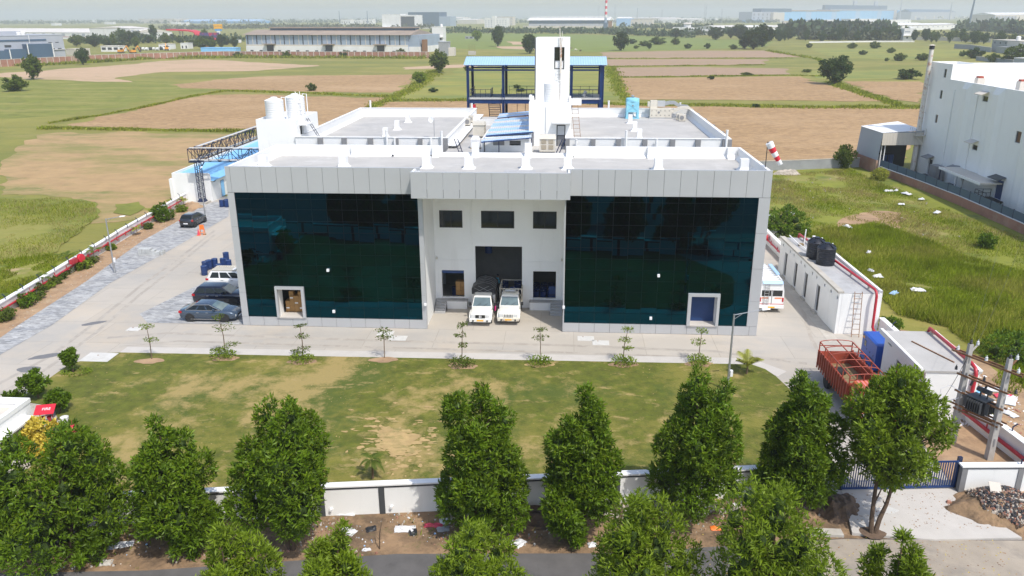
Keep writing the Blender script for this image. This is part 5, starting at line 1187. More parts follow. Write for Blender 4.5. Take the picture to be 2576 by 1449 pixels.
ladder('ladder', (47.15, .15, 0), (47.15, .7, HZ + .2), .55, 9, 'rusty', 'thin rusty ladder leaning on the end wall of the toilet block', side=(1, 0, 0))
# ---- right boundary walls with red pipes
wall_run('boundary_wall', 'white boundary wall behind the minibus beyond the toilet block', [(46.95, 16.7), (46.3, 46)], 1.25, .26, 'white_paint', .12)
t = thing('red_pipe', 'red fire pipe low on the wall behind the minibus', 'pipe', (0, 0, 0)); MB().tube([(46.6, 17, .75), (45.95, 45, .75)], .09, 8).build('pipe', 'red_pipe', t, smooth=True)
m = MB()
for k in range(8): m.bar((46.6 - k * .05, 19 + k * 2.4, .5), (46.6 - k * .05, 19 + k * 2.4, 1.0), .06)
m.build('bracket', 'red_pipe', t)
t = thing('hose_reel', 'round red hose reel on the wall behind the minibus', 'hose reel', (46.35, 25.2, .9)); c = MB().lathe([(.1, -.12), (.36, -.12), (.38, -.08), (.28, -.06), (.28, .06), (.38, .08), (.36, .12), (.1, .12)], n=18).build('reel', 'red_sheet', t, smooth=True); c.rotation_euler = (R(90), 0, R(80)); MB().bar((0, 0, 0), (.35, 0, 0), .06).build('bracket', 'red_pipe', t)
wall_run('boundary_wall', 'white boundary wall between the toilet block and the generator room', [(49.15, .78), (49.35, -6.4)], 1.3, .26, 'white_paint', .12)
wall_run('boundary_wall', 'white boundary wall running past the transformer to the front corner', [(49.3, -12.9), (50.3, -20.2), (50.35, -20.4)], 1.25, .28, 'white_paint', .14)
t0 = thing('wire_brackets', 'bent black wire brackets on the wall by the transformer', 'brackets', (0, 0, 0)); spikes(t0, (49.4, -12.9), (50.3, -20), 3, 1.3, (1, 0)); spikes(t0, (49.2, .5), (49.3, -6), 2, 1.35, (1, 0))
t = thing('red_pipe', 'red fire pipe on the wall behind the transformer poles', 'pipe', (0, 0, 0)); MB().tube([(48.85, -12.7, .7), (49.1, -13.4, .62), (49.95, -20.1, .62)], .11, 8).build('pipe', 'red_pipe', t, smooth=True)
MB().bar((49.3, -15, .5), (49.3, -15, 1), .06).build('bracket', 'red_pipe', t)
# ---- generator room
t = thing('generator_room', 'white flat roofed generator room behind the orange truck', 'building', (0, 0, 0))
GX0, GX1, GY0, GY1, GZ = 46.5, 49.55, -12.8, -6.6, 3.1
m = wall_holes(GY0, GY1, 0, GZ, 0, .2, [(-9.55, .1, -8.75, 2.15), (-7.75, 2.55, -7.15, 2.75), (-11.6, 2.55, -11.0, 2.75)])
m.v = [(GX0 + y, x, z) for x, y, z in m.v]; m.f = [f[::-1] for f in m.f]
m.box(GX0 + .2, GY0, 0, GX1, GY0 + .2, GZ); m.box(GX0 + .2, GY1 - .2, 0, GX1, GY1, GZ); m.box(GX1 - .2, GY0 + .2, 0, GX1, GY1 - .2, GZ); m.build('wall', 'white_paint', t)
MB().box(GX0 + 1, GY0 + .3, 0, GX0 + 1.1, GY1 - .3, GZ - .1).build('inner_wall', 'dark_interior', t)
MB().box(GX0 - .38, GY0 - .05, GZ, GX1 + .1, GY1 + .05, GZ + .12).build('roof', 'roof_concrete', t)
m = MB(); m.box(GX0 - .4, GY0 - .06, GZ - .06, GX0 - .22, GY1 + .06, GZ + .28); m.box(GX1 - .1, GY0 - .06, GZ + .121, GX1 + .12, GY1 + .06, GZ + .22); m.build('roof_lip', 'white_paint', t)
d = MB().box(GX0 + .06, -9.53, .1, GX0 + .1, -8.77, 2.13).build('door', 'black_frame', t); MB().box(GX0 + .03, -9.3, 1.1, GX0 + .058, -8.95, 1.6).build('notice', 'red_pipe', d)
t = thing('red_pipe', 'red fire pipe along the generator room roof, dropping at its front corner', 'pipe', (0, 0, 0))
MB().tube([(49.2, -6.3, 2.6), (49.2, -6.7, 3.5), (49.25, -12.3, 3.52), (49.27, -12.75, 3.4), (49.27, -12.95, 3.1), (49.2, -12.95, .5)], .11, 10).build('pipe', 'red_pipe', t, smooth=True)
for y in (-7.2, -11.8): MB().box(49.1, y, GZ + .12, 49.35, y + .2, 3.45).build('support', 'concrete', t)
props(MB().bar((47.4, -8.4, GZ + .15), (48.6, -11.6, GZ + .15), .07).build('steel_bar', 'rusty'), 'rusty steel bar lying on the generator room roof', 'bar')
t = thing('generator_set', 'bright blue generator cabinet standing behind the generator room', 'generator', (46.85, -4.9, 0))
MB().box(-.62, -1.3, .15, .62, 1.3, 1.95).build('cabinet', 'genset_blue', t); MB().box(-.6, -1.35, 0, .6, 1.35, .15).build('skid', 'dark_metal', t)
MB().loft([[(-.64, -1.32, 1.95), (.64, -1.32, 1.95), (.64, 1.32, 1.95), (-.64, 1.32, 1.95)], [(-.5, -1.2, 2.03), (.5, -1.2, 2.03), (.5, 1.2, 2.03), (-.5, 1.2, 2.03)]]).build('roof', 'genset_blue', t)
MB().box(-.635, .5, 1.15, -.62, .85, 1.55).build('control_window', 'window_glass', t); MB().box(-.635, .9, 1.6, -.62, 1.2, 1.75).build('label_plate', 'plate_yellow', t)
for y in (-.9, -.3, .3): MB().box(-.636, y, 1.0, -.62, y + .06, 1.12).build('latch', 'black_frame', t)
m = MB()
for k in range(5): m.box(-.634, -1.1, .35 + k * .1, -.62, -.3, .39 + k * .1)
m.build('louvres', 'black_frame', t)
# ---- orange lorry
t = thing('lorry', 'rust red lorry with an open hooped cargo bed, parked beside the generator room', 'lorry', (43.45, -14.15, 0), R(2))
y0, y1 = 1.75, 7.05; wx = 1.06; z0, z1 = 1.02, 2.0
MB().box(-wx, y0, z0 - .1, wx, y1, z0).build('bed_floor', 'beige_dark', t)
m = MB()
for sx in (-1, 1):
    MB().box(sx * wx - .03, y0, z0, sx * wx + .03, y1, z1).build('side_board', 'truck_red', t)
    m = MB()
    for k in range(14): yy = y0 + .1 + k * (y1 - y0 - .2) / 13; m.box(sx * (wx + .06) - .035, yy - .06, z0 - .25, sx * (wx + .06) + .035, yy + .06, z1 + .02)
    m.build('stake', 'truck_red', t)
    m = MB()
    for k in range(4): m.box(sx * (wx - .045) - .015, y0 + .05, z0 + .06 + k * .24, sx * (wx - .045) + .015, y1 - .05, z0 + .22 + k * .24)
    m.build('inner_plank', 'truck_red', t)
MB().box(-wx, y0 - .03, z0, wx, y0 + .03, z1 + .1).build('front_board', 'truck_red', t); MB().box(-wx, y1 - .03, z0, wx, y1 + .03, z1 - .1).build('tail_board', 'truck_red', t)
m = MB(); zt = 2.55
for sx in (-1, 1):
    m.bar((sx * wx, y0, zt), (sx * wx, y1, zt), .06)
    for k in range(6): yy = y0 + k * (y1 - y0) / 5; m.bar((sx * wx, yy, z1 - .1), (sx * wx, yy, zt), .06)
for k in range(6):
    yy = y0 + k * (y1 - y0) / 5; P_ = [(wx * math.sin(a), yy, zt + .16 * (math.cos(a * 1.0) - 0) - .0) for a in [R(-90 + 22.5 * j) for j in range(9)]]; m.tube(P_, .03, 5)
m.bar((0, y0, zt + .16), (0, y1, zt + .16), .05); m.bar((-wx, y0, 2.3), (wx, y0, 2.3), .05); m.bar((-wx, y1, 2.3), (wx, y1, 2.3), .05)
for k in range(4): m.bar((-wx + .42 * (k + 1), y0, z1), (-wx + .42 * (k + 1), y0, zt + .1), .05)
m.build('hoop_frame', 'truck_red', t)
c = MB().loft([[(-1.02, -.1, .8), (1.02, -.1, .8), (1.02, 1.6, .8), (-1.02, 1.6, .8)], [(-1.03, -.16, 1.45), (1.03, -.16, 1.45), (1.03, 1.6, 1.45), (-1.03, 1.6, 1.45)], [(-.96, .10, 2.3), (.96, .10, 2.3), (.96, 1.55, 2.3), (-.96, 1.55, 2.3)], [(-.86, .22, 2.4), (.86, .22, 2.4), (.86, 1.5, 2.4), (-.86, 1.5, 2.4)]]).build('cab', 'truck_orange', t)
s = c.modifiers.new('Bevel', 'BEVEL'); s.width = .05; s.segments = 2; s.limit_method = 'ANGLE'; s.angle_limit = R(25)
m = MB()
for k in range(7): m.box(-.8 + k * .24, .26, 2.395, -.8 + k * .24 + .13, 1.46, 2.425)
m.build('cab_roof', 'cab_roof', t)
MB().add([(-.9, -.165, 1.5), (.9, -.165, 1.5), (.84, .055, 2.22), (-.84, .055, 2.22), (-.9, -.12, 1.5), (.9, -.12, 1.5), (.84, .10, 2.22), (-.84, .10, 2.22)], [(0, 1, 2, 3), (7, 6, 5, 4), (0, 4, 5, 1), (1, 5, 6, 2), (2, 6, 7, 3), (3, 7, 4, 0)]).build('windscreen', 'windscreen', t)
for sx in (-1, 1):
    MB().add([(sx * 1.04, .15, 1.45), (sx * 1.04, 1.0, 1.45), (sx * .985, 1.0, 2.2), (sx * .985, .32, 2.2)], [(0, 1, 2, 3) if sx > 0 else (3, 2, 1, 0)]).build('side_window', 'car_glass', t)
    MB().box(sx * 1.2 - .08, .0, 1.5, sx * 1.2 + .08, .08, 1.85).build('mirror', 'plastic_black', t); MB().bar((sx * 1.0, .05, 1.75), (sx * 1.2, .04, 1.75), .03).build('mirror_arm', 'plastic_black', t)
    MB().box(sx * .72 - .18, -.2, .85, sx * .72 + .18, -.1, 1.05).build('headlight', 'lamp_clear', t)
    for yy, n in ((.75, 1), (5.4, 1)):
        wheel(t, sx * .88, 0, .46, .3, 'truck_red'); KIDS[t.name][-1].location = (sx * .88, yy, .46); KIDS[t.name][-1].rotation_euler = (R(90), 0, R(90))
MB().box(-1.05, -.32, .5, 1.05, -.1, .8).build('bumper', 'truck_orange', t); m = MB(); m.box(-.4, .3, .6, -.28, 7, .92); m.box(.28, .3, .6, .4, 7, .92); m.build('chassis', 'dark_metal', t)
MB().box(-.9, 2.6, .55, -.5, 3.6, .95).build('fuel_tank', 'dark_metal', t)
c = MB().lathe([(.2, -.12), (.42, -.12), (.46, 0), (.42, .12), (.2, .12)], n=20); props(c.build('spare_tyre', 'tyre', None, True, (43.1, -8.6, 1.16)), 'loose tyre lying on the floor of the lorry bed', 'tyre')
# ---- transformer poles
t = thing('transformer_structure', 'pair of concrete poles carrying a grey transformer and rusty cross arms', 'transformer', (0, 0, 0))
p1, p2 = Vector((47.35, -15.35, 0)), Vector((48.45, -17.25, 0)); HP = 6.0
for p in (p1, p2):
    q = MB().loft([[(p.x - a, p.y - b, z), (p.x + a, p.y - b, z), (p.x + a, p.y + b, z), (p.x - a, p.y + b, z)] for a, b, z in ((.16, .2, -.2), (.10, .13, HP))]).build('pole', 'concrete_pole', t)
    for k in range(5): box('slot', 'grey_paint', q, p.x - .04, p.y - .205 + k * .014, .9 + k * 1.0, p.x + .04, p.y - .18 + k * .014, 1.35 + k * 1.0)
d = (p2 - p1).normalized(); n_ = Vector((-d.y, d.x, 0))
for z, ext, rot in ((5.35, .9, 0), (4.15, .35, 0), (3.15, .3, 0), (2.35, .45, 0), (2.1, .2, 0)):
    for s in (-.16, .16): MB().bar(p1 - d * ext + n_ * s + Vector((0, 0, z)), p2 + d * ext + n_ * s + Vector((0, 0, z)), .06, .1).build('cross_arm', 'rusty', t)
def insul(c, h=.3):
    return MB().lathe([(.03, 0), (.09, .02), (.04, .06), (.09, .1), (.04, .14), (.08, .18), (.03, .22), (.02, h)], n=10)
for k, f in enumerate((-.3, .45, 1.25)):
    c = p1.lerp(p2, f); insul(0).build('insulator', 'lamp_clear', t, True, (c.x, c.y, 5.4)); insul(0).build('insulator', 'dark_metal', t, True, (c.x + .1, c.y, 4.2))
for p in (p1, p2):
    insul(0).build('insulator', 'dark_metal', t, True, (p.x, p.y, HP)); MB().bar((p.x, p.y, 5.4), (p.x + .5, p.y + .25, 5.85), .07).build('brace', 'concrete_pole' if p is p1 else 'rusty', t); insul(0).build('insulator', 'lamp_clear', t, True, (p.x + .5, p.y + .25, 5.85))
for f in (.25, .6): c = p1.lerp(p2, f); MB().bar((c.x, c.y, 4.1), (c.x - .2, c.y - .15, 3.8), .09).build('fuse', 'dark_metal', t); c = p1.lerp(p2, f + .1); MB().bar((c.x, c.y, 3.1), (c.x - .2, c.y - .15, 2.85), .09).build('fuse', 'dark_metal', t)
cT = (p1 + p2) / 2; ang = math.atan2(d.y, d.x)
q = thing('transformer', None, None, (cT.x, cT.y, 2.42), ang); q.parent = t; KIDS.setdefault(t.name, []).append(q)
MB().box(-.5, -.35, 0, .5, .35, .8).build('tank', 'plastic_black', q); MB().box(-.54, -.39, .8, .54, .39, .86).build('cover', 'dark_grey_paint', q)
m = MB()
for k in range(7): m.box(-.42 + k * .13, -.56, .1, -.38 + k * .13, -.35, .75); m.box(-.42 + k * .13, .35, .1, -.38 + k * .13, .56, .75)
for k in range(4): m.box(.5, -.3 + k * .18, .1, .72, -.26 + k * .18, .75); m.box(-.72, -.3 + k * .18, .1, -.5, -.26 + k * .18, .75)
m.build('radiator', 'dark_grey_paint', q); MB().tube([(-.3, .1, 1.25), (.45, .1, 1.25)], .14, 12).build('conservator', 'dark_grey_paint', q, True); m = MB(); m.bar((-.1, .1, .86), (-.1, .1, 1.2), .05); m.bar((.3, .1, .86), (.3, .1, 1.2), .05); m.build('neck', 'dark_metal', q)
def wire(pts, r, name, mat, parent): return MB().tube(pts, r, 5).build(name, mat, parent)
def sag(a, b, s, n=12): a, b = Vector(a), Vector(b); return [a.lerp(b, k / n) - Vector((0, 0, s * 4 * (k / n) * (1 - k / n))) for k in range(n + 1)]
for k, (a, b) in enumerate((((p1.x + .5, p1.y + .25, 6.1), (60, 4, 7)), ((p2.x + .5, p2.y + .25, 6.1), (62, 2, 7)), ((p1.x, p1.y, 6.3), (59, 5, 7.6)))): wire(sag(a, b, .7), .006, 'wire', 'dark_metal', t)
wire(sag((p1.x - .1, p1.y - .1, 5.2), (46.9, -13.2, .2), .3), .014, 'wire', 'dark_metal', t)
wire([(p1.x - .1, p1.y - .2, 3.2), (46.8, -15.1, 3.4), (46.4, -15.0, 3.1), (46.4, -15.0, 2.7), (46.9, -15.2, 2.5), (p1.x, p1.y - .2, 2.9)], .02, 'cable_loop', 'label_white', t)
# ---- gate and front walls
D_ = crop(2900, 1600, 2.2998)
ga, gb = g(*D_(815, 688)), g(*D_(1822, 668)); L_ = (gb - ga).length
t = thing('sliding_gate', 'dark blue barred sliding gate between the front walls', 'gate', (ga.x, ga.y, 0), math.atan2(gb.y - ga.y, gb.x - ga.x))
H_g = 1.62
m = MB(); m.box(0, -.03, .08, L_, .03, .18); m.box(0, -.03, H_g - .08, L_, .03, H_g); m.box(0, -.03, .18, .08, .03, H_g - .08); m.box(L_ - .08, -.03, .18, L_, .03, H_g - .08); m.box(L_ / 2 - .05, -.03, .18, L_ / 2 + .05, .03, H_g - .08); m.build('frame', 'blue_steel', t)
bm_ = MB().box(-.02, -.02, .18, .02, .02, H_g - .08).mesh('bar')
nb = 46
for k in range(nb): link('bar', bm_, 'blue_steel', t, (.16 + (L_ - .32) * k / (nb - 1), 0, 0))
for x in (.0, L_ + .1): MB().box(x - .1, .05, 0, x + .1, .2, H_g + .15).build('guide_post', 'navy_steel', t)
m = MB(); m.bar((-.05, .1, H_g + .1), (-.05, .1, H_g + .35), .06); m.bar((-.05, .1, H_g + .3), (.2, .1, H_g + .45), .05)
for k in range(3): m.bar((-1.0 + .25 * k, .12, .4), (-1.0 + .25 * k, .12, H_g), .05)
m.build('side_rail', 'navy_steel', t)
def panel_wall(name, label, a, b, h, pil, mat='white_paint', pm_='dark_grey_paint', first=True, band=True):
    a, b = Vector((a[0], a[1], 0)), Vector((b[0], b[1], 0)); L = (b - a).length
    th = thing(name, label, 'wall', a, math.atan2(b.y - a.y, b.x - a.x), group=None)
    n = max(1, round(L / pil)); s = L / n
    for k in range(n):
        MB().box(k * s + .14, -.1, -.3, (k + 1) * s - .14, .1, h - .16).build('panel', mat, th)
        MB().box(k * s + .14, -.115, h - .16, (k + 1) * s - .14, .1, h - .02).build('band', pm_, th)
    for k in range(n + 1): MB().box(k * s - .14, -.14, -.3, k * s + .14, .14, h - .02).build('pilaster', pm_, th)
    MB().box(-.2, -.20, h - .02, L + .2, .20, h + .06).build('coping', 'white_paint', th)
    for k in range(int(n / 2)): m = MB(); x = (k * 2 + 1) * s; m.bar((x, 0, h), (x, 0, h + .35), .05); m.bar((x, 0, h + .33), (x, -.25, h + .5), .05); m.build('wire_bracket', 'navy_steel', th)
    return th
panel_wall('front_wall', 'long white front wall with dark grey pilasters, left of the gate', (-6.6, -27.0), (36.6, -21.15), 1.5, 2.95)
panel_wall('front_wall', 'white front wall with grey pilasters right of the gate', (45.45, -20.5), (62.5, -19.3), 1.5, 2.85, pm_='grey_paint')
for x, y in ((7.9, -25.17), (16.9, -23.95), (14.0, -24.35), (27, -22.58)):
    m = MB(); m.tube([(0, .1, 0), (0, -.12, 0)], .07, 10); props(m.build('drain_pipe', 'label_white', None, True, (x, y + .0, .28)), 'white drain pipe low on the front wall, %s' % {7.9: 'second panel left of the forked tree', 16.9: 'behind the tall dense tree', 14.0: 'below the small palm', 27: 'near the two peaked tree'}[x], 'pipe', 'drain pipes of the front wall')
# ---- neighbour building
NX = 79.4
t = thing('neighbour_building', 'tall white windowed building behind a fenced wall on the right', 'building', (0, 0, 0))
wins = [(64.5, 14.4, 65.3, 15.6), (64.7, 11.4, 65.5, 12.6), (64.9, 7.9, 65.7, 9.1), (51.7, 12.25, 53.1, 12.95), (52.1, 5.9, 53.5, 6.6), (42.5, 8.3, 43.7, 9.7), (64.2, .4, 65.5, 2.6), (56.0, .5, 57.0, 2.6), (54.1, 1.4, 54.9, 2.4), (44.2, 1.0, 46.0, 3.4)]
m = wall_holes(15, 70.4, 0, 14.3, 0, .3, wins[1:]); m2 = wall_holes(62.9, 70.4, 14.3, 16.35, 0, .3, [wins[0]])
o = len(m.v); m.v += m2.v; m.f += [tuple(i + o for i in f) for f in m2.f]
m.v = [(NX + y, x, z) for x, y, z in m.v]; m.f = [f[::-1] for f in m.f]
m.box(NX + .3, 70.1, 0, 83.4, 70.4, 16.35); m.box(NX + .3, 62.9, 13.4, 83.3, 63.2, 16.35); m.box(83.3, 62.9, 13.4, 83.6, 70.4, 16.35)
m.box(83.6, 69.6, 0, 110, 69.9, 15.0); m.box(NX + .3, 15.0, 0, 110, 15.3, 14.3)
m.box(NX + .3, 63.2, 15.5, 83.3, 70.1, 15.6)
m.build('wall', 'white_paint', t); box('roof', 'white_roof', t, NX + .3, 15.3, 13.1, 110, 62.9, 13.3); box('roof', 'white_roof', t, 83.6, 62.9, 13.1, 110, 69.6, 13.3)
box('roof_upstand', 'white_paint', t, 83.6, 69.2, 13.3, 110, 69.58, 16.2)
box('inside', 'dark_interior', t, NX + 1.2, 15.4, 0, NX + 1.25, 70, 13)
for yy in (57.6, 49.3, 40.8, 32.5):
    MB().loft([[(NX - .35 * s, yy - .7, z), (NX + .01, yy - 1.5, z), (NX + .01, yy + 1.5, z), (NX - .35 * s, yy + .7, z)] for s, z in ((.4, 0), (.8, 7), (1, 13.4), (.15, 14.28))]).build('buttress', 'white_paint', t)
for i, (a, z0, b, z1) in enumerate(wins):
    if i < 6 or i == 8:
        m = MB(); X = NX + .1; m.box(X, a, z0, X + .08, a + .08, z1); m.box(X, b - .08, z0, X + .08, b, z1); m.box(X, a + .08, z0, X + .08, b - .08, z0 + .08); m.box(X, a + .08, z1 - .08, X + .08, b - .08, z1)
        f = m.build('window', 'grey_paint', t); box('pane', 'window_glass', f, X + .03, a + .08, z0 + .08, X + .05, b - .08, z1 - .08)
    else: box('door', 'shutter_blue' if i == 9 else 'dark_metal', t, NX + .15, a, z0, NX + .2, b, z1)
for (y_, z_, w, mt) in ((52.6, 13.2, 1.9, 'far_cream'), (53.0, 6.9, 1.9, 'far_cream'), (65, 2.9, 2.2, 'grey_paint'), (56.6, 2.9, 1.8, 'grey_paint'), (45.1, 3.6, 2.6, 'dark_grey_paint')):
    MB().add([(NX, y_ - w / 2, z_ + .35), (NX - 1.0, y_ - w / 2, z_), (NX - 1.0, y_ + w / 2, z_), (NX, y_ + w / 2, z_ + .35), (NX, y_ - w / 2, z_ + .27), (NX - 1.0, y_ - w / 2, z_ - .08), (NX - 1.0, y_ + w / 2, z_ - .08), (NX, y_ + w / 2, z_ + .27)], [(3, 2, 1, 0), (4, 5, 6, 7), (0, 1, 5, 4), (1, 2, 6, 5), (2, 3, 7, 6), (3, 0, 4, 7)]).build('awning', mt, t)
box('canopy', 'far_cream', t, 76.7, 44.5, 2.95, NX, 55.8, 3.12); box('canopy_edge', 'white_paint', t, 76.62, 44.4, 2.85, 76.7, 55.9, 3.16)
for y_ in (55.6, 51): box('canopy_post', 'navy_steel' if y_ > 55 else 'label_white', t, 76.75, y_, 0, 76.87, y_ + .12, 2.95)
for y_, x_ in ((59.5, 81.5), (53.5, 84), (48, 85)): q = box('roof_box', 'far_cream', t, x_, y_, 13.3, x_ + 1, y_ + 1, 14.7); box('lid', 'truck_red', q, x_ + .1, y_ + .1, 14.7, x_ + .8, y_ + .8, 14.95)
for y_ in (61.0, 54.3): MB().tube([(NX - .08, y_, 0), (NX - .08, y_, 13)], .07, 6).build('rain_pipe', 'white_paint', t)
box('meter_box', 'grey_paint', t, 77.9, 59.4, 0, 79.0, 61.6, 2.5)
m = MB(); m.box(77.2, 43.5, .9, NX, 46.5, 1.0); rail(m, (77.25, 43.6, 1.0), (77.25, 46.4, 1.0), 1, 3); rail(m, (77.25, 46.4, 1.0), (79.2, 46.4, 1.0), 1, 2)
for X in (77.3, 79.2): m.bar((X, 43.6, 0), (X, 43.6, .9), .08); m.bar((X, 46.4, 0), (X, 46.4, .9), .08)
m.box(77.6, 56, .5, NX, 57.6, .58); m.box(78, 64.3, .25, NX, 65.8, .33); m.build('landing', 'dark_metal', t)
t = thing('boiler_chimney', 'rusty pale steel chimney pipe on the back corner of the neighbour building', 'chimney', (78.75, 69.0, 0))
MB().tube([(0, 0, 0), (0, 0, 18.2)], [.38, .30], 14).build('pipe', 'rust_white', t, True); MB().cyl((0, 0, 18.15), .36, .5, 14).build('collar', 'dark_metal', t); MB().cyl((0, 0, 18.7), .5, .12, 14, .1).build('cap', 'rust_white', t)
m = MB(); m.bar((.75, .2, 0), (.75, .2, 16), .06); m.bar((.75, .65, 0), (.75, .65, 16), .06)
for k in range(40): m.bar((.75, .2, .3 + k * .4), (.75, .65, .3 + k * .4), .04)
for z in (5, 9, 13, 15.5): m.bar((0, 0, z), (.8, .4, z), .07)
m.build('cage_ladder', 'galvanised', t)
m = MB(); m.box(-.9, -1.2, 5.6, .6, .9, 5.7); rail(m, (-.9, -1.2, 5.7), (-.9, .9, 5.7), 1, 3); rail(m, (-.9, -1.2, 5.7), (.6, -1.2, 5.7), 1, 2); m.bar((-.8, -1, 5.6), (.3, -1, 4.6), .1); m.build('landing', 'beige', t)
t = thing('boiler_shed', 'pale grey sheet shed on a brick plinth behind the neighbour building', 'shed', (0, 0, 0))
q = [(72.3, 75.0), (72.9, 67.9), (79.0, 68.6), (79.2, 82.0), (72.0, 81.5)]
m = MB(); A_, B_, C_, D2 = Vector((72.1, 75.2, 0)), Vector((72.85, 67.9, 0)), Vector((79.3, 70.6, 0)), Vector((79.3, 79, 0))
m.add([(A_.x, A_.y, 1.9), (B_.x, B_.y, 1.9), (B_.x + .3, B_.y, 6.0), (A_.x + .3, A_.y, 6.1)], [(3, 2, 1, 0)]); m.add([(B_.x + .3, B_.y, 6.0), (B_.x + .3, B_.y, 4.4), (C_.x, C_.y - 2.0, 4.4), (C_.x, C_.y - 2.0, 6.3)], [(3, 2, 1, 0)])
m.add([(A_.x, A_.y, 1.9), (D2.x, D2.y, 1.9), (D2.x, D2.y, 6.4), (A_.x + .3, A_.y, 6.1)], [(0, 1, 2, 3)]); m.build('cladding', 'far_grey', t)
m = MB(); n = 30; r0 = [(B_.x + .2 + (C_.x - B_.x) * k / n, B_.y + .0 + (C_.y - 2 - B_.y) * k / n, 6.05 + .3 * k / n + .03 * (k % 2)) for k in range(n + 1)]; r1 = [(A_.x + .2 + (D2.x - A_.x) * k / n, A_.y + (D2.y - A_.y) * k / n, 6.15 + .3 * k / n + .03 * (k % 2)) for k in range(n + 1)]
m.loft([r0, r1], cap=False, closed=False).build('roof', 'white_roof', t)
m = MB(); r0 = [(B_.x + .28 + (C_.x - B_.x) * k / n, B_.y - .04 + (C_.y - 2 - B_.y) * k / n + .02 * (k % 2), 4.2) for k in range(n + 1)]; r1 = [(x, y, 6.05) for x, y, z in r0]
m.loft([r0, r1], cap=False, closed=False).build('fascia', 'far_cream', t)
m = MB(); m.bar((A_.x, A_.y, .85), (B_.x, B_.y, .85), .3, 2.1); m.build('plinth', 'brick', t); box('inside', 'dark_interior', t, 73.2, 73.5, 0, 79.2, 73.6, 5.8)
for x_, mt in ((74.2, 'galvanised'), (75.2, 'shutter_blue'), (76.2, 'shutter_blue')): MB().cyl((x_, 71.5, 0), .4, 2.2).build('vessel', mt, t)
m = MB()
for x_ in (73.4, 73.9): m.bar((x_, 68.4, 0), (x_, 68.4, 5), .12)
m.build('post', 'label_white', t)
NWP = [(73.2, 67.5), (74.75, 55), (75.5, 46.5), (75.8, 36.8), (76.3, 18)]
t = thing('fence', 'brick wall topped by dark green mesh fence panels before the neighbour building', 'fence', (0, 0, 0))
for a, b in zip(NWP, NWP[1:]):
    MB().bar((*a, .4), (*b, .4), .3, 1.3).build('brick_wall', 'brick', t); MB().bar((*a, 1.07), (*b, 1.07), .34, .06).build('coping', 'far_white', t)
    n = max(1, round((Vector(b) - Vector(a)).length / 2.5)); va, vb = Vector((*a, 0)), Vector((*b, 0))
    for k in range(n):
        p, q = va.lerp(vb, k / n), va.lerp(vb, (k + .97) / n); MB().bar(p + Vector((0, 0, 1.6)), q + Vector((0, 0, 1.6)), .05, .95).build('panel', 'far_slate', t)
        MB().bar(p + Vector((0, 0, .8)), p + Vector((0, 0, 2.15)), .1).build('post', 'navy_steel', t)
wall_run('boundary_wall', 'low grey concrete wall at the back of the wild plot', [(55, 68.8), (62, 70.3), (72, 73)], 1.4, .2, 'grey_block', .06, cope_mat='concrete')
# ---- guard house and red fire stand, left foreground
t = thing('guard_house', 'small white guard house with flat roof at the left edge', 'building', (0, 0, 0))
m = wall_holes(-23.6, -18.8, 0, 2.7, 0, .2, [(-21.6, .1, -20.5, 2.05), (-20.2, .9, -19.6, 2.05)]); m.v = [(-4.5 - y, x, z) for x, y, z in m.v]
m.box(-10, -23.6, 0, -4.71, -23.4, 2.7); m.box(-10, -19.0, 0, -4.71, -18.8, 2.7); m.box(-10.2, -23.6, 0, -10, -18.8, 2.7); m.build('wall', 'white_paint', t)
MB().box(-10.2, -23.6, 2.35, -4.71, -18.8, 2.45).build('roof', 'far_cream', t); MB().box(-4.5, -22.4, 2.05, -4.0, -19.3, 2.16).build('ledge', 'white_paint', t)
m = MB(); m.box(-10.2, -23.6, 2.7, -4.46, -23.35, 2.95); m.box(-10.2, -19.05, 2.7, -4.46, -18.76, 2.95); m.box(-4.72, -23.35, 2.7, -4.46, -19.05, 2.95); m.build('parapet', 'white_paint', t)
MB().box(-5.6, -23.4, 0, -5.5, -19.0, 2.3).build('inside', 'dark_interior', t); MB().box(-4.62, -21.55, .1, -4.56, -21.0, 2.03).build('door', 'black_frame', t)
m = MB()
for k in range(3): m.box(-4.6, -20.15 + k * .2, .9, -4.55, -20.05 + k * .2, 2.03)
m.build('window_bar', 'label_white', t)
t = thing('fire_bucket_stand', 'red fire bucket stand with sloping red roof on the lawn edge', 'fire stand', (-5.25, -16.75, 0), R(15), None, .88)
m = MB()
for x in (-.38, .38): m.bar((x, 0, 0), (x, 0, 1.2), .05); m.bar((x, -.25, 0), (x, 0, .5), .04)
m.bar((-.38, 0, .85), (.38, 0, .85), .04); m.bar((-.38, 0, .45), (.38, 0, .45), .04); m.build('frame', 'red_pipe', t)
MB().add([(-.62, -.42, 1.16), (.62, -.42, 1.16), (.62, .34, 1.52), (-.62, .34, 1.52), (-.62, -.42, 1.13), (.62, -.42, 1.13), (.62, .34, 1.49), (-.62, .34, 1.49)], [(0, 1, 2, 3), (7, 6, 5, 4), (0, 4, 5, 1), (1, 5, 6, 2), (2, 6, 7, 3), (3, 7, 4, 0)]).build('roof', 'red_sheet', t)
for i, (x, z) in enumerate(((-.2, .52), (.18, .52), (-.2, .1), (.18, .1))): MB().lathe([(.10, 0), (.15, .28), (.14, .28), (.09, .02), (.01, .02)], n=14).build('bucket', 'red_pipe' if i != 2 else 'label_white', t, True, (x, -.08, z))
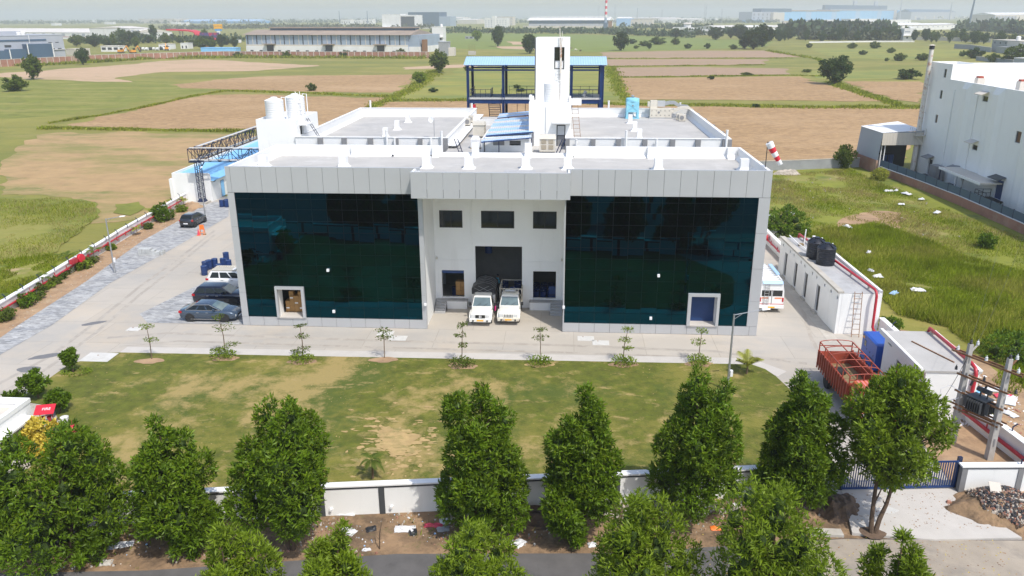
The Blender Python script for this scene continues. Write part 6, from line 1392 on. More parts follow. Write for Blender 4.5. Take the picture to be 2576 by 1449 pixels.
def text_mesh(name, s, size, mat, parent, loc, rot, depth=.004):
    c = bpy.data.curves.new(name, 'FONT'); c.body = s; c.size = size; c.extrude = depth; c.align_x = 'CENTER'; c.align_y = 'CENTER'
    o = bpy.data.objects.new(name, c); COL.objects.link(o); dg = bpy.context.evaluated_depsgraph_get()
    me = bpy.data.meshes.new_from_object(o.evaluated_get(dg)); bpy.data.objects.remove(o)
    me.materials.clear(); q = link(name, me, mat, parent, loc); q.rotation_euler = rot; return q
text_mesh('lettering', 'FIRE', .30, 'label_white', t, (0.1, -.04, 1.352), (R(25.3), 0, 0))
props(MB().lathe([(.16, 0), (.24, .5), (.23, .5), (.15, .03), (.01, .03)], n=16).build('white_bucket', 'label_white', None, True, (-4.35, -16.5, .05)), 'white bucket standing beside the red fire stand', 'bucket')
t = thing('clutter_table', 'low red table with dark bags and a pink chair beside the guard house', 'table', (-4.0, -18.1, .05)); MB().box(-.5, -.35, .5, .5, .35, .54).build('top', 'red_pipe', t)
for x in (-.42, .42):
    for y in (-.28, .28): MB().bar((x, y, 0), (x, y, .5), .04).build('leg', 'dark_metal', t)
props(MB().loft([[(-.4, -.2, .59), (.1, -.25, .59), (.15, .2, .59), (-.35, .25, .59)], [(-.3, -.1, .85), (.0, -.12, .8), (.05, .12, .85), (-.28, .15, .8)]]).build('bag', 'plastic_black', None, False, (-4.05, -18.1, 0)), 'dark bag lying on the red table by the guard house', 'bag')
props(MB().loft([[(-.25, -.2, 0), (.25, -.2, 0), (.25, .25, 0), (-.25, .25, 0)], [(-.2, -.2, .4), (.25, -.15, .42), (.22, .25, .4), (-.2, .22, .38)], [(-.22, .1, .44), (.25, .12, .44), (.22, .25, .8), (-.2, .24, .8)]]).build('plastic_chair', 'plastic_red', None, False, (-3.2, -17.7, .05)), 'pinkish plastic chair near the red fire stand', 'chair')
struct('guard_path', MB().sheet([(-6.2, -16.4), (-4.3, -16.2), (-3.8, -18.3), (-4.4, -23.6), (-6.2, -23.6)], .058), 'concrete')
# ================================================================ VEGETATION
def ico(c, r, seed, sub=1, amp=.25):
    import bmesh
    bm = bmesh.new(); bmesh.ops.create_icosphere(bm, subdivisions=sub, radius=1)
    vs = [tuple(Vector(c) + Vector((v.co.x * r[0], v.co.y * r[1], v.co.z * r[2])) * (1 + amp * noise.noise(v.co * 2.1 + Vector((seed, seed * 2.3, 0))))) for v in bm.verts]
    fs = [tuple(v.index for v in f.verts) for f in bm.faces]; bm.free(); return vs, fs
def crown(H, Rm, h0, nl, nc, leaf, width, nleaf=8, lobe=(.19, .31), stretch=1.6, leaders=4, peak=.36, up=.35, core=.36, coresub=2, spires=0):
    L = []
    ch = H - h0
    def env(t): return Rm * max(.05, math.sin(math.pi * min(1, (t ** (math.log(.5) / math.log(peak)))))) ** .75
    if spires:
        for k in range(spires):
            a = k * 2.39996 + random.uniform(-.4, .4); d = Rm * (.2 if k == 0 else random.uniform(.42, .70)); tz = H if k == 0 else h0 + ch * (random.uniform(.80, .99) if k < 3 else random.uniform(.55, .86)); rs = Rm * random.uniform(.44, .58); b0 = h0 + ch * random.uniform(0, .12); n_ = max(5, int(nl / spires) + 3)
            for j in range(n_):
                t = (j + .5) / n_; s = rs * (.44 * (1 - t ** 4) + .34) * random.uniform(.7, 1.2); aa = random.random() * 6.283; e = (rs * (1 - t ** 4) ** .7) * random.uniform(.25, .85)
                L.append((np.array([d * math.cos(a) * (1 - .15 * t) + e * math.cos(aa), d * math.sin(a) * (1 - .15 * t) + e * math.sin(aa), b0 + (tz - b0 - s * .5) * (.07 + .93 * t)]), s))
    for i in range(0 if spires else nl):
        t = (i + .5) / nl * .86 + random.uniform(-.04, .04) + .04; a = i * 2.39996 + random.uniform(-.5, .5); rr = env(max(.02, min(.98, t)))
        s = Rm * random.uniform(*lobe) * (1.05 if t < .6 else .8); d = max(0, rr - s * .8) * random.uniform(.75, 1.1)
        L.append((np.array([d * math.cos(a), d * math.sin(a), h0 + ch * t]), s))
    for i in range(0 if spires else leaders):
        a = i * 2.1 + random.random(); d = Rm * (.12 + .22 * (i > 0)); z = H - Rm * .45 - i * random.uniform(.06, .12) * ch
        s = Rm * random.uniform(.20, .27)
        L.append((np.array([d * math.cos(a), d * math.sin(a), z]), s)); L.append((np.array([d * .8 * math.cos(a), d * .8 * math.sin(a), z - s * 1.5]), s * 1.25))
    C = np.array([l[0] for l in L]); S = np.array([l[1] for l in L])
    pr = S ** 2 / (S ** 2).sum(); idx = rng.choice(len(L), nc * 2, p=pr); d = unit(nc * 2); d[:, 2] = d[:, 2] * .9 + .12
    st = np.array([1, 1, stretch]); p = C[idx] + d * S[idx][:, None] * st * (rng.random((nc * 2, 1)) ** .25)
    dist = np.linalg.norm((p[:, None, :] - C[None]) / (S[None, :, None] * st), axis=2); dist[np.arange(len(p)), idx] = 9
    keep = (dist.min(1) > .85) | (rng.random(len(p)) < .06); p, d = p[keep][:nc], d[keep][:nc]
    n = len(p); pc = np.repeat(p, nleaf, 0) + rng.normal(0, leaf * .22, (n * nleaf, 3))
    dl = np.repeat(d, nleaf, 0) * .55 + unit(n * nleaf) * .8; dl[:, 2] += up; dl /= np.linalg.norm(dl, axis=1)[:, None]
    q = leaf_quads(pc, dl, leaf * rng.uniform(.65, 1.25, n * nleaf), width * rng.uniform(.7, 1.3, n * nleaf))
    m = MB()
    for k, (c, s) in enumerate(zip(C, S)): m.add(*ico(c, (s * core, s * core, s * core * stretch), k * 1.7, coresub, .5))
    return q, m, C, S
def trunk(H, h0, C, r, stems=3, lean=.25, spread=.12):
    m = MB()
    for k in range(stems):
        a = k * 2.2 + random.random(); tgt = C[(k * 5 + 2) % len(C)]; b = Vector((math.cos(a) * spread, math.sin(a) * spread, -.1))
        mid = Vector((math.cos(a) * lean, math.sin(a) * lean, h0 + (H - h0) * .18)); e = Vector(tgt)
        m.tube([b, b.lerp(mid, .5) + Vector((.05 * math.sin(k * 9), .05, 0)), mid, mid.lerp(e, .6), e], [r, r * .8, r * .62, r * .4, r * .15], 7)
    for c in C[::2]:
        m.tube([Vector((0, 0, h0 + .1 + .3 * (c[2] - h0))), Vector(c) * .5 + Vector((0, 0, c[2] * .42)), Vector(c)], [r * .35, r * .22, r * .08], 5)
    return m
GF = 'trees along the roadside before the front wall'
def street_tree(name, label, base, H, Rm, h0, seed, nl=34, nc=2600, leafm='leaf', grp=GF, leaf=.25, width=.075, stems=3, peak=.36, coremat='leaf_dark', rz=None, leaders=3, spires=6):
    random.seed(seed)
    t = thing(name, label, 'tree', base, random.random() * 6 if rz is None else rz, grp)
    q, core, C, S = crown(H, Rm, h0, nl, nc, leaf, width, peak=peak, leaders=leaders, spires=spires, stretch=1.35)
    k = rng.random(len(q)) < .26; zc = q[:, 0, 2]; k &= zc > h0 + .25 * (H - h0)
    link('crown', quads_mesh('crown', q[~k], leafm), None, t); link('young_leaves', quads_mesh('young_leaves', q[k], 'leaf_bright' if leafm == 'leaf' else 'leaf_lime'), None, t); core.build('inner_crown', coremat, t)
    trunk(H, h0, C, .12, stems).build('trunk', 'bark', t, True); return t
for i, (bx, by, ty, x0, x1, h0, lab) in enumerate((
        (25, 1400, 1085, -75, 75, .7, 'leafy tree cut off by the left edge of the picture'), (175, 1402, 1050, 40, 340, .5, 'broad dark tree in front of the guard house and the yellow shrub'),
        (455, 1375, 1045, 345, 575, .4, 'narrow twin topped tree, third from the left in the roadside row'), (740, 1378, 998, 592, 872, .9, 'broad tree with a visible forked trunk left of the bare lawn patch'),
        (1208, 1345, 970, 1075, 1342, .6, 'tall dense tree right of the bare lawn patch'), (1455, 1348, 962, 1345, 1580, .5, 'two peaked tree just right of the middle of the roadside row'),
        (1730, 1300, 920, 1605, 1858, .9, 'tallest pointed tree beside the tall street lamp'), (1985, 1285, 935, 1882, 2102, .7, 'slim three peaked tree left of the lorry'))):
    b = g(bx, by, -.1); H = top(b, bx, ty); D = (b - CAM).length; Rm = (x1 - x0) / 2 / FPX * (D - 2.5) * .76
    street_tree('roadside_tree', lab, (b.x + ((x0 + x1) / 2 - bx) / FPX * D * .6, b.y, -.1), H + .1, Rm, h0, 11 + i * 7, nl=36, nc=3200)
b = g(2198, 1340, 0); H = top(b, 2215, 945)
t = street_tree('gate_tree', 'round crowned tree on two bare trunks in the concrete before the gate', (b.x, b.y, 0), 3, 1, 1, 5, nl=3, nc=5)
for c in list(KIDS[t.name]): bpy.data.objects.remove(c)
KIDS[t.name] = []
random.seed(91); q, core, C, S = crown(H, 2.3, 2.5, 34, 2600, .25, .075, peak=.42); C2 = C
t.rotation_euler = (0, 0, 0)
link('crown', quads_mesh('crown', q + np.array([.55, .9, 0]), 'leaf_bright'), None, t); core.v = [(x + .55, y + .9, z) for x, y, z in core.v]; core.build('inner_crown', 'leaf_dark', t)
m = MB()
m.tube([(-.12, 0, -.05), (-.16, .1, .8), (-.1, .3, 1.5), (0, .6, 2.6), (.2, .8, 4)], [.13, .11, .10, .08, .04], 8); m.tube([(.05, 0, -.05), (.2, .1, .7), (.5, .3, 1.4), (.62, .4, 2.0), (.9, .6, 3.2), (1.1, .9, 4.4)], [.13, .11, .09, .08, .06, .03], 8)
m.tube([(-.1, .25, 1.4), (.1, .4, 1.75), (.35, .5, 2.5)], [.05, .04, .02], 6); m.tube([(.45, .3, 1.35), (.35, .4, 1.5)], [.04, .02], 6)
for c in C[::2]: m.tube([(.3, .6, 2.4), (c[0] * .5 + .5, c[1] * .5 + .8, c[2] * .7 + .6), (c[0] + .55, c[1] + .9, c[2])], [.06, .04, .015], 5)
m.build('trunk', 'bark', t, True)
for i, (cx_, ty, x0, x1, dist, lab) in enumerate(((560, 1335, 440, 705, 22.5, 'bright green tree top at the bottom edge, leftmost of the near row'), (835, 1330, 700, 950, 22, 'bright green tree top at the bottom edge, second of the near row'),
        (1180, 1302, 1045, 1312, 22, 'bright green tree top at the bottom edge below the red sack'), (1612, 1243, 1468, 1758, 22.5, 'tall bright tree top at the bottom edge, right of the middle'),
        (1955, 1232, 1775, 2132, 22.5, 'broadest bright tree top at the bottom edge, below the slim tree'), (2268, 1332, 2188, 2345, 24, 'small feathery tree top at the bottom edge below the gate'))):
    d = ray(cx_, ty + 60); d = Vector((d.x, d.y, 0)).normalized(); b = Vector((CAM.x, CAM.y, 0)) + d * dist; H = top(b, cx_, ty); D = math.hypot(dist, 23 - H + 2)
    Rm = (x1 - x0) / 2 / FPX * D * .82
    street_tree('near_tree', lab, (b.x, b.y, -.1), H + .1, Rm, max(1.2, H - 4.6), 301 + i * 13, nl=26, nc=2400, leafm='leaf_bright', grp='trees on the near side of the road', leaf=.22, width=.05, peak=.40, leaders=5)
# undergrowth shoots at the feet of two roadside trees
for bx, by, lab in ((235, 1418, 'low leafy shoots at the foot of the broad dark tree'), (1440, 1370, 'low leafy shoots at the foot of the two peaked tree'), (470, 1400, 'low leafy shoots at the foot of the narrow tree')):
    b = g(bx, by, -.08); random.seed(bx); q, core, C, S = crown(1.7, .8, .1, 8, 260, .25, .07, leaders=2)
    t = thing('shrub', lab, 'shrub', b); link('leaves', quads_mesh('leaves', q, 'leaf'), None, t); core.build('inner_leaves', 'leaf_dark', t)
# ---- saplings along the kerb
def umbel(m_q, c, r, n, leaf, flat=.35, droop=0.):
    p = unit(n) * np.array([r, r, r * flat]) * rng.random((n, 1)) ** .5 + np.array(c); d = p - np.array(c); d = d / (np.linalg.norm(d, axis=1)[:, None] + 1e-6) + unit(n) * .6; d[:, 2] += .25 - droop; d /= np.linalg.norm(d, axis=1)[:, None]
    m_q.append(leaf_quads(p, d, leaf * rng.uniform(.7, 1.3, n), leaf * .5))
SAP = [((382, 903), 2.6, [(0, 2.45, .55), (.15, 1.5, .55)], 'leaf_bright', 0, 'sapling with two leaf tiers in a sandy pit, leftmost along the kerb'),
       ((567, 895), 3.1, [(-.15, 3.0, .45), (.15, 2.2, .85), (.6, .9, .6), (-.5, .5, .5)], 'leaf_olive', 1, 'wide armed sapling over a yellow green bush, second along the kerb'),
       ((763, 905), 2.7, [(0, 2.6, .45), (.05, 1.75, .5), (.1, .9, .55), (-.5, .6, .35)], 'leaf_olive', 1, 'sapling with two small tufts over low plants, third along the kerb'),
       ((967, 900), 2.6, [(0, 2.1, .65), (.1, 1.6, .75)], 'leaf_olive', 2, 'thin leaved pale sapling in a sandy ring, fourth along the kerb'),
       ((1162, 915), 3.1, [(.1, 2.9, .45), (-.05, 2.1, .5), (.1, 1.4, .35)], 'leaf_olive', 3, 'sparse sapling standing in front of the tarpaulin pickup'),
       ((1358, 912), 2.7, [(0, 2.45, .5), (0, 1.9, .6)], 'leaf_olive', 4, 'sapling with one round head over a dense bush, right of the pickups'),
       ((1567, 912), 2.7, [(.25, 2.5, .5), (.05, 1.7, .5), (.3, 1.1, .4)], 'leaf_lime', 1, 'sapling leaning right over a yellow green bush, before the right facade'),
       ((1756, 910), 2.5, [(.1, 2.3, .5), (-.1, 1.5, .6)], 'leaf_lime', 1, 'sapling nearest the roller shutter door')]
for (px, H, tiers, lm, base, lab) in SAP:
    b = g(*px, .05); t = thing('sapling', lab, 'sapling', b, group='saplings planted along the lawn kerb')
    top_ = tiers[0]; MB().tube([(0, 0, 0), (.05, 0, H * .5), (top_[0], 0, top_[1])], [.035, .03, .016], 6).build('stem', 'twig', t)
    Q = []; m = MB()
    for x, z, r in tiers:
        for k in range(4): a = k * 1.6 + x * 9; c = (x + r * .55 * math.cos(a), r * .55 * math.sin(a), z + random.uniform(-.08, .1)); umbel(Q, c, r * .42, 34 if base != 2 else 24, .13 if base != 2 else .16, .3); m.tube([(x * .5, 0, z - .15), c], .01, 4)
    m.build('twigs', 'twig', t); link('leaves', quads_mesh('leaves', np.concatenate(Q), lm), None, t)
    Q = []
    if base in (1, 4, 3):
        umbel(Q, (-.1, -.1, .3), .75, 330, .16, .45); umbel(Q, (.45, -.05, .25), .5, 120, .16, .5)
        bt = thing('ground_shrub', 'low bush at the foot of the ' + ' '.join(lab.split(',')[0].split()[:9]), 'shrub', b + Vector((0, -.25, 0))); link('leaves', quads_mesh('leaves', np.concatenate(Q), {1: 'leaf_lime', 4: 'leaf_bright', 3: 'leaf_olive'}[base]), None, bt)
    _zl[0] += .0005; struct('planting_pit', MB().sheet(blob((b.x + .05, b.y - .35), .95, .55, 30, .4, H), .055 + _zl[0] * .05), 'soil' if base != 4 else 'straw')
# palms
def frond(m, o, d, L, droop, n=12, w=.3, leaf=.06):
    o = Vector(o); d = Vector(d).normalized(); pts = [o + d * (L * k / n) + Vector((0, 0, -droop * (k / n) ** 2 * L)) for k in range(n + 1)]
    m.tube(pts, [.018 * (1 - .8 * k / n) for k in range(n + 1)], 4)
    for k in range(2, n):
        t_ = (pts[k + 1] - pts[k]).normalized(); s = t_.cross(Vector((0, 0, 1))).normalized(); ln = w * math.sin(math.pi * (k / n) ** .8) + .06
        for sg in (-1, 1):
            for q in (0, .5):
                a = pts[k].lerp(pts[k + 1], q); e = a + (s * sg * .75 + t_ * .7 + Vector((0, 0, -.25))).normalized() * ln
                m.add([a, a + t_ * leaf, e], [(0, 1, 2)])
def palm(label, base, h, L, n, mat, seed, up=.8, droop=.5, trunk_r=.07, w=.3, group=None):
    random.seed(seed); t = thing('palm', label, 'palm', base, 0, group); MB().tube([(0, 0, 0), (.03, 0, h)], [trunk_r, trunk_r * .7], 8).build('trunk', 'twig', t)
    for k in range(n):
        a = k * 2.4 + random.random() * .6; m = MB(); frond(m, (0, 0, h), (math.cos(a), math.sin(a), up + random.uniform(-.3, .6)), L * random.uniform(.75, 1.1), droop * random.uniform(.6, 1.3), w=w); m.build('frond', mat, t)
    return t
palm('young yellow green palm at the right end of the lawn', g(1878, 940, .05), .5, 1.75, 13, 'palm_leaf', 3, 1.7, .45, w=.42)
palm('small palm just behind the front wall beside the bare lawn patch', g(938, 1203, .05), 1.05, 1.15, 9, 'leaf_olive', 8, 1.0, .9)
A_ = crop(0, 700, 2.576)
for i, (x, y, h, L, lab) in enumerate(((690, 870, 1.1, 1.7, 'tall palm in front of the red hose reel on the left wall'), (945, 800, 1.0, 1.5, 'palm right of the hose reel by the left wall'), (440, 1065, .9, 1.4, 'palm left of the hose reel by the left wall'),
        (100, 1240, .6, 1.3, 'low palm at the left edge of the picture by the wall'), (1370, 540, .7, .9, 'small palm by the clean wall near the dense shrub'), (1505, 355, .8, 1.0, 'dark palm rising over the wall beside the dense shrub'), (1835, 260, .9, .9, 'wispy dry palm at the end of the left wall'), (1690, 250, .6, .7, 'small palm between the dense shrub and the wall end'))):
    palm(lab, g(*A_(x, y)), h, L, 8, 'palm_leaf' if i > 3 else 'leaf_olive', 20 + i, .9, .6, .045, .3, 'palms along the left wall')
def shrub(label, base, H, Rm, mat, n=260, leaf=.22, width=.12, nl=9, h0=.05, name='shrub', cat='shrub', stem=False, seed=0, group=None, coremat='leaf_dark'):
    random.seed(seed + int(base[0] * 10)); q, core, C, S = crown(H, Rm, h0, nl, n, leaf, width, leaders=1, lobe=(.35, .5), stretch=1.0, peak=.45, nleaf=7, coresub=1)
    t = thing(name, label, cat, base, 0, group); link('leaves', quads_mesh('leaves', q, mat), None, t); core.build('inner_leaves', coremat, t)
    if stem: trunk(H, h0, C, .04, 2, .05, .04).build('stem', 'twig', t)
    return t
shrub('dense dark shrub in front of the clean left wall', g(*A_(1625, 400)), 1.9, 1.35, 'leaf', 420)
for i, (x, y, s, mt, lab) in enumerate(((1810, 310, .7, 'leaf_lime', 'yellow green bush near the sand heap by the wall end'), (830, 880, .8, 'leaf_lime', 'bushy plant in the strip right of the tall palm'), (640, 940, .75, 'leaf_olive', 'bushy plant in the strip below the hose reel'), (520, 1040, .7, 'leaf_olive', 'bushy plant in the strip left of the tall palm'), (380, 1130, .8, 'leaf_olive', 'wide plant in the strip left of the second palm'), (270, 1250, .9, 'leaf', 'dark bushy plant in the strip near the left edge'), (1110, 690, .5, 'leaf_lime', 'tiny bush in the strip behind the street lamp'), (60, 1390, .8, 'leaf_olive', 'low plant at the very left end of the planted strip'), (1480, 480, .5, 'leaf_olive', 'small plant in the strip left of the dense shrub'))):
    shrub(lab, g(*A_(x, y)), s, s * 1.1, mt, 170, .17, .10, 7)
    if i in (1, 2, 3, 4, 5): shrub('smaller companion of the ' + lab, g(*A_(x + 90, y - 55)), s * .7, s * .9, 'leaf_olive' if i % 2 else 'leaf_lime', 120, .16, .09, 6)
shrub('round topped little tree with a yellow flower ring at the lawn edge', g(183, 938), 1.75, .62, 'leaf', 300, .18, .10, 9, .65, 'small_tree', 'tree', True)
shrub('bushy little tree at the lawn edge by the driveway', g(96, 1003), 1.9, .85, 'leaf', 360, .2, .11, 9, .55, 'small_tree', 'tree', True)
shrub('small dark tree on the lawn beside the red fire stand', g(150, 1040), 1.5, .75, 'leaf', 320, .2, .11, 9, .5, 'small_tree', 'tree', True)
shrub('low bush behind the guard house roof', g(37, 1012), .7, .6, 'leaf', 150, .18, .1, 6)
Q = []; c = g(190, 938, .05)
for k in range(16): a = 2 * math.pi * k / 16; umbel(Q, (.85 * math.cos(a) + .1, .5 * math.sin(a), .10), .22, 36, .12, .6)
link('flower_ring', quads_mesh('flower_ring', np.concatenate(Q), 'leaf_lime'), None, None, (c.x, c.y, .05), label='ring of low yellow green plants round the little lawn tree', cat='flower bed', kind='stuff')
shrub('yellow leaved shrub between the guard house and the broad dark tree', (-3.25, -20.0, 0), 2.2, 1.15, 'leaf_yellow', 420, .2, .13, 11, .4, stem=True, coremat='leaf_yellow')
shrub('feathery green bush at the far corner of the factory by the wild plot', g(1970, 588), 2.6, 2.6, 'leaf', 620, .32, .12, 14)
shrub('young tree at the back wall of the wild plot', g(2122, 422), 3.6, 1.7, 'leaf_olive', 420, .32, .15, 10, .3, stem=True)
shrub('isolated bush on the bare slope of the wild plot', g(2480, 622), 1.3, 1.1, 'leaf', 240, .25, .12, 8)
shrub('bush at the brick wall foot in the wild plot', g(2210, 452), 1.3, 1.5, 'grass_pale', 200, .3, .1, 8)
shrub('low green plant behind the toilet block end', g(2240, 826), .6, .9, 'leaf', 160, .2, .1, 7)
shrub('dense weeds behind the transformer wall', g(2545, 905), 1.3, 2.2, 'leaf', 380, .25, .09, 9)
# ---- grass blades: wild plot, bunds, verge tufts
def blades(pts, h, w, lean=.5):
    n = len(pts); p = np.asarray(pts, float); a = rng.random(n) * 2 * math.pi; s = np.stack([np.cos(a), np.sin(a), np.zeros(n)], 1)
    hh = (h * rng.uniform(.5, 1.3, n))[:, None] if np.ndim(h) == 0 else (h * rng.uniform(.5, 1.3, n))[:, None]
    ww = (np.broadcast_to(w, (n,)))[:, None]; ln = rng.normal(0, lean, (n, 3)); ln[:, 2] = 1; ln[:, 0] += .25; ln /= np.linalg.norm(ln, axis=1)[:, None]
    return np.stack([p - s * ww / 2, p + s * ww / 2, p + ln * hh], 1)
def inside(pts, poly):
    x, y = pts[:, 0], pts[:, 1]; r = np.zeros(len(pts), bool); n = len(poly)
    for i in range(n):
        x1, y1 = poly[i][:2]; x2, y2 = poly[(i + 1) % n][:2]
        c = ((y1 > y) != (y2 > y)) & (x < (x2 - x1) * (y - y1) / (y2 - y1 + 1e-12) + x1); r ^= c
    return r
def nz(p, s, o=0.): return np.array([noise.noise(Vector((x * s + o, y * s, o))) for x, y in p[:, :2]])
def grass_area(px, n, h, w, mats, z, thr=-1, s=.12, hscale=True):
    poly_ = [g(*p) for p in px]; x = [p.x for p in poly_]; y = [p.y for p in poly_]
    p = np.stack([rng.uniform(min(x), max(x), n), rng.uniform(min(y), max(y), n), np.full(n, z)], 1); p = p[inside(p, poly_)]
    v = nz(p, s) + .5 * nz(p, s * 3.3, 5); p = p[v > thr]; v = v[v > thr]
    sel = nz(p, s * 1.6, 9) + rng.normal(0, .25, len(p))
    edges = np.linspace(-.45, .45, len(mats) + 1); edges[0] = -9; edges[-1] = 9
    for mt, a, b in zip(mats, edges, edges[1:]):
        k = (sel >= a) & (sel < b)
        if k.sum(): link('wild_grass', tris_mesh('wild_grass', blades(p[k], h * (1 + v[k]) if hscale else h, w), mt), None, None, None, kind='stuff', label='tall wild grass growing on the open plot')
grass_area([(1935, 440), (2140, 425), (2200, 455), (2330, 505), (2576, 600), (2640, 700), (2640, 840), (2576, 850), (2400, 790), (2200, 650), (2030, 590), (1940, 560)], 110000, .34, .07, ['grass_blade', 'grass_pale', 'grass_dry'], -.1, -.4)
grass_area([(2010, 585), (2200, 560), (2420, 640), (2640, 700), (2640, 1010), (2480, 900), (2380, 820), (2260, 790), (2190, 720), (2100, 625)], 120000, .55, .075, ['grass_blade', 'grass_blade', 'grass_pale'], -.1, -.45)
grass_area([(2330, 840), (2460, 870), (2600, 960), (2700, 1080), (2640, 1090), (2500, 960)], 5000, .35, .08, ['grass_blade', 'grass_dry'], -.1, .05)
grass_area([(0, 1310), (600, 1290), (1500, 1260), (2120, 1240), (2130, 1330), (1500, 1380), (0, 1440)], 5000, .20, .05, ['grass_dry', 'grass_blade'], -.12, .22, .5)
grass_area([(-40, 660), (120, 640), (215, 640), (226, 655), (100, 735), (-40, 800)], 20000, .4, .08, ['grass_blade', 'grass_blade', 'grass_pale'], -.1, -.3)
grass_area([(-40, 500), (120, 496), (237, 508), (244, 545), (205, 580), (120, 640), (-40, 730)], 30000, .28, .07, ['grass_pale', 'grass_blade', 'grass_dry'], -.1, -.25)
def bund(px, wpx, n, h, mats, label, name='grass_bund', lift=.25):
    P_ = [g(*p) for p in px]; seg = [(b - a).length for a, b in zip(P_, P_[1:])]; T = sum(seg); pts = []; hs = []; ws = []
    base = []
    for k in range(n):
        u = random.random() * T; i = 0
        while u > seg[i] and i < len(seg) - 1: u -= seg[i]; i += 1
        a, b = P_[i], P_[i + 1]; c = a.lerp(b, u / seg[i]); D = (c - CAM).length; d = (b - a).normalized(); nn = Vector((-d.y, d.x, 0)); W_ = wpx / FPX * D
        if abs(d.x) > .75: W_ *= 2.6
        o = random.gauss(0, .30) * (1 + .6 * noise.noise(c * .1)); c = c + nn * o * W_; pts.append((c.x, c.y, -.1 + lift * max(0, 1 - abs(o) * 2) * h)); D2 = D / 100
        hs.append(h * (1 + .8 * noise.noise(c * .15))); ws.append(.14 * D2 + .06)
    pts = np.array(pts); hs = np.array(hs); ws = np.array(ws); sel = rng.integers(0, len(mats), len(pts))
    t = thing(name, label, 'grass', P_[0]); off = np.array(P_[0])
    for j, mt in enumerate(mats): k = sel == j; link('blades', tris_mesh('blades', blades(pts[k] - off, hs[k], ws[k]), mt), None, t, kind='stuff')
    return t
GB, GP, GD = 'grass_blade', 'grass_pale', 'grass_dry'
bund([(990, 252), (1200, 252), (1570, 262), (1760, 264), (2060, 270), (2325, 270)], 16, 7000, .6, [GP, GP, GB], 'bright grassy bund behind the factory running to the neighbour building')
bund([(2095, 205), (2120, 218), (2175, 236), (2235, 256), (2270, 268)], 24, 4000, .6, [GP, GB], 'bright grassy bund running down from the lone round tree')
bund([(100, 322), (300, 325), (450, 328), (640, 331)], 8, 2600, .5, [GP, GB, GP], 'dark grassy bund below the ploughed field on the left')
bund([(120, 310), (250, 290), (380, 266), (480, 242), (570, 228), (760, 234), (980, 243)], 9, 3600, .5, [GP, GB, GP], 'long curving grassy bund across the left fields')
bund([(930, 270), (985, 247), (1040, 222), (1075, 196), (1095, 178)], 28, 4500, .6, [GP, GP, GB], 'bright grassy bund beside the leaning bush behind the left roof')
bund([(1535, 168), (1548, 200), (1560, 230), (1580, 255)], 28, 3000, .6, [GP, GB], 'bright grassy path edge right of the blue shed')
bund([(1555, 194), (1754, 192), (1990, 189), (2080, 192)], 4, 1500, .5, [GB, GP], 'thin dark hedge of weeds across the right fields', lift=.1)
bund([(1530, 167), (1754, 165), (1925, 163)], 3, 1200, .5, [GB, GP], 'thin dark weed line between the strip fields, nearer', lift=.1)
bund([(1520, 147), (1754, 146.5), (1995, 146)], 3, 900, .5, [GB, GP], 'thin dark weed line between the strip fields, farther', lift=.1)
bund([(1930, 128), (1990, 138), (2060, 150), (2110, 200)], 9, 1600, 1.0, [GP, GB], 'grassy ridge beside the strip fields')
bund([(0, 166), (120, 164), (260, 156), (400, 147), (600, 145), (900, 146), (1070, 147)], 12, 4200, 1.6, [GB, GP], 'rough weeds along the foot of the far brick wall')
# ---- field trees and bushes from shared crowns
def proto_tree(seed, nc, leaf, mat, nl=16, stretch=1.0, peak=.5, h0=.18, Rm=.5, trunk_=True, leaders=1, name='field_tree', core=.6, lobe=(.26, .42)):
    random.seed(seed); q, co, C, S = crown(1, Rm, h0, nl, nc, leaf, leaf * .6, nleaf=6, leaders=leaders, lobe=lobe, stretch=stretch, peak=peak, core=core, coresub=1)
    return quads_mesh('crown', q, mat), co, C, h0
PT = {}
for k, a in dict(round=(3, 420, .085, 'leaf_field'), dark=(5, 420, .085, 'leaf_dark'), olive=(7, 380, .085, 'leaf_olive'), big=(9, 900, .055, 'leaf_field'), lime=(21, 380, .085, 'leaf_lime')).items():
    me, co, C, h0 = proto_tree(*a, stretch=1.1)
    tm = MB(); tm.tube([(0, 0, 0), (.01, 0, .2), (0, .01, .5)], [.045, .035, .015], 6)
    for c in C[::3]: tm.tube([(0, 0, .15), tuple(Vector(c) * .6 + Vector((0, 0, .1))), tuple(c)], [.02, .014, .005], 5)
    cm = co.mesh('inner_crown'); cm.materials.append(MATS['leaf_dark' if k != 'lime' else 'leaf_olive']); mt = tm.mesh('trunk'); mt.materials.append(MATS['bark']); PT[k] = (me, cm, mt)
for k, a in dict(bush=(31, 300, .12, 'leaf_field'), bush2=(33, 300, .12, 'leaf_olive'), bush3=(35, 300, .12, 'leaf_dark')).items():
    me, co, C, h0 = proto_tree(*a, nl=9, h0=.02, Rm=.62, peak=.5, stretch=.8)
    tm = MB()
    for c in C[::2]: tm.tube([(0, 0, 0), tuple(c)], [.03, .01], 5)
    cm = co.mesh('inner_crown'); cm.materials.append(MATS['leaf_dark']); mt = tm.mesh('stem'); mt.materials.append(MATS['twig']); PT[k] = (me, cm, mt)
def plant(kind, px, wpx, hpx, label, group=None, rz=None):
    b = g(*px, -.12); D = (b - CAM).length; w, h = wpx / FPX * D, hpx / FPX * D * .96
    bush = kind.startswith('bush'); base_w = 1.2 if bush else 1.0
    t = thing('field_bush' if bush else 'field_tree', label, 'bush' if bush else 'tree', b, random.random() * 6 if rz is None else rz, group, (w / base_w, w / base_w, h))
    me, cm, mt = PT[kind]; link('crown', me, None, t); link('inner_crown', cm, None, t); link('stem' if bush else 'trunk', mt, None, t); return t
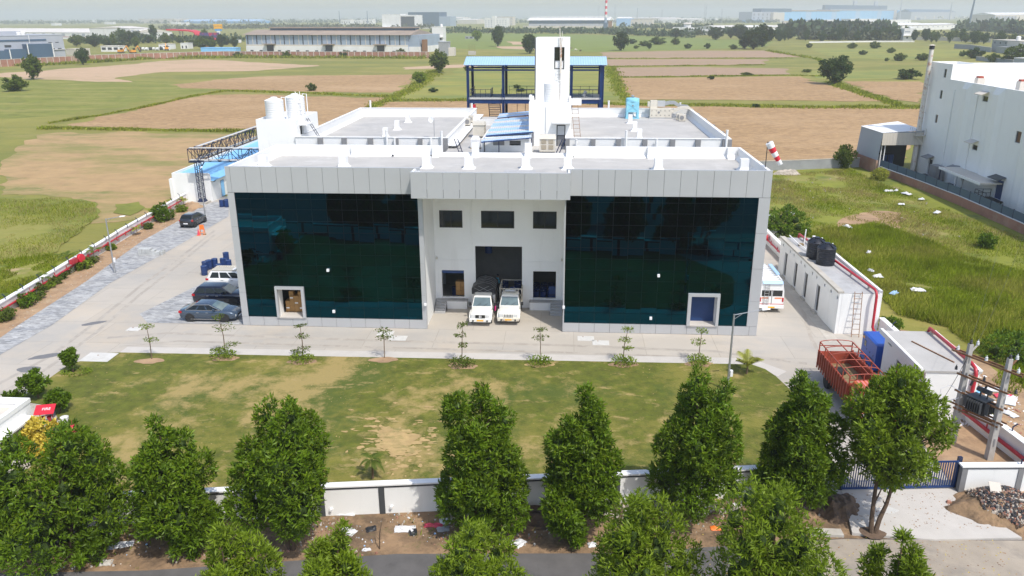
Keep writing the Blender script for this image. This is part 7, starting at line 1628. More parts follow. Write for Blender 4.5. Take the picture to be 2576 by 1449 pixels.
for a in (('big', (2100, 212), 80, 62, 'lone large dark tree at the corner of the right ploughed fields'), ('olive', (85, 200), 44, 48, 'loose tree at the left beside the pale tan field'), ('bush2', (38, 229), 50, 32, 'dark bush near the left picture edge in the green field'), ('round', (210, 163), 28, 34, 'tree before the brick wall by the dark clad factory'),
          ('olive', (1105, 184), 46, 52, 'wide loose tree behind the left roof, by the ruined grey tower'), ('lime', (1056, 212), 36, 30, 'leaning bright bush behind the left rear roof'), ('lime', (1200, 103), 24, 24, 'round yellow green tree in the bright field'), ('round', (1253, 117), 34, 46, 'two stemmed ragged tree left of the tall tower'),
          ('dark', (1332, 135), 44, 45, 'dark tree partly hidden by the tall tower'), ('dark', (1562, 127), 42, 42, 'spreading dark tree above the strip fields'), ('round', (1633, 124), 12, 14, 'tiny tree right of the spreading dark tree'),
          ('dark', (1895, 124), 56, 46, 'dense dark tree, front of the clump at the middle right'), ('dark', (1917, 118), 48, 50, 'taller dark tree at the back of the clump at the middle right'), ('dark', (1872, 122), 30, 24, 'smaller dark tree left of the clump at the middle right'), ('dark', (1860, 98), 40, 32, 'dark wide tree behind the clump before the white works'),
          ('dark', (1800, 100), 40, 28, 'dark tree left of the clump beside the white huts'), ('dark', (1838, 96), 24, 24, 'dark tree right of the white huts'), ('round', (1700, 96), 28, 22, 'grey green tree at the left of the white huts')):
    plant(*a)
LMK = [((2100, 212), 'the lone large dark tree'), ((1562, 127), 'the spreading dark tree'), ((1895, 124), 'the dark tree clump'), ((85, 200), 'the loose tree by the tan field'), ((1105, 184), 'the wide loose tree'), ((1253, 117), 'the ragged two stemmed tree'), ((1728, 84), 'the white water tower'), ((2284, 103), 'the white narrow house'), ((2350, 120), 'the rusty chimney'), ((2527, 130), 'the grey block house'), ((800, 135), 'the large grey shed'), ((1985, 83), 'the cream box building'), ((550, 126), 'the sky blue enclosure'), ((415, 124), 'the flat roofed hut'), ((553, 108), 'the tall yellow sign'), ((278, 130), 'the roofless white shell'), ((1345, 200), 'the tall tower'), ((2180, 86), 'the plantation'), ((640, 300), 'the left water tanks')]
USED = {}
def beside(x, y, what):
    (lx, ly), nm = min(LMK, key=lambda q: abs(q[0][0] - x) + 2 * abs(q[0][1] - y)); dx, dy = x - lx, y - ly
    far_ = 'close' if abs(dx) < 45 else ('some way' if abs(dx) < 110 else 'well')
    s = '%s %s %s %s' % (what, far_, 'left of' if dx < 0 else 'right of', nm) + (', nearer the viewer' if dy > 5 else ', farther back' if dy < -5 else '')
    USED[s] = USED.get(s, 0) + 1
    return s if USED[s] == 1 else s.replace(what, ('another ', 'a third ', 'a fourth ', 'a fifth ', 'a sixth ', 'a seventh ', 'an eighth ', 'a ninth ', 'a tenth ', 'an eleventh ')[min(9, USED[s] - 2)] + what)
for i, (x, y, w, h) in enumerate(((2280, 199, 52, 18), (2262, 153, 28, 13), (2320, 152, 28, 12), (2170, 138, 18, 8), (2142, 122, 22, 10), (2200, 122, 24, 12), (2035, 120, 14, 8), (2240, 133, 20, 9), (2560, 160, 60, 30), (2450, 147, 36, 18), (2500, 156, 30, 14), (2420, 142, 16, 10), (1730, 122, 18, 9), (1620, 116, 26, 10), (1655, 112, 40, 14), (1590, 110, 26, 9), (1700, 112, 24, 12), (1600, 122, 14, 6),
                                 (1780, 122, 16, 10), (1845, 124, 20, 9), (785, 228, 26, 14), (1090, 232, 24, 9), (1300, 222, 20, 7), (1010, 138, 22, 12), (870, 145, 30, 14), (720, 145, 22, 12), (950, 142, 14, 10), (600, 145, 22, 10), (1190, 160, 22, 11), (1175, 178, 16, 10), (1790, 200, 18, 7), (1880, 190, 30, 6), (2030, 182, 22, 6), (1900, 270, 20, 7), (2230, 154, 10, 6), (1310, 230, 26, 7), (1245, 260, 26, 8), (2160, 98, 20, 10))):
    plant(('bush', 'bush2', 'bush2')[i % 3], (x, y), w, h * 1.25, beside(x, y, 'low wild bush'), 'bushes scattered over the fields')
# rows of young trees and belts before the works on the right
random.seed(77)
for i in range(46):
    x = random.uniform(1930, 2290); y = 100 - (x - 1930) * .004 + random.uniform(-3, 4); plant(('round', 'dark', 'bush')[i % 3], (x, y), random.uniform(12, 22), random.uniform(14, 28), beside(x, y, 'slim young tree'), 'young trees in the plantation on the right')
for i in range(20):
    x = random.uniform(2270, 2576); y = 100 + (x - 2270) * .04 + random.uniform(-4, 4); plant(('olive', 'round')[i % 2], (x, y), random.uniform(12, 20), random.uniform(16, 26), beside(x, y, 'slim tree'), 'young trees at the far right')
for i in range(26):
    x = random.uniform(190, 610); y = random.uniform(97, 127); plant(('olive', 'dark', 'round')[i % 3], (x, y), random.uniform(14, 34), random.uniform(14, 32), beside(x, y, 'yard tree'), 'trees among the far yards at the left')
def belt(px, n, hm, depth, mat, label, dens=12):
    P_ = [g(*p, G0) for p in px]; seg = [(b - a).length for a, b in zip(P_, P_[1:])]; T = sum(seg); out = []
    c = np.zeros((n, 3)); h = rng.uniform(.55, 1.25, n) * hm
    for k in range(n):
        u = random.random() * T; i = 0
        while u > seg[i] and i < len(seg) - 1: u -= seg[i]; i += 1
        p = P_[i].lerp(P_[i + 1], u / seg[i]); d = Vector((p.x - CAM.x, p.y - CAM.y, 0)).normalized(); p = p + d * random.uniform(0, depth) * (1 + .3 * noise.noise(p * .02)); c[k] = p
    cc = np.repeat(c, dens, 0); hh = np.repeat(h, dens); o = unit(n * dens); o[:, 2] = np.abs(o[:, 2]); p = cc + o * hh[:, None] * np.array([.55, .55, .75]) * rng.random((n * dens, 1)) ** .4
    p[:, 2] += hh * .12
    d = o + unit(n * dens) * .6; d /= np.linalg.norm(d, axis=1)[:, None]
    q = leaf_quads(p, d, hh * .5, hh * .38)
    return link('woodland', quads_mesh('woodland', q, mat), None, None, None, kind='stuff', label=label)
FT, FS = 'far_tree', 'far_scrub'
belt([(1085, 84), (1330, 85), (1500, 86), (1640, 92), (1740, 96)], 420, 7, 110, FT, 'belt of trees along the far edge of the bright fields')
belt([(1700, 92), (1800, 88), (1900, 84)], 120, 7, 60, FT, 'trees round the white huts')
belt([(1970, 92), (2080, 88), (2250, 86)], 420, 13, 60, FT, 'plantation in front of the white works')
belt([(2010, 100), (2260, 104)], 160, 7, 40, FS, 'low green scrub before the plantation')
belt([(2410, 78), (2500, 80), (2640, 92)], 300, 13, 60, FT, 'dark wood below the cream warehouse at the right')
belt([(2290, 92), (2420, 96), (2640, 110)], 140, 5, 40, FS, 'scrub at the far right')
belt([(400, 76), (600, 74), (700, 72), (960, 72), (1090, 74)], 500, 8, 200, FS, 'brown green scrub behind the large grey shed')
belt([(200, 112), (330, 110), (620, 106)], 160, 6, 120, FT, 'trees among the yards at the left')
belt([(-60, 62), (300, 60), (640, 60), (960, 58)], 500, 12, 700, FT, 'hazy woods at the left horizon')
belt([(1080, 60), (1400, 58), (1800, 60), (1960, 58)], 420, 9, 500, FT, 'hazy trees between the far works')
belt([(1560, 72), (1700, 74), (1800, 78)], 160, 8, 160, FT, 'trees behind the far huts')
for yy, hm, nn in ((53, 12, 500), (49, 14, 500), (46, 18, 450)): belt([(-200, yy + 5), (640, yy + 2), (1288, yy), (1940, yy - 2), (2800, yy - 5)], nn, hm, 1200, FT, 'hazy woods along the horizon', 8)
# ================================================================ FAR BUILDINGS
def far(name, label, cat, pa, pb, ytop, depth, mat='far_white', roof=None, rise=0., wins=(), group=None, bands=(), roofmat='far_roof', over=.3, hfix=None, fbase=True):
    """block with its front edge between two photo base points; wins = (n, z0, z1, w, mat) rows"""
    A, B = g(*pa, G0), g(*pb, G0); L = (B - A).length; H = hfix or top(A, pa[0], ytop)
    t = thing(name, label, cat, A, math.atan2(B.y - A.y, B.x - A.x), group); t['H'] = H; t['L'] = L
    MB().box(0, 0, -1, L, depth, H).build('wall', mat, t)
    if rise:
        m = MB(); o = over; m.add([(-o, -o, H), (L + o, -o, H), (L + o, depth + o, H), (-o, depth + o, H), (-o, depth / 2, H + rise), (L + o, depth / 2, H + rise)], [(0, 1, 5, 4), (2, 3, 4, 5), (1, 2, 5), (3, 0, 4), (3, 2, 1, 0)]); m.build('roof', roofmat, t)
    elif roofmat: MB().box(-.15, -.15, H, L + .15, depth + .15, H + .35).build('roof', roofmat, t)
    for n, z0, z1, w, mt in wins:
        me = MB().box(0, -.12, 0, w, .05, z1 * H - z0 * H).mesh('window'); me.materials.append(MATS[mt])
        for k in range(n): link('window', me, None, t, ((k + .5) * L / n - w / 2, 0, z0 * H))
    for z0, z1, mt in bands: MB().box(-.08, -.08, z0 * H, L + .08, .05, z1 * H).build('band', mt, t)
    return t
def sub(t, name, mat, x0, y0, z0, x1, y1, z1):
    L, H = t['L'], t['H']; return MB().box(x0 * L, y0, z0 * H, x1 * L, y1, z1 * H).build(name, mat, t)
# large grey shed with white lower wall
t = far('shed_building', 'long grey blue industrial shed with white lower wall and dark ridge roof', 'shed', (622, 131), (1027, 134), 87, 45, 'far_grey_blue', roofmat=None)
L, H = t['L'], t['H']
sub(t, 'lower_wall', 'far_white', -.002, -.5, 0, 1.002, .05, .36); sub(t, 'louvre_band', 'far_cream', 0, -.3, .36, 1, .05, .45)
m = MB(); m.add([(-2, -1.5, H), (L + 2, -1.5, H), (L + 2, 18, H + 3.2), (-2, 18, H + 3.2), (-2, 46, H), (L + 2, 46, H)], [(0, 1, 2, 3), (3, 2, 5, 4), (1, 5, 2), (0, 3, 4)]); m.build('roof', 'far_brown_roof', t)
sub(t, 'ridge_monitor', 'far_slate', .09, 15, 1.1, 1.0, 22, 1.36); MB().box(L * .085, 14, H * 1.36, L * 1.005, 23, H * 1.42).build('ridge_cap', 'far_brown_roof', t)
me = MB().box(-.3, -.25, H * .45, .3, .05, H * .99).mesh('column'); me.materials.append(MATS['far_dark']); me2 = MB().box(-.15, -.35, 0, .15, .05, H * .99).mesh('stanchion'); me2.materials.append(MATS['far_cream'])
for k in range(17): link('column', me, None, t, (L * (k + .2) / 17, 0, 0)); link('stanchion', me2, None, t, (L * (k + .75) / 17, 0, 0))
me = MB().box(-1.1, -.7, .2, 1.1, .05, H * .13).mesh('window'); me.materials.append(MATS['far_dark'])
for k in range(17):
    if k not in (2, 9, 14): link('window', me, None, t, (L * (k + .6) / 17, 0, 0))
for f in (.155, .525, .84): sub(t, 'doorway', 'far_dark', f - .021, -.8, 0, f + .021, .05, .42); sub(t, 'porch', 'far_brown_roof', f - .035, -4, .46, f + .035, 0, .50)
sub(t, 'gable', 'far_grey_blue', 1.0, 2, 0, 1.06, 44, 1.0); sub(t, 'gable_base', 'far_white', 1.0, 1.9, 0, 1.062, 44, .36); sub(t, 'gable_door', 'far_dark', 1.055, 5, 0, 1.064, 16, .42); sub(t, 'rusty_stair', 'rusty', 1.07, 4, 0, 1.085, 10, .75)
# dark clad factory at the left edge
t = far('factory', 'pale grey factory with large dark slate panels at the left edge', 'factory', (-60, 160), (168, 150), 92, 40, 'far_grey', roofmat='far_grey'); L, H = t['L'], t['H']
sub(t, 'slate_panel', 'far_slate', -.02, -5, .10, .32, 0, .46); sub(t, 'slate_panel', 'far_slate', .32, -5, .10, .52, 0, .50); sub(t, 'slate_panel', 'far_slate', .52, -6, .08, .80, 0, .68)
for f in (.12, .32, .52, .80): sub(t, 'post', 'far_white', f - .005, -6.3, 0, f + .005, -6, .70 if f > .5 else .5)
sub(t, 'opening', 'far_dark', 0, -4, 0, .80, -.1, .10)
for f in (.05, .2, .33): sub(t, 'window', 'far_dark', f, -.2, .58, f + .07, .05, .66)
for f in (.82, .9): sub(t, 'window', 'far_dark', f + .02, -.2, .44, f + .06, .05, .48); sub(t, 'window', 'far_dark', f, -.2, .71, f + .04, .05, .73)
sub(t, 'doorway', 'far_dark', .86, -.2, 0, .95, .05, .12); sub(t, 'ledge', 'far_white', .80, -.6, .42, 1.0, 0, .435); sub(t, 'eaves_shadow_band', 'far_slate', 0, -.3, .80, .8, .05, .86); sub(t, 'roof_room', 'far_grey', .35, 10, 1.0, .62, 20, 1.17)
for x in (.56, .61): MB().lathe([(1.2, 0), (1.25, 1.4), (.5, 1.8), (.01, 1.8)], n=14).build('roof_tank', 'far_white', t, True, (x * L, 6, H * 1.02))
for f in (.18, .60): m = MB(); m.bar((f * L, -1, H * .7), (f * L, -1, H * 1.02), .25); m.build('roof_pipe', 'far_white', t)
# white long warehouses left
t = far('warehouse', 'long white warehouse with grey bay doors at the left', 'warehouse', (-60, 96), (330, 100), 80, 60, 'far_white', rise=4, roofmat='far_roof', wins=((16, .45, .85, 5, 'far_grey'),), bands=((.30, .36, 'red_pipe'),))
far('warehouse', 'white warehouse end bay beside the long warehouse', 'warehouse', (330, 100), (382, 98), 71, 55, 'far_white', rise=2, wins=((4, .35, .85, 3.6, 'far_grey'),))
far('warehouse', 'pale box warehouse at the hazy edge of the left woods', 'warehouse', (350, 59), (439, 59), 47, 80, 'far_cream', roofmat='far_white', wins=((2, .05, .25, 9, 'far_dark'),))
for i, (x0, x1, lab) in enumerate(((455, 520, 'low blue roofed shed, left of three in the distance'), (515, 575, 'low blue roofed shed, middle of three in the distance'), (570, 645, 'low blue roofed shed, right of three in the distance'))): far('distant_shed', lab, 'shed', (x0, 59), (x1, 59), 53.5, 90, 'far_blue', rise=7, roofmat='blue_sheet', wins=((4, .1, .5, 5, 'far_grey_blue'),))
# yards beyond the brick wall
def far_wall(label, px, h, mat, post=None, n=60, name='brick_wall'):
    P_ = [g(*p, G0) for p in px]; t = thing(name, label, 'wall', P_[0])
    for a, b in zip(P_, P_[1:]):
        MB().bar(a - P_[0] + Vector((0, 0, h / 2 - .5)), b - P_[0] + Vector((0, 0, h / 2 - .5)), .35, h + 1).build('wall_body', mat, t); MB().bar(a - P_[0] + Vector((0, 0, h + .08)), b - P_[0] + Vector((0, 0, h + .08)), .5, .16).build('coping', 'far_cream', t)
    if post:
        T = sum((b - a).length for a, b in zip(P_, P_[1:])); me = MB().box(-.16, -.35, -.5, .16, .35, h + .05).mesh('post'); me.materials.append(MATS[post]); i = 0; acc = 0
        for k in range(n):
            u = (k + .5) / n * T; i = 0
            while u > (P_[i + 1] - P_[i]).length and i < len(P_) - 2: u -= (P_[i + 1] - P_[i]).length; i += 1
            c = P_[i].lerp(P_[i + 1], u / (P_[i + 1] - P_[i]).length) - P_[0]; link('post', me, None, t, c)
    return t
far_wall('long far brick wall with pale posts behind the left fields', [(-60, 172), (60, 165), (230, 155), (380, 149), (560, 144), (760, 145), (1080, 146)], 3.4, 'brick', 'far_cream', 74)
far('container', 'long sky blue sheet enclosure behind the far brick wall', 'shed', (506, 132), (594, 132), 120.5, 8, 'blue_sheet_pale', roofmat='blue_sheet_pale')
far('hut', 'white flat roofed hut with porch beyond the brick wall', 'building', (400, 124), (430, 124), 111, 8, 'far_white', roofmat='far_cream', wins=((3, .1, .6, 1.2, 'far_dark'),))
far('hut', 'white hut with columns right of the flat roofed hut', 'building', (455, 123), (474, 123), 109, 8, 'far_white', roofmat='far_white', wins=((2, .1, .6, 1.0, 'far_dark'),))
far('ruin', 'roofless white shell with brown pillars behind the brick wall', 'building', (255, 130), (300, 130), 116, 10, 'far_white', roofmat='far_cream', wins=((3, .35, .8, 3.0, 'far_dark'),))
far('ruin', 'rusty half built shelter next to the dark clad factory', 'building', (190, 140), (228, 138), 124, 8, 'far_cream', roofmat='rust_white', wins=((3, .1, .7, 2.2, 'far_brown_roof'),))
for i, (x, y, lab) in enumerate(((305, 134, 'yellow excavator parked left behind the brick wall'), (335, 135, 'yellow excavator parked right of its twin behind the brick wall'), (420, 127, 'yellow excavator near the flat roofed hut'))):
    b = g(x, y, G0); t = thing('excavator', lab, 'excavator', b, i); MB().box(-2, -1.3, .3, 2, 1.3, 1.0).build('tracks', 'far_dark', t); MB().box(-1.8, -1.2, 1.0, 1.6, 1.2, 2.4).build('body', 'excavator', t); MB().box(.2, -1.1, 2.4, 1.5, .2, 3.6).build('cab', 'window_glass', t)
    m = MB(); m.bar((1.5, .5, 2), (4.2, .5, 5), .5); m.bar((4.2, .5, 5), (5.6, .5, 2), .4); m.build('boom', 'excavator', t); MB().box(5, 0, 1, 6.1, 1, 2.2).build('bucket', 'far_dark', t)
for i in range(9): x = 352 + i * 9; b = g(x, 126 + (i % 3) * .4, G0); t = thing('mixer_drum', 'round drum number %s from the left in the row beyond the brick wall' % ('one', 'two', 'three', 'four', 'five', 'six', 'seven', 'eight', 'nine')[i], 'drum', b, 0, 'row of white drums in the far yard'); MB().tube([(-.9, 0, 1.1), (.9, 0, 1.1)], [1.0, 1.1], 12).build('shell', 'far_white' if i % 3 else 'far_dark', t, True); MB().box(-.8, -.8, 0, .8, .8, .3).build('cradle', 'far_dark', t)
# filling station, billboard and tall sign
t = thing('station_canopy', 'red curved filling station canopy on white columns', 'canopy', g(455, 103, G0)); A, B = Vector((0, 0, 0)), g(500, 103, G0) - g(455, 103, G0); Hc = top(g(455, 103, G0), 440, 76)
m = MB(); P_ = [A.lerp(B, f) + Vector((0, 0, z)) for f, z in ((-.55, Hc), (.1, Hc * .97), (.7, Hc * .9), (.95, Hc * .78), (1.05, Hc * .5))]; rs = [[p + Vector((0, -8, 0)), p + Vector((0, 8, 0)), p + Vector((0, 8, 1.3)), p + Vector((0, -8, 1.3))] for p in P_]; m.loft(rs); m.build('canopy', 'red_sheet', t)
for f in (.0, .15): MB().bar(A.lerp(B, f), A.lerp(B, f) + Vector((0, 0, Hc)), 1.1).build('column', 'far_white', t)
b = g(530, 112, G0); w = 46 / FPX * (b - CAM).length; z0, z1 = top(b, 530, 99), top(b, 530, 81.5)
t = thing('billboard', 'large dark red and blue billboard near the filling station', 'billboard', b, R(-3)); MB().box(-w / 2, -.3, z0, w / 2, .2, z1).build('panel', 'billboard', t); MB().box(-w / 2, -.45, z0 - .2, w / 2, -.3, z0 + 1.4).build('red_strip', 'red_sheet', t)
for k in range(4): MB().bar(((-.4 + .27 * k) * w, .5, 0), ((-.4 + .27 * k) * w, .5, z1), .35).build('post', 'galvanised', t)
b = g(553, 108, G0); D = (b - CAM).length; s = D / FPX
t = thing('tall_sign', 'tall yellow sign reading CRYSTAL on a white pylon', 'sign', b, R(-3)); zb, zt_ = top(b, 553, 72), top(b, 553, 60.5)
MB().box(-10 * s, -.4, zb, 10 * s, .4, zt_).build('board', 'plate_yellow', t); MB().box(-8 * s, -.3, zb - 4.5 * s, 8 * s, .3, zb).build('blue_board', 'far_blue', t); MB().box(-3.5 * s, -.4, 0, 3.5 * s, .4, zb - 4.5 * s).build('pylon', 'far_white', t)
text_mesh('lettering', 'CRYSTAL', 5.2 * s, 'far_brown_roof', t, (0, -.45, (zb + zt_) / 2), (R(90), 0, 0), .03)
far('kiosk', 'red and white striped kiosk below the billboard', 'kiosk', (508, 117), (528, 117), 108, 6, 'red_sheet', bands=((.42, .62, 'far_white'),), roofmat='far_white')
b = g(590, 109, G0); t = thing('tanker', 'grey tanker lorry parked beyond the far wall', 'lorry', b); MB().tube([(-5, 0, 2.2), (4, 0, 2.2)], 1.5, 14).build('tank', 'galvanised', t, True); MB().box(4.4, -1.2, .6, 6.4, 1.2, 3.2).build('cab', 'far_white', t); MB().box(-5, -1, .4, 6.4, 1, .8).build('chassis', 'far_dark', t)
# ruined grey tower, white narrow house
t = far('house', 'narrow white three storey house behind the grey block tower', 'building', (1088, 122), (1116, 122), 68, 12, 'far_white', roofmat='far_white'); sub(t, 'balcony', 'far_white', -.05, -1.5, .52, 1.05, 0, .56); sub(t, 'window', 'far_dark', .15, -.2, .40, .4, .05, .5); sub(t, 'window', 'far_dark', .6, -.2, .40, .85, .05, .5); sub(t, 'window', 'far_dark', .2, -.2, .05, .6, .05, .3); sub(t, 'balcony', 'far_white', -.05, -1.5, .28, 1.05, 0, .32)
MB().lathe([(1, 0), (1, 1.6), (.4, 2), (.01, 2)], n=12).build('roof_tank', 'far_white', t, True, (t['L'] * .8, 3, t['H'] + .3))
t = far('block_tower', 'plain grey concrete block tower beside the wide loose tree', 'building', (1104, 141), (1128, 141), 106, 9, 'grey_block', roofmat='grey_block'); sub(t, 'annex', 'far_cream', 1.0, 1, 0, 1.6, 8, .6)
t = far('plinth', 'low grey concrete plinth with thin rods in the green field', 'plinth', (1178, 138.5), (1196, 138.5), 128, 3, 'concrete', roofmat=None)
for k in range(4): x = (.1 + .27 * k) * t['L']; MB().bar((x, 1, t['H']), (x, 1, t['H'] * 2.6), .12).build('rod', 'rusty', t)
t = far('ruin', 'low grey ruin in the bright field left of the tower', 'building', (1170, 98), (1190, 98), 91, 5, 'grey_block', roofmat=None, wins=((2, .2, .8, 1.5, 'far_dark'),))
# mid distance white works and office blocks
t = far('office_block', 'stained white block with a dark glazed corner, left of the middle', 'building', (962, 72), (1008, 72), 36, 40, 'far_white', roofmat='far_white'); sub(t, 'glazed_wing', 'far_dark', 1.02, 2, 0, 1.75, 35, .85); sub(t, 'wing_frame', 'far_white', 1.75, 1, 0, 1.85, 36, .95); sub(t, 'wing_cap', 'far_white', 1.0, 1, .85, 1.8, 36, .95); sub(t, 'base', 'far_white', -.6, -8, 0, 3.0, 0, .12)
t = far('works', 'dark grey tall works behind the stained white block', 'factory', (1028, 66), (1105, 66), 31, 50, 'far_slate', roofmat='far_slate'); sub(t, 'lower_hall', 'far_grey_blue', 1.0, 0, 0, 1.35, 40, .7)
for x, y, yt, lab in ((870, 62, 49, 'cluster of small white houses, left one, far middle left'), (895, 60, 50, 'cluster of small white houses, right one, far middle left'), (925, 60, 48, 'small white house beside the stained white block')): far('house', lab, 'building', (x - 12, y), (x + 12, y), yt, 20, 'far_white', roofmat='far_cream', wins=((4, .3, .6, 2.5, 'far_dark'),))
t = far('apartment_block', 'white five storey apartment block in the middle distance', 'building', (1219, 70), (1276, 70), 45, 18, 'far_white', roofmat='far_white', wins=((8, .08, .2, 1.6, 'far_grey'), (8, .28, .4, 1.6, 'far_grey'), (8, .48, .6, 1.6, 'far_grey'), (8, .68, .8, 1.6, 'far_grey'))); sub(t, 'stair_tower', 'far_white', .34, -1.5, 0, .5, 6, 1.2)
far('building', 'unfinished concrete frame beside the white apartment block', 'building', (1245, 64), (1290, 64), 42, 20, 'far_cream', roofmat='far_cream', wins=((6, .1, .25, 3, 'far_grey'), (6, .4, .55, 3, 'far_grey'), (6, .7, .85, 3, 'far_grey')))
t = far('works', 'wide white roofed works behind the blue shed, in the middle distance', 'factory', (1330, 70), (1530, 70), 51, 60, 'far_white', roofmat=None); L, H = t['L'], t['H']
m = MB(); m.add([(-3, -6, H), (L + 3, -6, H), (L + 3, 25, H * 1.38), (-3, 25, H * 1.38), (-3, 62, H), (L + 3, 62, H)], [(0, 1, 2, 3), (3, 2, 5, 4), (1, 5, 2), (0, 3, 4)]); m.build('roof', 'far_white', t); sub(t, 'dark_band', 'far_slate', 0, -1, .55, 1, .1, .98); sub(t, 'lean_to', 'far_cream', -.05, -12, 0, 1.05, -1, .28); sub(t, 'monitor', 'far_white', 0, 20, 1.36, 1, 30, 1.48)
b = g(1523, 72, G0); D = (b - CAM).length; hC = top(b, 1523, -14); t = thing('striped_chimney', 'tall red and white banded chimney beside the white roofed works', 'chimney', b); n = 12
for k in range(n):
    if hC * k / n < hC * .28: mt = 'far_grey_blue'
    else: mt = 'red_sheet' if k % 2 else 'far_white'
    MB().cyl((0, 0, hC * k / n), 1.9 * D / 1100 * (1 - .3 * k / n), hC / n, 14, 1.9 * D / 1100 * (1 - .3 * (k + 1) / n)).build('band', mt, t, True)
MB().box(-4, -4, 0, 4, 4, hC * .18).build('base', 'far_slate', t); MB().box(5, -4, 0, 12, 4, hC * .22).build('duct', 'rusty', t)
far('shed_building', 'pale aqua shed right of the striped chimney', 'shed', (1550, 66), (1586, 66), 46, 40, 'blue_sheet', rise=3, roofmat='far_white'); far('building', 'small cream works building near the aqua shed', 'building', (1586, 66), (1640, 66), 49, 30, 'far_cream', roofmat='far_brown_roof', wins=((5, .3, .6, 3, 'far_grey'),))
far('building', 'tiny cream pump house in the trees beside the bright field', 'building', (1518, 79), (1535, 79), 71.5, 6, 'far_cream', roofmat='far_white')
for x0, x1, y, yt, mt, lab in ((1105, 1165, 57, 45, 'far_white', 'white long hall in the haze behind the narrow house'), (1150, 1200, 60, 50, 'far_cream', 'grey row of halls in the haze'), (1590, 1700, 55, 46, 'far_cream', 'pale long hall in the haze right of the aqua shed'), (1655, 1760, 58, 49, 'far_white', 'white long hall in the haze left of the grey works'), (2040, 2180, 50, 43, 'far_white', 'white hall in the haze behind the blue works')): far('distant_hall', lab, 'hall', (x0, y), (x1, y), yt, 60, mt, rise=3)
# white huts with water tower
for i, (x0, x1, y, yt, lab) in enumerate(((1692, 1718, 79, 69, 'low white hall, first of the row of huts by the water tower'), (1735, 1762, 88, 72, 'white hut with slanted wall below the water tower'), (1765, 1790, 88, 74, 'white hut right of the water tower'), (1790, 1818, 88, 76, 'white hut at the right end of the row'))): far('hut', lab, 'building', (x0, y), (x1, y), yt, 16, 'far_white', roofmat='far_white')
b = g(1728, 84, G0); t = thing('water_tower', 'white water tower with a flat round cap among the huts', 'water tower', b); hW = top(b, 1728, 56); MB().cyl((0, 0, 0), 6, hW * .55, 14).build('shaft', 'far_white', t); MB().box(-8, -8, hW * .45, 8, 8, hW * .55).build('gallery', 'far_white', t); MB().cyl((0, 0, hW * .55), 5, hW * .33, 14).build('tank', 'far_white', t, True); MB().cyl((0, 0, hW * .88), 6.5, hW * .1, 14, 4).build('cap', 'far_cream', t)
# blue works on the right
t = far('blue_works', 'huge pale blue clad works with grey roof at the top right', 'factory', (1955, 54), (2246, 50), 26, 70, 'far_blue', roofmat=None); L, H = t['L'], t['H']
for k in range(24): MB().box(L * k / 24 + .2, -.6, H * .1, L * (k + 1) / 24 - .6, .0, H * (.92 if k < 10 else 1.0)).build('panel', 'blue_sheet_pale' if k % 5 else 'blue_sheet', t)
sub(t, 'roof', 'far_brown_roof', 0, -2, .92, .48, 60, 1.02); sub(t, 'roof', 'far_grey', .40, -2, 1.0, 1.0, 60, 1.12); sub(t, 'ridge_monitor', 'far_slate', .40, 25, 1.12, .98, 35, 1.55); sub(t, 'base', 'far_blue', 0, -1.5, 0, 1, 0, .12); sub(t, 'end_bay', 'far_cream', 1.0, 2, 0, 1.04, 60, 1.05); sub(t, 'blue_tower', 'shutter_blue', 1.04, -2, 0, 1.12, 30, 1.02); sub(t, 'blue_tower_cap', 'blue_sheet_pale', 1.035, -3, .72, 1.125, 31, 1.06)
for f in (.66, .86): sub(t, 'roof_vent', 'far_grey', f, 28, 1.5, f + .03, 34, 2.0)
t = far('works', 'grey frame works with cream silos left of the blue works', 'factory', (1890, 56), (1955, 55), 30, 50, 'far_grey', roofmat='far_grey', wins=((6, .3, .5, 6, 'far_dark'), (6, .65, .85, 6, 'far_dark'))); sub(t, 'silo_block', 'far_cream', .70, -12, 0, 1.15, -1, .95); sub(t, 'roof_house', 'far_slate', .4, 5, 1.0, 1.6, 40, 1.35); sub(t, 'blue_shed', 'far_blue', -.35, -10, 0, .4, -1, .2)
# white low works
x = [1815, 1880, 1960, 2060, 2160, 2260, 2340, 2412]
for i, (a, b_) in enumerate(zip(x, x[1:])): far('white_works', 'low white works hall with red brown gutters, number %s from the left' % ('one', 'two', 'three', 'four', 'five', 'six', 'seven')[i], 'works', (a, 84 - i * 1.5), (b_, 84 - (i + 1) * 1.5), (70, 68, 69, 66, 66, 63, 62)[i], 50, 'far_white', rise=(3, 2, 3, 2, 4, 3, 2)[i], roofmat=('far_roof', 'far_white', 'far_cream', 'far_roof', 'far_roof', 'far_white', 'far_white')[i], wins=((6, .5, .72, 3.0, 'far_grey'),), bands=((.88, .96, 'far_brown_roof'),))
far('gate_building', 'tall cream panelled box building before the low white works', 'building', (1968, 83), (2002, 83), 53, 14, 'far_cream', roofmat='far_white', wins=((1, .05, .9, 14, 'far_roof'),))
for a, b_, yt, lab in ((2050, 2100, 50, 'white upper hall of the low works, left one'), (2135, 2205, 48, 'white upper hall of the low works, middle one'), (2230, 2290, 50, 'white upper hall of the low works, right one')): far('upper_hall', lab, 'works', (a, 68), (b_, 67), yt, 20, 'far_white', roofmat='far_white', wins=((5, .4, .7, 3, 'far_grey'),))
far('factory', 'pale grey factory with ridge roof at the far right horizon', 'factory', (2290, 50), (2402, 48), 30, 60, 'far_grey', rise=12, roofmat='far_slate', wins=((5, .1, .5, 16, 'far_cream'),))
t = far('warehouse', 'cream warehouse with yellow bands at the right edge', 'warehouse', (2500, 62), (2640, 60), 37, 60, 'far_cream', rise=5, roofmat='far_white', bands=((.3, .42, 'plate_yellow'),)); sub(t, 'glazed_bay', 'far_grey', -.02, -2, .1, .36, 0, .85)
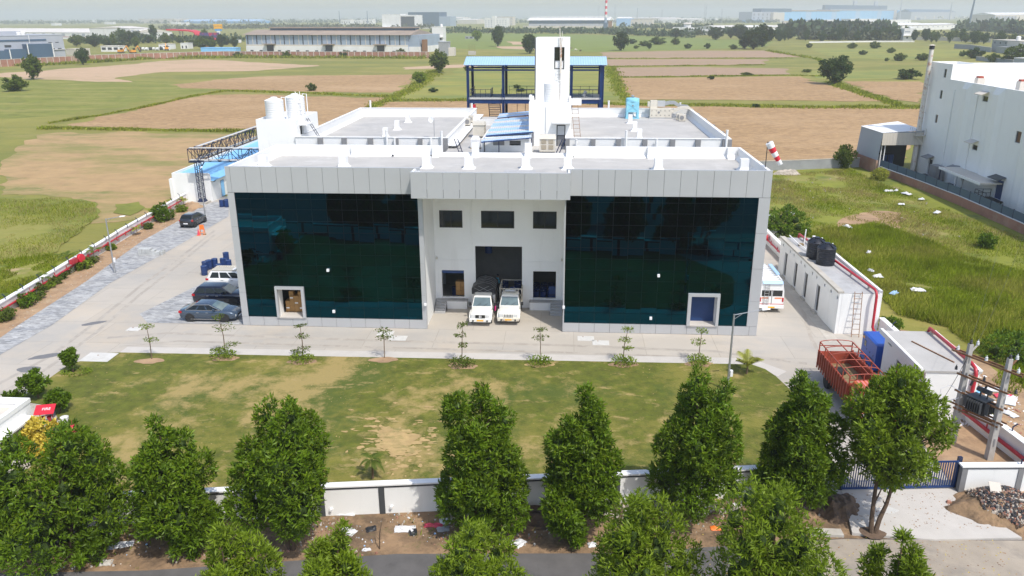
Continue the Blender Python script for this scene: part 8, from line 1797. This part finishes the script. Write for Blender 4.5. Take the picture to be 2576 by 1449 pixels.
for k in range(7): sub(t, 'mullion', 'far_brown_roof', .0 + .055 * k, -2.3, .1, .008 + .055 * k, -2, .85)
t = far('house', 'white narrow house with balconies among the trees on the right', 'building', (2271, 103), (2297, 103), 72, 10, 'far_white', roofmat='far_white'); sub(t, 'balcony', 'far_white', -.1, -2, .42, 1.05, 0, .47); sub(t, 'window', 'far_grey', .1, -.2, .72, .6, .05, .82); sub(t, 'window', 'far_dark', .3, -.2, .2, .45, .05, .35); sub(t, 'roof_room', 'far_white', .6, 2, 1.0, .9, 6, 1.14)
t = far('block_house', 'grey block house with white tank on top at the right edge', 'building', (2492, 130), (2562, 136), 100, 14, 'grey_block', roofmat='far_cream', wins=((5, .72, .88, .9, 'far_dark'),)); MB().lathe([(1.3, 0), (1.3, 2.2), (.5, 2.6), (.01, 2.6)], n=16).build('roof_tank', 'far_white', t, True, (t['L'] * .62, 5, t['H'] + .35)); sub(t, 'front_annex', 'grey_block', .55, -6, 0, 1.3, 0, .55); sub(t, 'pale_wall', 'far_cream', .56, -.2, .56, 1.0, 0, .98)
far_wall('low grey block wall running left from the block house', [(2400, 122), (2440, 124), (2492, 132)], 3.0, 'grey_block', name='block_wall'); far_wall('pale wall of the sandy plot at the far right', [(2275, 100), (2330, 101), (2420, 104), (2492, 107)], 3.0, 'far_cream', name='plot_wall'); far_wall('thin pale kerb wall before the plantation', [(2035, 108), (2200, 106), (2300, 106)], 1.2, 'far_white', name='kerb_wall')
far('shed_building', 'white roofed grey shed cut off by the right edge', 'shed', (2548, 166), (2640, 172), 146, 20, 'far_grey', roofmat='far_white'); far_wall('rough grey wall left of the white roofed shed', [(2455, 152), (2500, 156), (2548, 162)], 2.0, 'grey_block', name='rough_wall')
# masts and poles
for i, (x, yb, yt, w, lab) in enumerate(((855, 60, 27, .5, 'slim pole by the small white houses, left of two'), (925, 60, 27, .5, 'slim pole by the small white houses, right of two'), (455, 50, 28, .8, 'thin mast behind the left woods'), (386, 50, 24, .6, 'faint mast at the hazy left horizon'), (1505, 60, 12, .9, 'lattice mast left of the striped chimney'), (1546, 60, 11, .9, 'lattice mast right of the striped chimney'), (1602, 62, 20, .6, 'pole behind the aqua shed'), (1664, 60, 24, .6, 'pole left of the lattice mast in the middle right'),
        (1772, 68, 8, 1.0, 'tall lattice mast behind the row of huts'), (1814, 62, 22, .5, 'pole right of the tall lattice mast'), (2437, 64, -12, 1.2, 'tall dark mast leaning behind the right wood'), (2388, 50, 6, .8, 'faint tall mast over the grey factory'), (2262, 50, -4, .8, 'thin mast behind the blue works'))):
    b = g(x, yb, G0); h = top(b, x, yt); s = (b - CAM).length / 1000; t = thing('mast', lab, 'mast', b); ww = w * s
    if 'lattice' in lab: lattice_leg(0, 0, ww * 2.4, 0, h).build('lattice', 'far_grey', t) if h < 60 else MB().loft([[(-ww, -ww, 0), (ww, -ww, 0), (ww, ww, 0), (-ww, ww, 0)], [(-ww * .5, -ww * .5, h), (ww * .5, -ww * .5, h), (ww * .5, ww * .5, h), (-ww * .5, ww * .5, h)]]).build('shaft', 'far_grey', t)
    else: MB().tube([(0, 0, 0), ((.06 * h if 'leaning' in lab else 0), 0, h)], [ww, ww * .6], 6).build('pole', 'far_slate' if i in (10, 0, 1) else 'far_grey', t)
    MB().box(-ww * 2, -ww * 2, -.2, ww * 2, ww * 2, .6).build('footing', 'concrete', t)
# scattered distant little houses in the haze
random.seed(5)
for i in range(46):
    x = random.uniform(-20, 2600); y = random.uniform(49, 60) - (x - 1288) * .004; w = random.uniform(8, 26); far('distant_house', beside(x, y, 'small hazy building'), 'building', (x, y), (x + w, y), y - random.uniform(3, 7), random.uniform(10, 30), random.choice(['far_white', 'far_cream', 'far_white', 'far_grey']), roofmat=random.choice(['far_white', 'far_roof']), group='small hazy buildings near the horizon')
# cattle in the bright field
for i, (x, y, mt, lab) in enumerate(((2208 * .6498, 124, 'twig', 'brown cow grazing left of the dark tree, right of the tower'), (1448, 128, 'far_cream', 'pale cow grazing in the field right of the tower'), (1460, 130, 'bark', 'dark calf beside the pale cow'))):
    t = thing('cow', lab, 'cow', g(x, y, G0), i * .6)
    MB().loft([[(x_, .38 * s * math.cos(a), 1.0 + .42 * s * math.sin(a)) for a in [k * math.pi / 4 for k in range(8)]] for x_, s in ((-.95, .5), (-.8, .9), (-.2, 1.05), (.5, .95), (.8, .6), (1.1, .42), (1.4, .34))]).build('body', mt, t, True)
    MB().loft([[(1.3, -.14, .95), (1.3, .14, .95), (1.3, .14, 1.25), (1.3, -.14, 1.25)], [(1.75, -.09, .6), (1.75, .09, .6), (1.8, .09, .78), (1.8, -.09, .78)]]).build('head', mt, t)
    for X in (-.7, .6):
        for Y in (-.2, .2): MB().tube([(X, Y, .9), (X + (.06 if X < 0 else 0), Y, .45), (X, Y, 0)], [.14, .08, .06], 6).build('leg', mt, t)
# ================================================================ LITTER, RUBBLE AND SMALL THINGS
def sheet_lump(label, px, sx, sy, rz, mat, seed, h=.14, name='litter_sheet', cat='litter', z=-.13):
    random.seed(seed); n = 7; c = g(*px, z); m = MB(); vs = []
    for j in range(n):
        for i in range(n):
            u, v = i / (n - 1) - .5, j / (n - 1) - .5; e = 1 - max(abs(u), abs(v)) * 2
            vs.append((u * sx + .06 * noise.noise(Vector((u * 4, v * 4, seed))), v * sy + .06 * noise.noise(Vector((u * 4, v * 4, seed + 5))), .02 + h * (.45 + .8 * noise.noise(Vector((u * 3.5 + seed, v * 3.5, 0)))) * min(1, e * 3 + .25)))
    nn = n * n; vs2 = vs + [(x, y, max(-.02, z_ - .03)) for x, y, z_ in vs]; fs = []
    for j in range(n - 1):
        for i in range(n - 1): a = j * n + i; fs.append((a, a + 1, a + n + 1, a + n)); fs.append((nn + a, nn + a + n, nn + a + n + 1, nn + a + 1))
    o = m.add(vs2, fs).build(name, mat, None, True, (c.x, c.y, c.z), label=label, cat=cat); o.rotation_euler = (0, 0, rz); return o
O_ = crop(0, 1500, 1.985); P2 = crop(900, 1500, 1.9845); R2 = crop(1900, 1400, 1.746)
for i, (cr, x, y, sx, sy, rz, mt, lab) in enumerate(((O_, 80, 1140, 1.7, .6, .1, 'plastic_sheet', 'long white plastic sheet on the burnt heap at the left edge'), (O_, 120, 1225, 1.0, .55, .5, 'plastic_sheet', 'torn white sack below the long sheet at the left edge'), (O_, 20, 1250, .7, .8, .2, 'plastic_sheet', 'white rag at the very left edge of the verge'), (O_, 490, 1130, .9, .8, .7, 'plastic_sheet', 'large crumpled white sheet between the first two roadside trees'), (O_, 905, 1118, .75, .35, .5, 'plastic_sheet', 'white sack under the wall right of the broad dark tree'), (O_, 930, 1215, 1.1, .42, .35, 'plastic_sheet', 'long white sack lying below the other sack near the road'), (O_, 815, 1350, .55, .4, .1, 'concrete', 'pale flat stone slab near the road edge'), (O_, 1660, 1020, .6, .4, .4, 'plastic_sheet', 'white scrap at the wall beside the narrow tree'),
        (P2, 870, 970, .95, .35, 0, 'plastic_sheet', 'pale board leaning at the wall foot right of the forked tree'), (P2, 895, 1105, .75, .5, -.5, 'plastic_sheet', 'white crumpled bag on the verge right of the forked tree'), (P2, 1325, 1090, 1.0, .5, .1, 'plastic_sheet', 'printed white sack lying flat in the middle of the verge'), (P2, 1545, 1062, .9, .3, .05, 'plastic_red', 'red plastic sack on the verge below the bare lawn patch'), (P2, 1640, 1030, .6, .5, .3, 'plastic_sheet', 'white sack right of the red sack'), (P2, 1620, 1090, .6, .4, .2, 'plastic_grey', 'grey sack below the white sack right of the red one'), (P2, 1065, 1090, .5, .4, .4, 'plastic_black', 'black bag on the verge left of the printed sack'), (P2, 1385, 1115, .4, .5, .2, 'plastic_black', 'black bag tucked beside the printed sack'), (P2, 1030, 1252, .4, .12, .3, 'plastic_sheet', 'small white strip at the road edge'),
        (R2, 105, 1225, .65, .45, .1, 'plastic_sheet', 'white folded sheet at the road edge, left of two'), (R2, 190, 1230, .65, .5, .9, 'plastic_sheet', 'white folded sheet at the road edge, right of two'), (R2, 1645, 985, .7, .6, .3, 'plastic_sheet', 'round white bag at the wall by the slim tree'), (R2, 1520, 1130, .5, .3, .0, 'orange', 'orange rag on the verge near the slim tree'), (R2, 685, 1240, .4, .35, .3, 'plastic_sheet', 'white scrap below the two peaked tree'))):
    sheet_lump(lab, cr(x, y), sx, sy, rz, mt, i + 1)
for i, (x, y, sx, mt, lab) in enumerate(((1590, 645, .9, 'plastic_sheet', 'white plastic strip in the tall grass'), (1485, 372, .6, 'plastic_sheet', 'white bag in the tall grass beside the black tanks'), (1510, 580, .6, 'plastic_sheet', 'white bag in the grass above the plastic strip'), (2040, 795, 1.2, 'plastic_sheet', 'wide patch of white plastic on the grass slope'), (1770, 830, .9, 'blue_sheet', 'blue and white plastic scraps on the bare slope'), (1250, 80, .8, 'plastic_sheet', 'white bag at the edge of the tall grass'))): sheet_lump(lab, crop(2850, 850, 2.8987)(x, y), sx, sx * .6, i, mt, 60 + i, .3, z=.15)
for i, (x, y, sx, lab) in enumerate(((1120, 1118, 1.2, 'white scrap beside the bare patch of the wild plot, left'), (1178, 1115, .8, 'white scrap beside the bare patch of the wild plot, right'), (1260, 1140, 1.4, 'pale litter strip right of the bare patch'), (1380, 1185, .8, 'white scrap on the slope below the mesh fence'), (1505, 1290, 1.2, 'white sheet on the slope below the canopy'), (790, 1405, 1.2, 'white bag at the foot of the bare patch'), (1220, 1225, .8, 'round white bag on the wild plot'), (345, 1300, 1.0, 'white litter above the feathery bush'), (180, 1320, 1.4, 'white rubble beside the factory corner'))): sheet_lump(lab, N_(x, y) if False else crop(2900, 200, 2.0696)(x, y), sx, sx * .5, i, 'plastic_sheet', 80 + i, .3, z=.1)
for i, (x, y, sx, mt, lab) in enumerate(((2050, 625, 1.2, 'plastic_sheet', 'white sheet behind the transformer wall'), (2190, 720, 1.6, 'plastic_sheet', 'white torn plastic heap behind the transformer'), (2190, 850, 1.0, 'plastic_sheet', 'long white scrap on the earth behind the wall'), (2150, 690, 1.2, 'plastic_red', 'reddish rag beside the white plastic heap'), (1890, 650, .7, 'blue_sheet_pale', 'small blue scrap behind the red pipe'))): sheet_lump(lab, C_l(x, y) if False else crop(3000, 1250, 2.415)(x, y), sx, sx * .5, i, mt, 100 + i, .2, z=0.)
def scatter(name, label, px, n, s, mats, z, seed, flat=.5, thr=-1, zf=None):
    r = random.Random(seed); P_ = [g(*p) for p in px]; x = [p.x for p in P_]; y = [p.y for p in P_]; M = [MB() for _ in mats]; k = 0
    pts = np.array([[r.uniform(min(x), max(x)), r.uniform(min(y), max(y)), 0] for _ in range(n * 3)]); pts = pts[inside(pts, P_)][:n]
    for p in pts:
        if noise.noise(Vector((p[0] * .4, p[1] * .4, seed))) < thr: continue
        m = M[r.randrange(len(mats))]; q = s * r.uniform(.3, 1.3) ; a = r.random() * 6; zz = z + q * flat * .3 + (zf(p) if zf else 0)
        V = [Vector((math.cos(a + t) * q * r.uniform(.35, .6), math.sin(a + t) * q * r.uniform(.35, .6), 0)) for t in (0, 1.6, 3.1, 4.7)]; c = Vector((p[0], p[1], zz))
        m.add([c + v - Vector((0, 0, q * flat * .4)) for v in V] + [c + v * r.uniform(.5, .9) + Vector((0, 0, q * flat * r.uniform(.2, .6))) for v in V], [(4, 5, 6, 7), (0, 1, 5, 4), (1, 2, 6, 5), (2, 3, 7, 6), (3, 0, 4, 7)])
    for m, mt in zip(M, mats):
        if m.v: m.build(name, mt, None, kind='stuff', label=label)
VG = [(0, 1330), (340, 1312), (940, 1290), (1500, 1262), (2110, 1240), (2130, 1300), (1500, 1360), (900, 1395), (0, 1435)]
scatter('litter', 'small scraps of plastic and paper strewn on the verge', VG, 620, .11, ['plastic_sheet', 'plastic_grey', 'plastic_black', 'label_white', 'blue_sheet'], -.12, 3, .4, -.05)
scatter('stones', 'broken stones and brick bits lying on the verge', VG, 1500, .12, ['rubble', 'concrete', 'brick', 'verge_soil'], -.12, 4, .7, -.1)
scatter('stones', 'heap of stones along the foot of the front wall', [(1130, 1282), (1360, 1278), (1900, 1258), (1900, 1290), (1360, 1300), (1120, 1300)], 900, .26, ['rubble', 'concrete', 'verge_soil', 'dark_soil'], -.1, 6, .8)
scatter('stones', 'broken white masonry behind the walls on the right', [(2330, 1050), (2440, 1050), (2440, 1075), (2330, 1070)], 260, .2, ['rubble', 'label_white'], 0, 8)
scatter('stones', 'rubble on the bare earth behind the transformer', [(2200, 815), (2400, 880), (2560, 1000), (2690, 1130), (2560, 1090), (2440, 960)], 700, .22, ['rubble', 'brick', 'soil', 'label_white'], -.09, 9)
scatter('fallen_leaves', 'dry leaves fallen on the road and the apron', [(1500, 1350), (2130, 1330), (2500, 1345), (2576, 1449), (1500, 1449)], 700, .07, ['rusty', 'carton', 'leaf_yellow'], -.05, 12, .1)
scatter('fallen_leaves', 'dry leaves fallen on the concrete before the gate', [(2130, 1240), (2400, 1240), (2520, 1330), (2140, 1330)], 260, .07, ['rusty', 'carton'], .025, 13, .1)
scatter('stones', 'loose stones strewn on the wild plot', [(1930, 440), (2150, 430), (2330, 500), (2500, 600), (2250, 590), (1960, 560)], 160, .22, ['rubble', 'concrete'], 0, 14, .6, .15)
scatter('pebbles', 'small pebbles on the earth strip by the left wall', [(480, 520), (300, 615), (0, 830), (40, 830), (350, 620), (500, 525)], 500, .10, ['rubble', 'soil'], .01, 15)
scatter('twigs', 'weed bits and pale straw on the lawn', [(60, 1010), (300, 895), (1900, 925), (2060, 1080), (2080, 1170), (700, 1200), (300, 1210)], 1500, .09, ['straw', 'grass_dry', 'lawn'], .05, 17, .1, .0)
# rubble heaps as mounds
def mz(c, rx, ry, h, seed):
    def f(p):
        u, v = (p[0] - c[0]) / rx, (p[1] - c[1]) / ry; e = max(0, 1 - math.hypot(u, v) - .35 * noise.noise(Vector((u * 1.6 + seed, v * 1.6, seed)))); return -.25 + (h + .25) * min(1, e * 1.5) ** .8
    return f
def mound(name, label, c, rx, ry, h, mat, seed, n=26, kind=None, cat='heap'):
    vs = []; fs = []
    for j in range(n + 1):
        for i in range(n + 1):
            u, v = i / n * 2 - 1, j / n * 2 - 1; d = math.hypot(u, v) + .35 * noise.noise(Vector((u * 1.6 + seed, v * 1.6, seed))); e = max(0, 1 - d)
            vs.append((u * rx, v * ry, -.25 + (h + .25) * min(1, e * 1.5) ** .8 + (.22 * noise.noise(Vector((u * 5 + seed, v * 5, 1))) + .10 * noise.noise(Vector((u * 13, v * 13, seed)))) * min(1, e * 4)))
    for j in range(n):
        for i in range(n): a = j * (n + 1) + i; fs.append((a, a + 1, a + n + 2, a + n + 1))
    return MB().add(vs, fs).build(name, mat, None, False, c, label=label, cat=cat, kind=kind)
c = g(2510, 1285, -.1)
mound('rubble_heap', 'heap of dark coal like rubble and pale stones before the right front wall', (c.x, c.y, -.06), 2.9, 2.0, .75, 'verge_soil', 3, cat='heap'); zf_ = mz(c, 2.9, 2.0, .75, 3)
scatter('stones', 'dark rubble lying over the heap by the right front wall', [(2430, 1255), (2530, 1215), (2640, 1240), (2640, 1310), (2560, 1330), (2470, 1300)], 3600, .14, ['coal', 'coal', 'coal', 'dark_soil', 'brick', 'rubble'], -.05, 21, .8, -1, zf_)
scatter('stones', 'pale stones along the upper edge of the rubble heap', [(2420, 1235), (2500, 1205), (2576, 1225), (2576, 1240), (2500, 1228), (2440, 1255)], 500, .16, ['rubble', 'rubble', 'concrete'], -.04, 22, .7, -1, zf_)
props(MB().bar((c.x + .5, c.y - .2, .75), (c.x + 2.6, c.y - .9, .75), .12, .06).build('plank', 'far_cream'), 'pale plank lying on the rubble heap', 'plank'); props(MB().loft([[(c.x - .35, c.y + .3, .72), (c.x + .15, c.y + .2, .72), (c.x + .3, c.y + .8, .95), (c.x - .2, c.y + .9, .95)], [(c.x - .35, c.y + .3, .76), (c.x + .15, c.y + .2, .76), (c.x + .3, c.y + .8, 1.0), (c.x - .2, c.y + .9, 1.0)]]).build('board', 'far_cream'), 'square pale board on top of the rubble heap', 'board')
c = g(60, 1345, -.1); mound('burnt_heap', 'burnt black rubbish heap at the left end of the verge', (c.x, c.y, -.1), 3.0, 1.3, .35, 'coal', 5); c = g(2105, 1275, -.1); mound('earth_heap', 'dark earth heap with roots beside the concrete apron', (c.x, c.y, -.1), 1.5, 1.6, .5, 'dark_soil', 8)
c = g(1950, 1290, -.1); mound('earth_heap', 'reddish earth bank under the slim roadside tree', (c.x, c.y, -.12), 2.5, 1.2, .4, 'verge_soil', 9)
c = g(1360, 1300, -.1); mound('earth_heap', 'dark stony bank under the middle roadside trees', (c.x, c.y, -.12), 4.2, 1.2, .35, 'dark_soil', 12)
c = g(487, 520); mound('sand_heap', 'orange sand heap at the gantry foot by the left wall', (c.x - .2, c.y, .0), 2.0, 1.6, .5, 'soil', 14)
c = crop(2900, 200, 2.0696)(300, 985); c = g(*c, -.1); mound('stone_heap', 'pale heap of stones at the back of the wild plot', (c.x, c.y, -.1), 2.6, 1.0, .7, 'rubble', 16)
# thin dead sapling on the verge
b = g(*P2(1130, 1240), -.12); t = thing('dead_sapling', 'thin leafless sapling at the road edge in the middle of the verge', 'sapling', b); m = MB(); m.tube([(0, 0, 0), (.05, 0, .8), (.2, .1, 1.6)], [.03, .025, .01], 6); m.build('stem', 'bark', t); m = MB()
for k in range(14): a = k * 2.4; z = .35 + k * .09; m.tube([(.05, 0, z), (.05 + .35 * math.cos(a), .35 * math.sin(a), z + .12)], [.01, .004], 4)
m.build('twigs', 'twig', t)
props(MB().box(0, 0, -.06, 1.6, .5, .08).build('kerb_slab', 'concrete', None, False, (36.8, -24.6, -.06)), 'concrete slab lying at the road edge beside the apron', 'slab')
b = g(*crop(2900, 1600, 2.2998)(1775, 800)); props(MB().loft([[(-.12, -.08, 0), (.14, -.1, 0), (.16, .1, 0), (-.1, .1, 0)], [(-.08, -.05, .12), (.1, -.06, .1), (.1, .06, .12), (-.06, .06, .14)]]).build('brick_bit', 'brick', None, False, b + Vector((0, 0, .02))), 'broken brick lying on the concrete before the gate', 'brick')
b = g(*crop(2900, 1600, 2.2998)(1245, 865)); struct('stain', MB().sheet(blob((b.x, b.y), .5, .3, 30, .3, 2), .026), 'manhole_frame')
# ================================================================ AIR
HZ_ = bpy.data.materials.new('haze'); HZ_.use_nodes = True; nt = HZ_.node_tree; nt.nodes.remove(nt.nodes['Principled BSDF'])
pv_ = nt.nodes.new('ShaderNodeVolumePrincipled'); pv_.inputs['Color'].default_value = (.86, .90, .95, 1); pv_.inputs['Density'].default_value = .00023; pv_.inputs['Anisotropy'].default_value = .2
nt.links.new(pv_.outputs[0], nt.nodes['Material Output'].inputs['Volume']); MATS['haze'] = HZ_
MB().box(-9400, -9400, G0 - 1.2, 9400, 9400, 90).build('haze', 'haze', None, kind='stuff', label='pale summer haze over the plain')
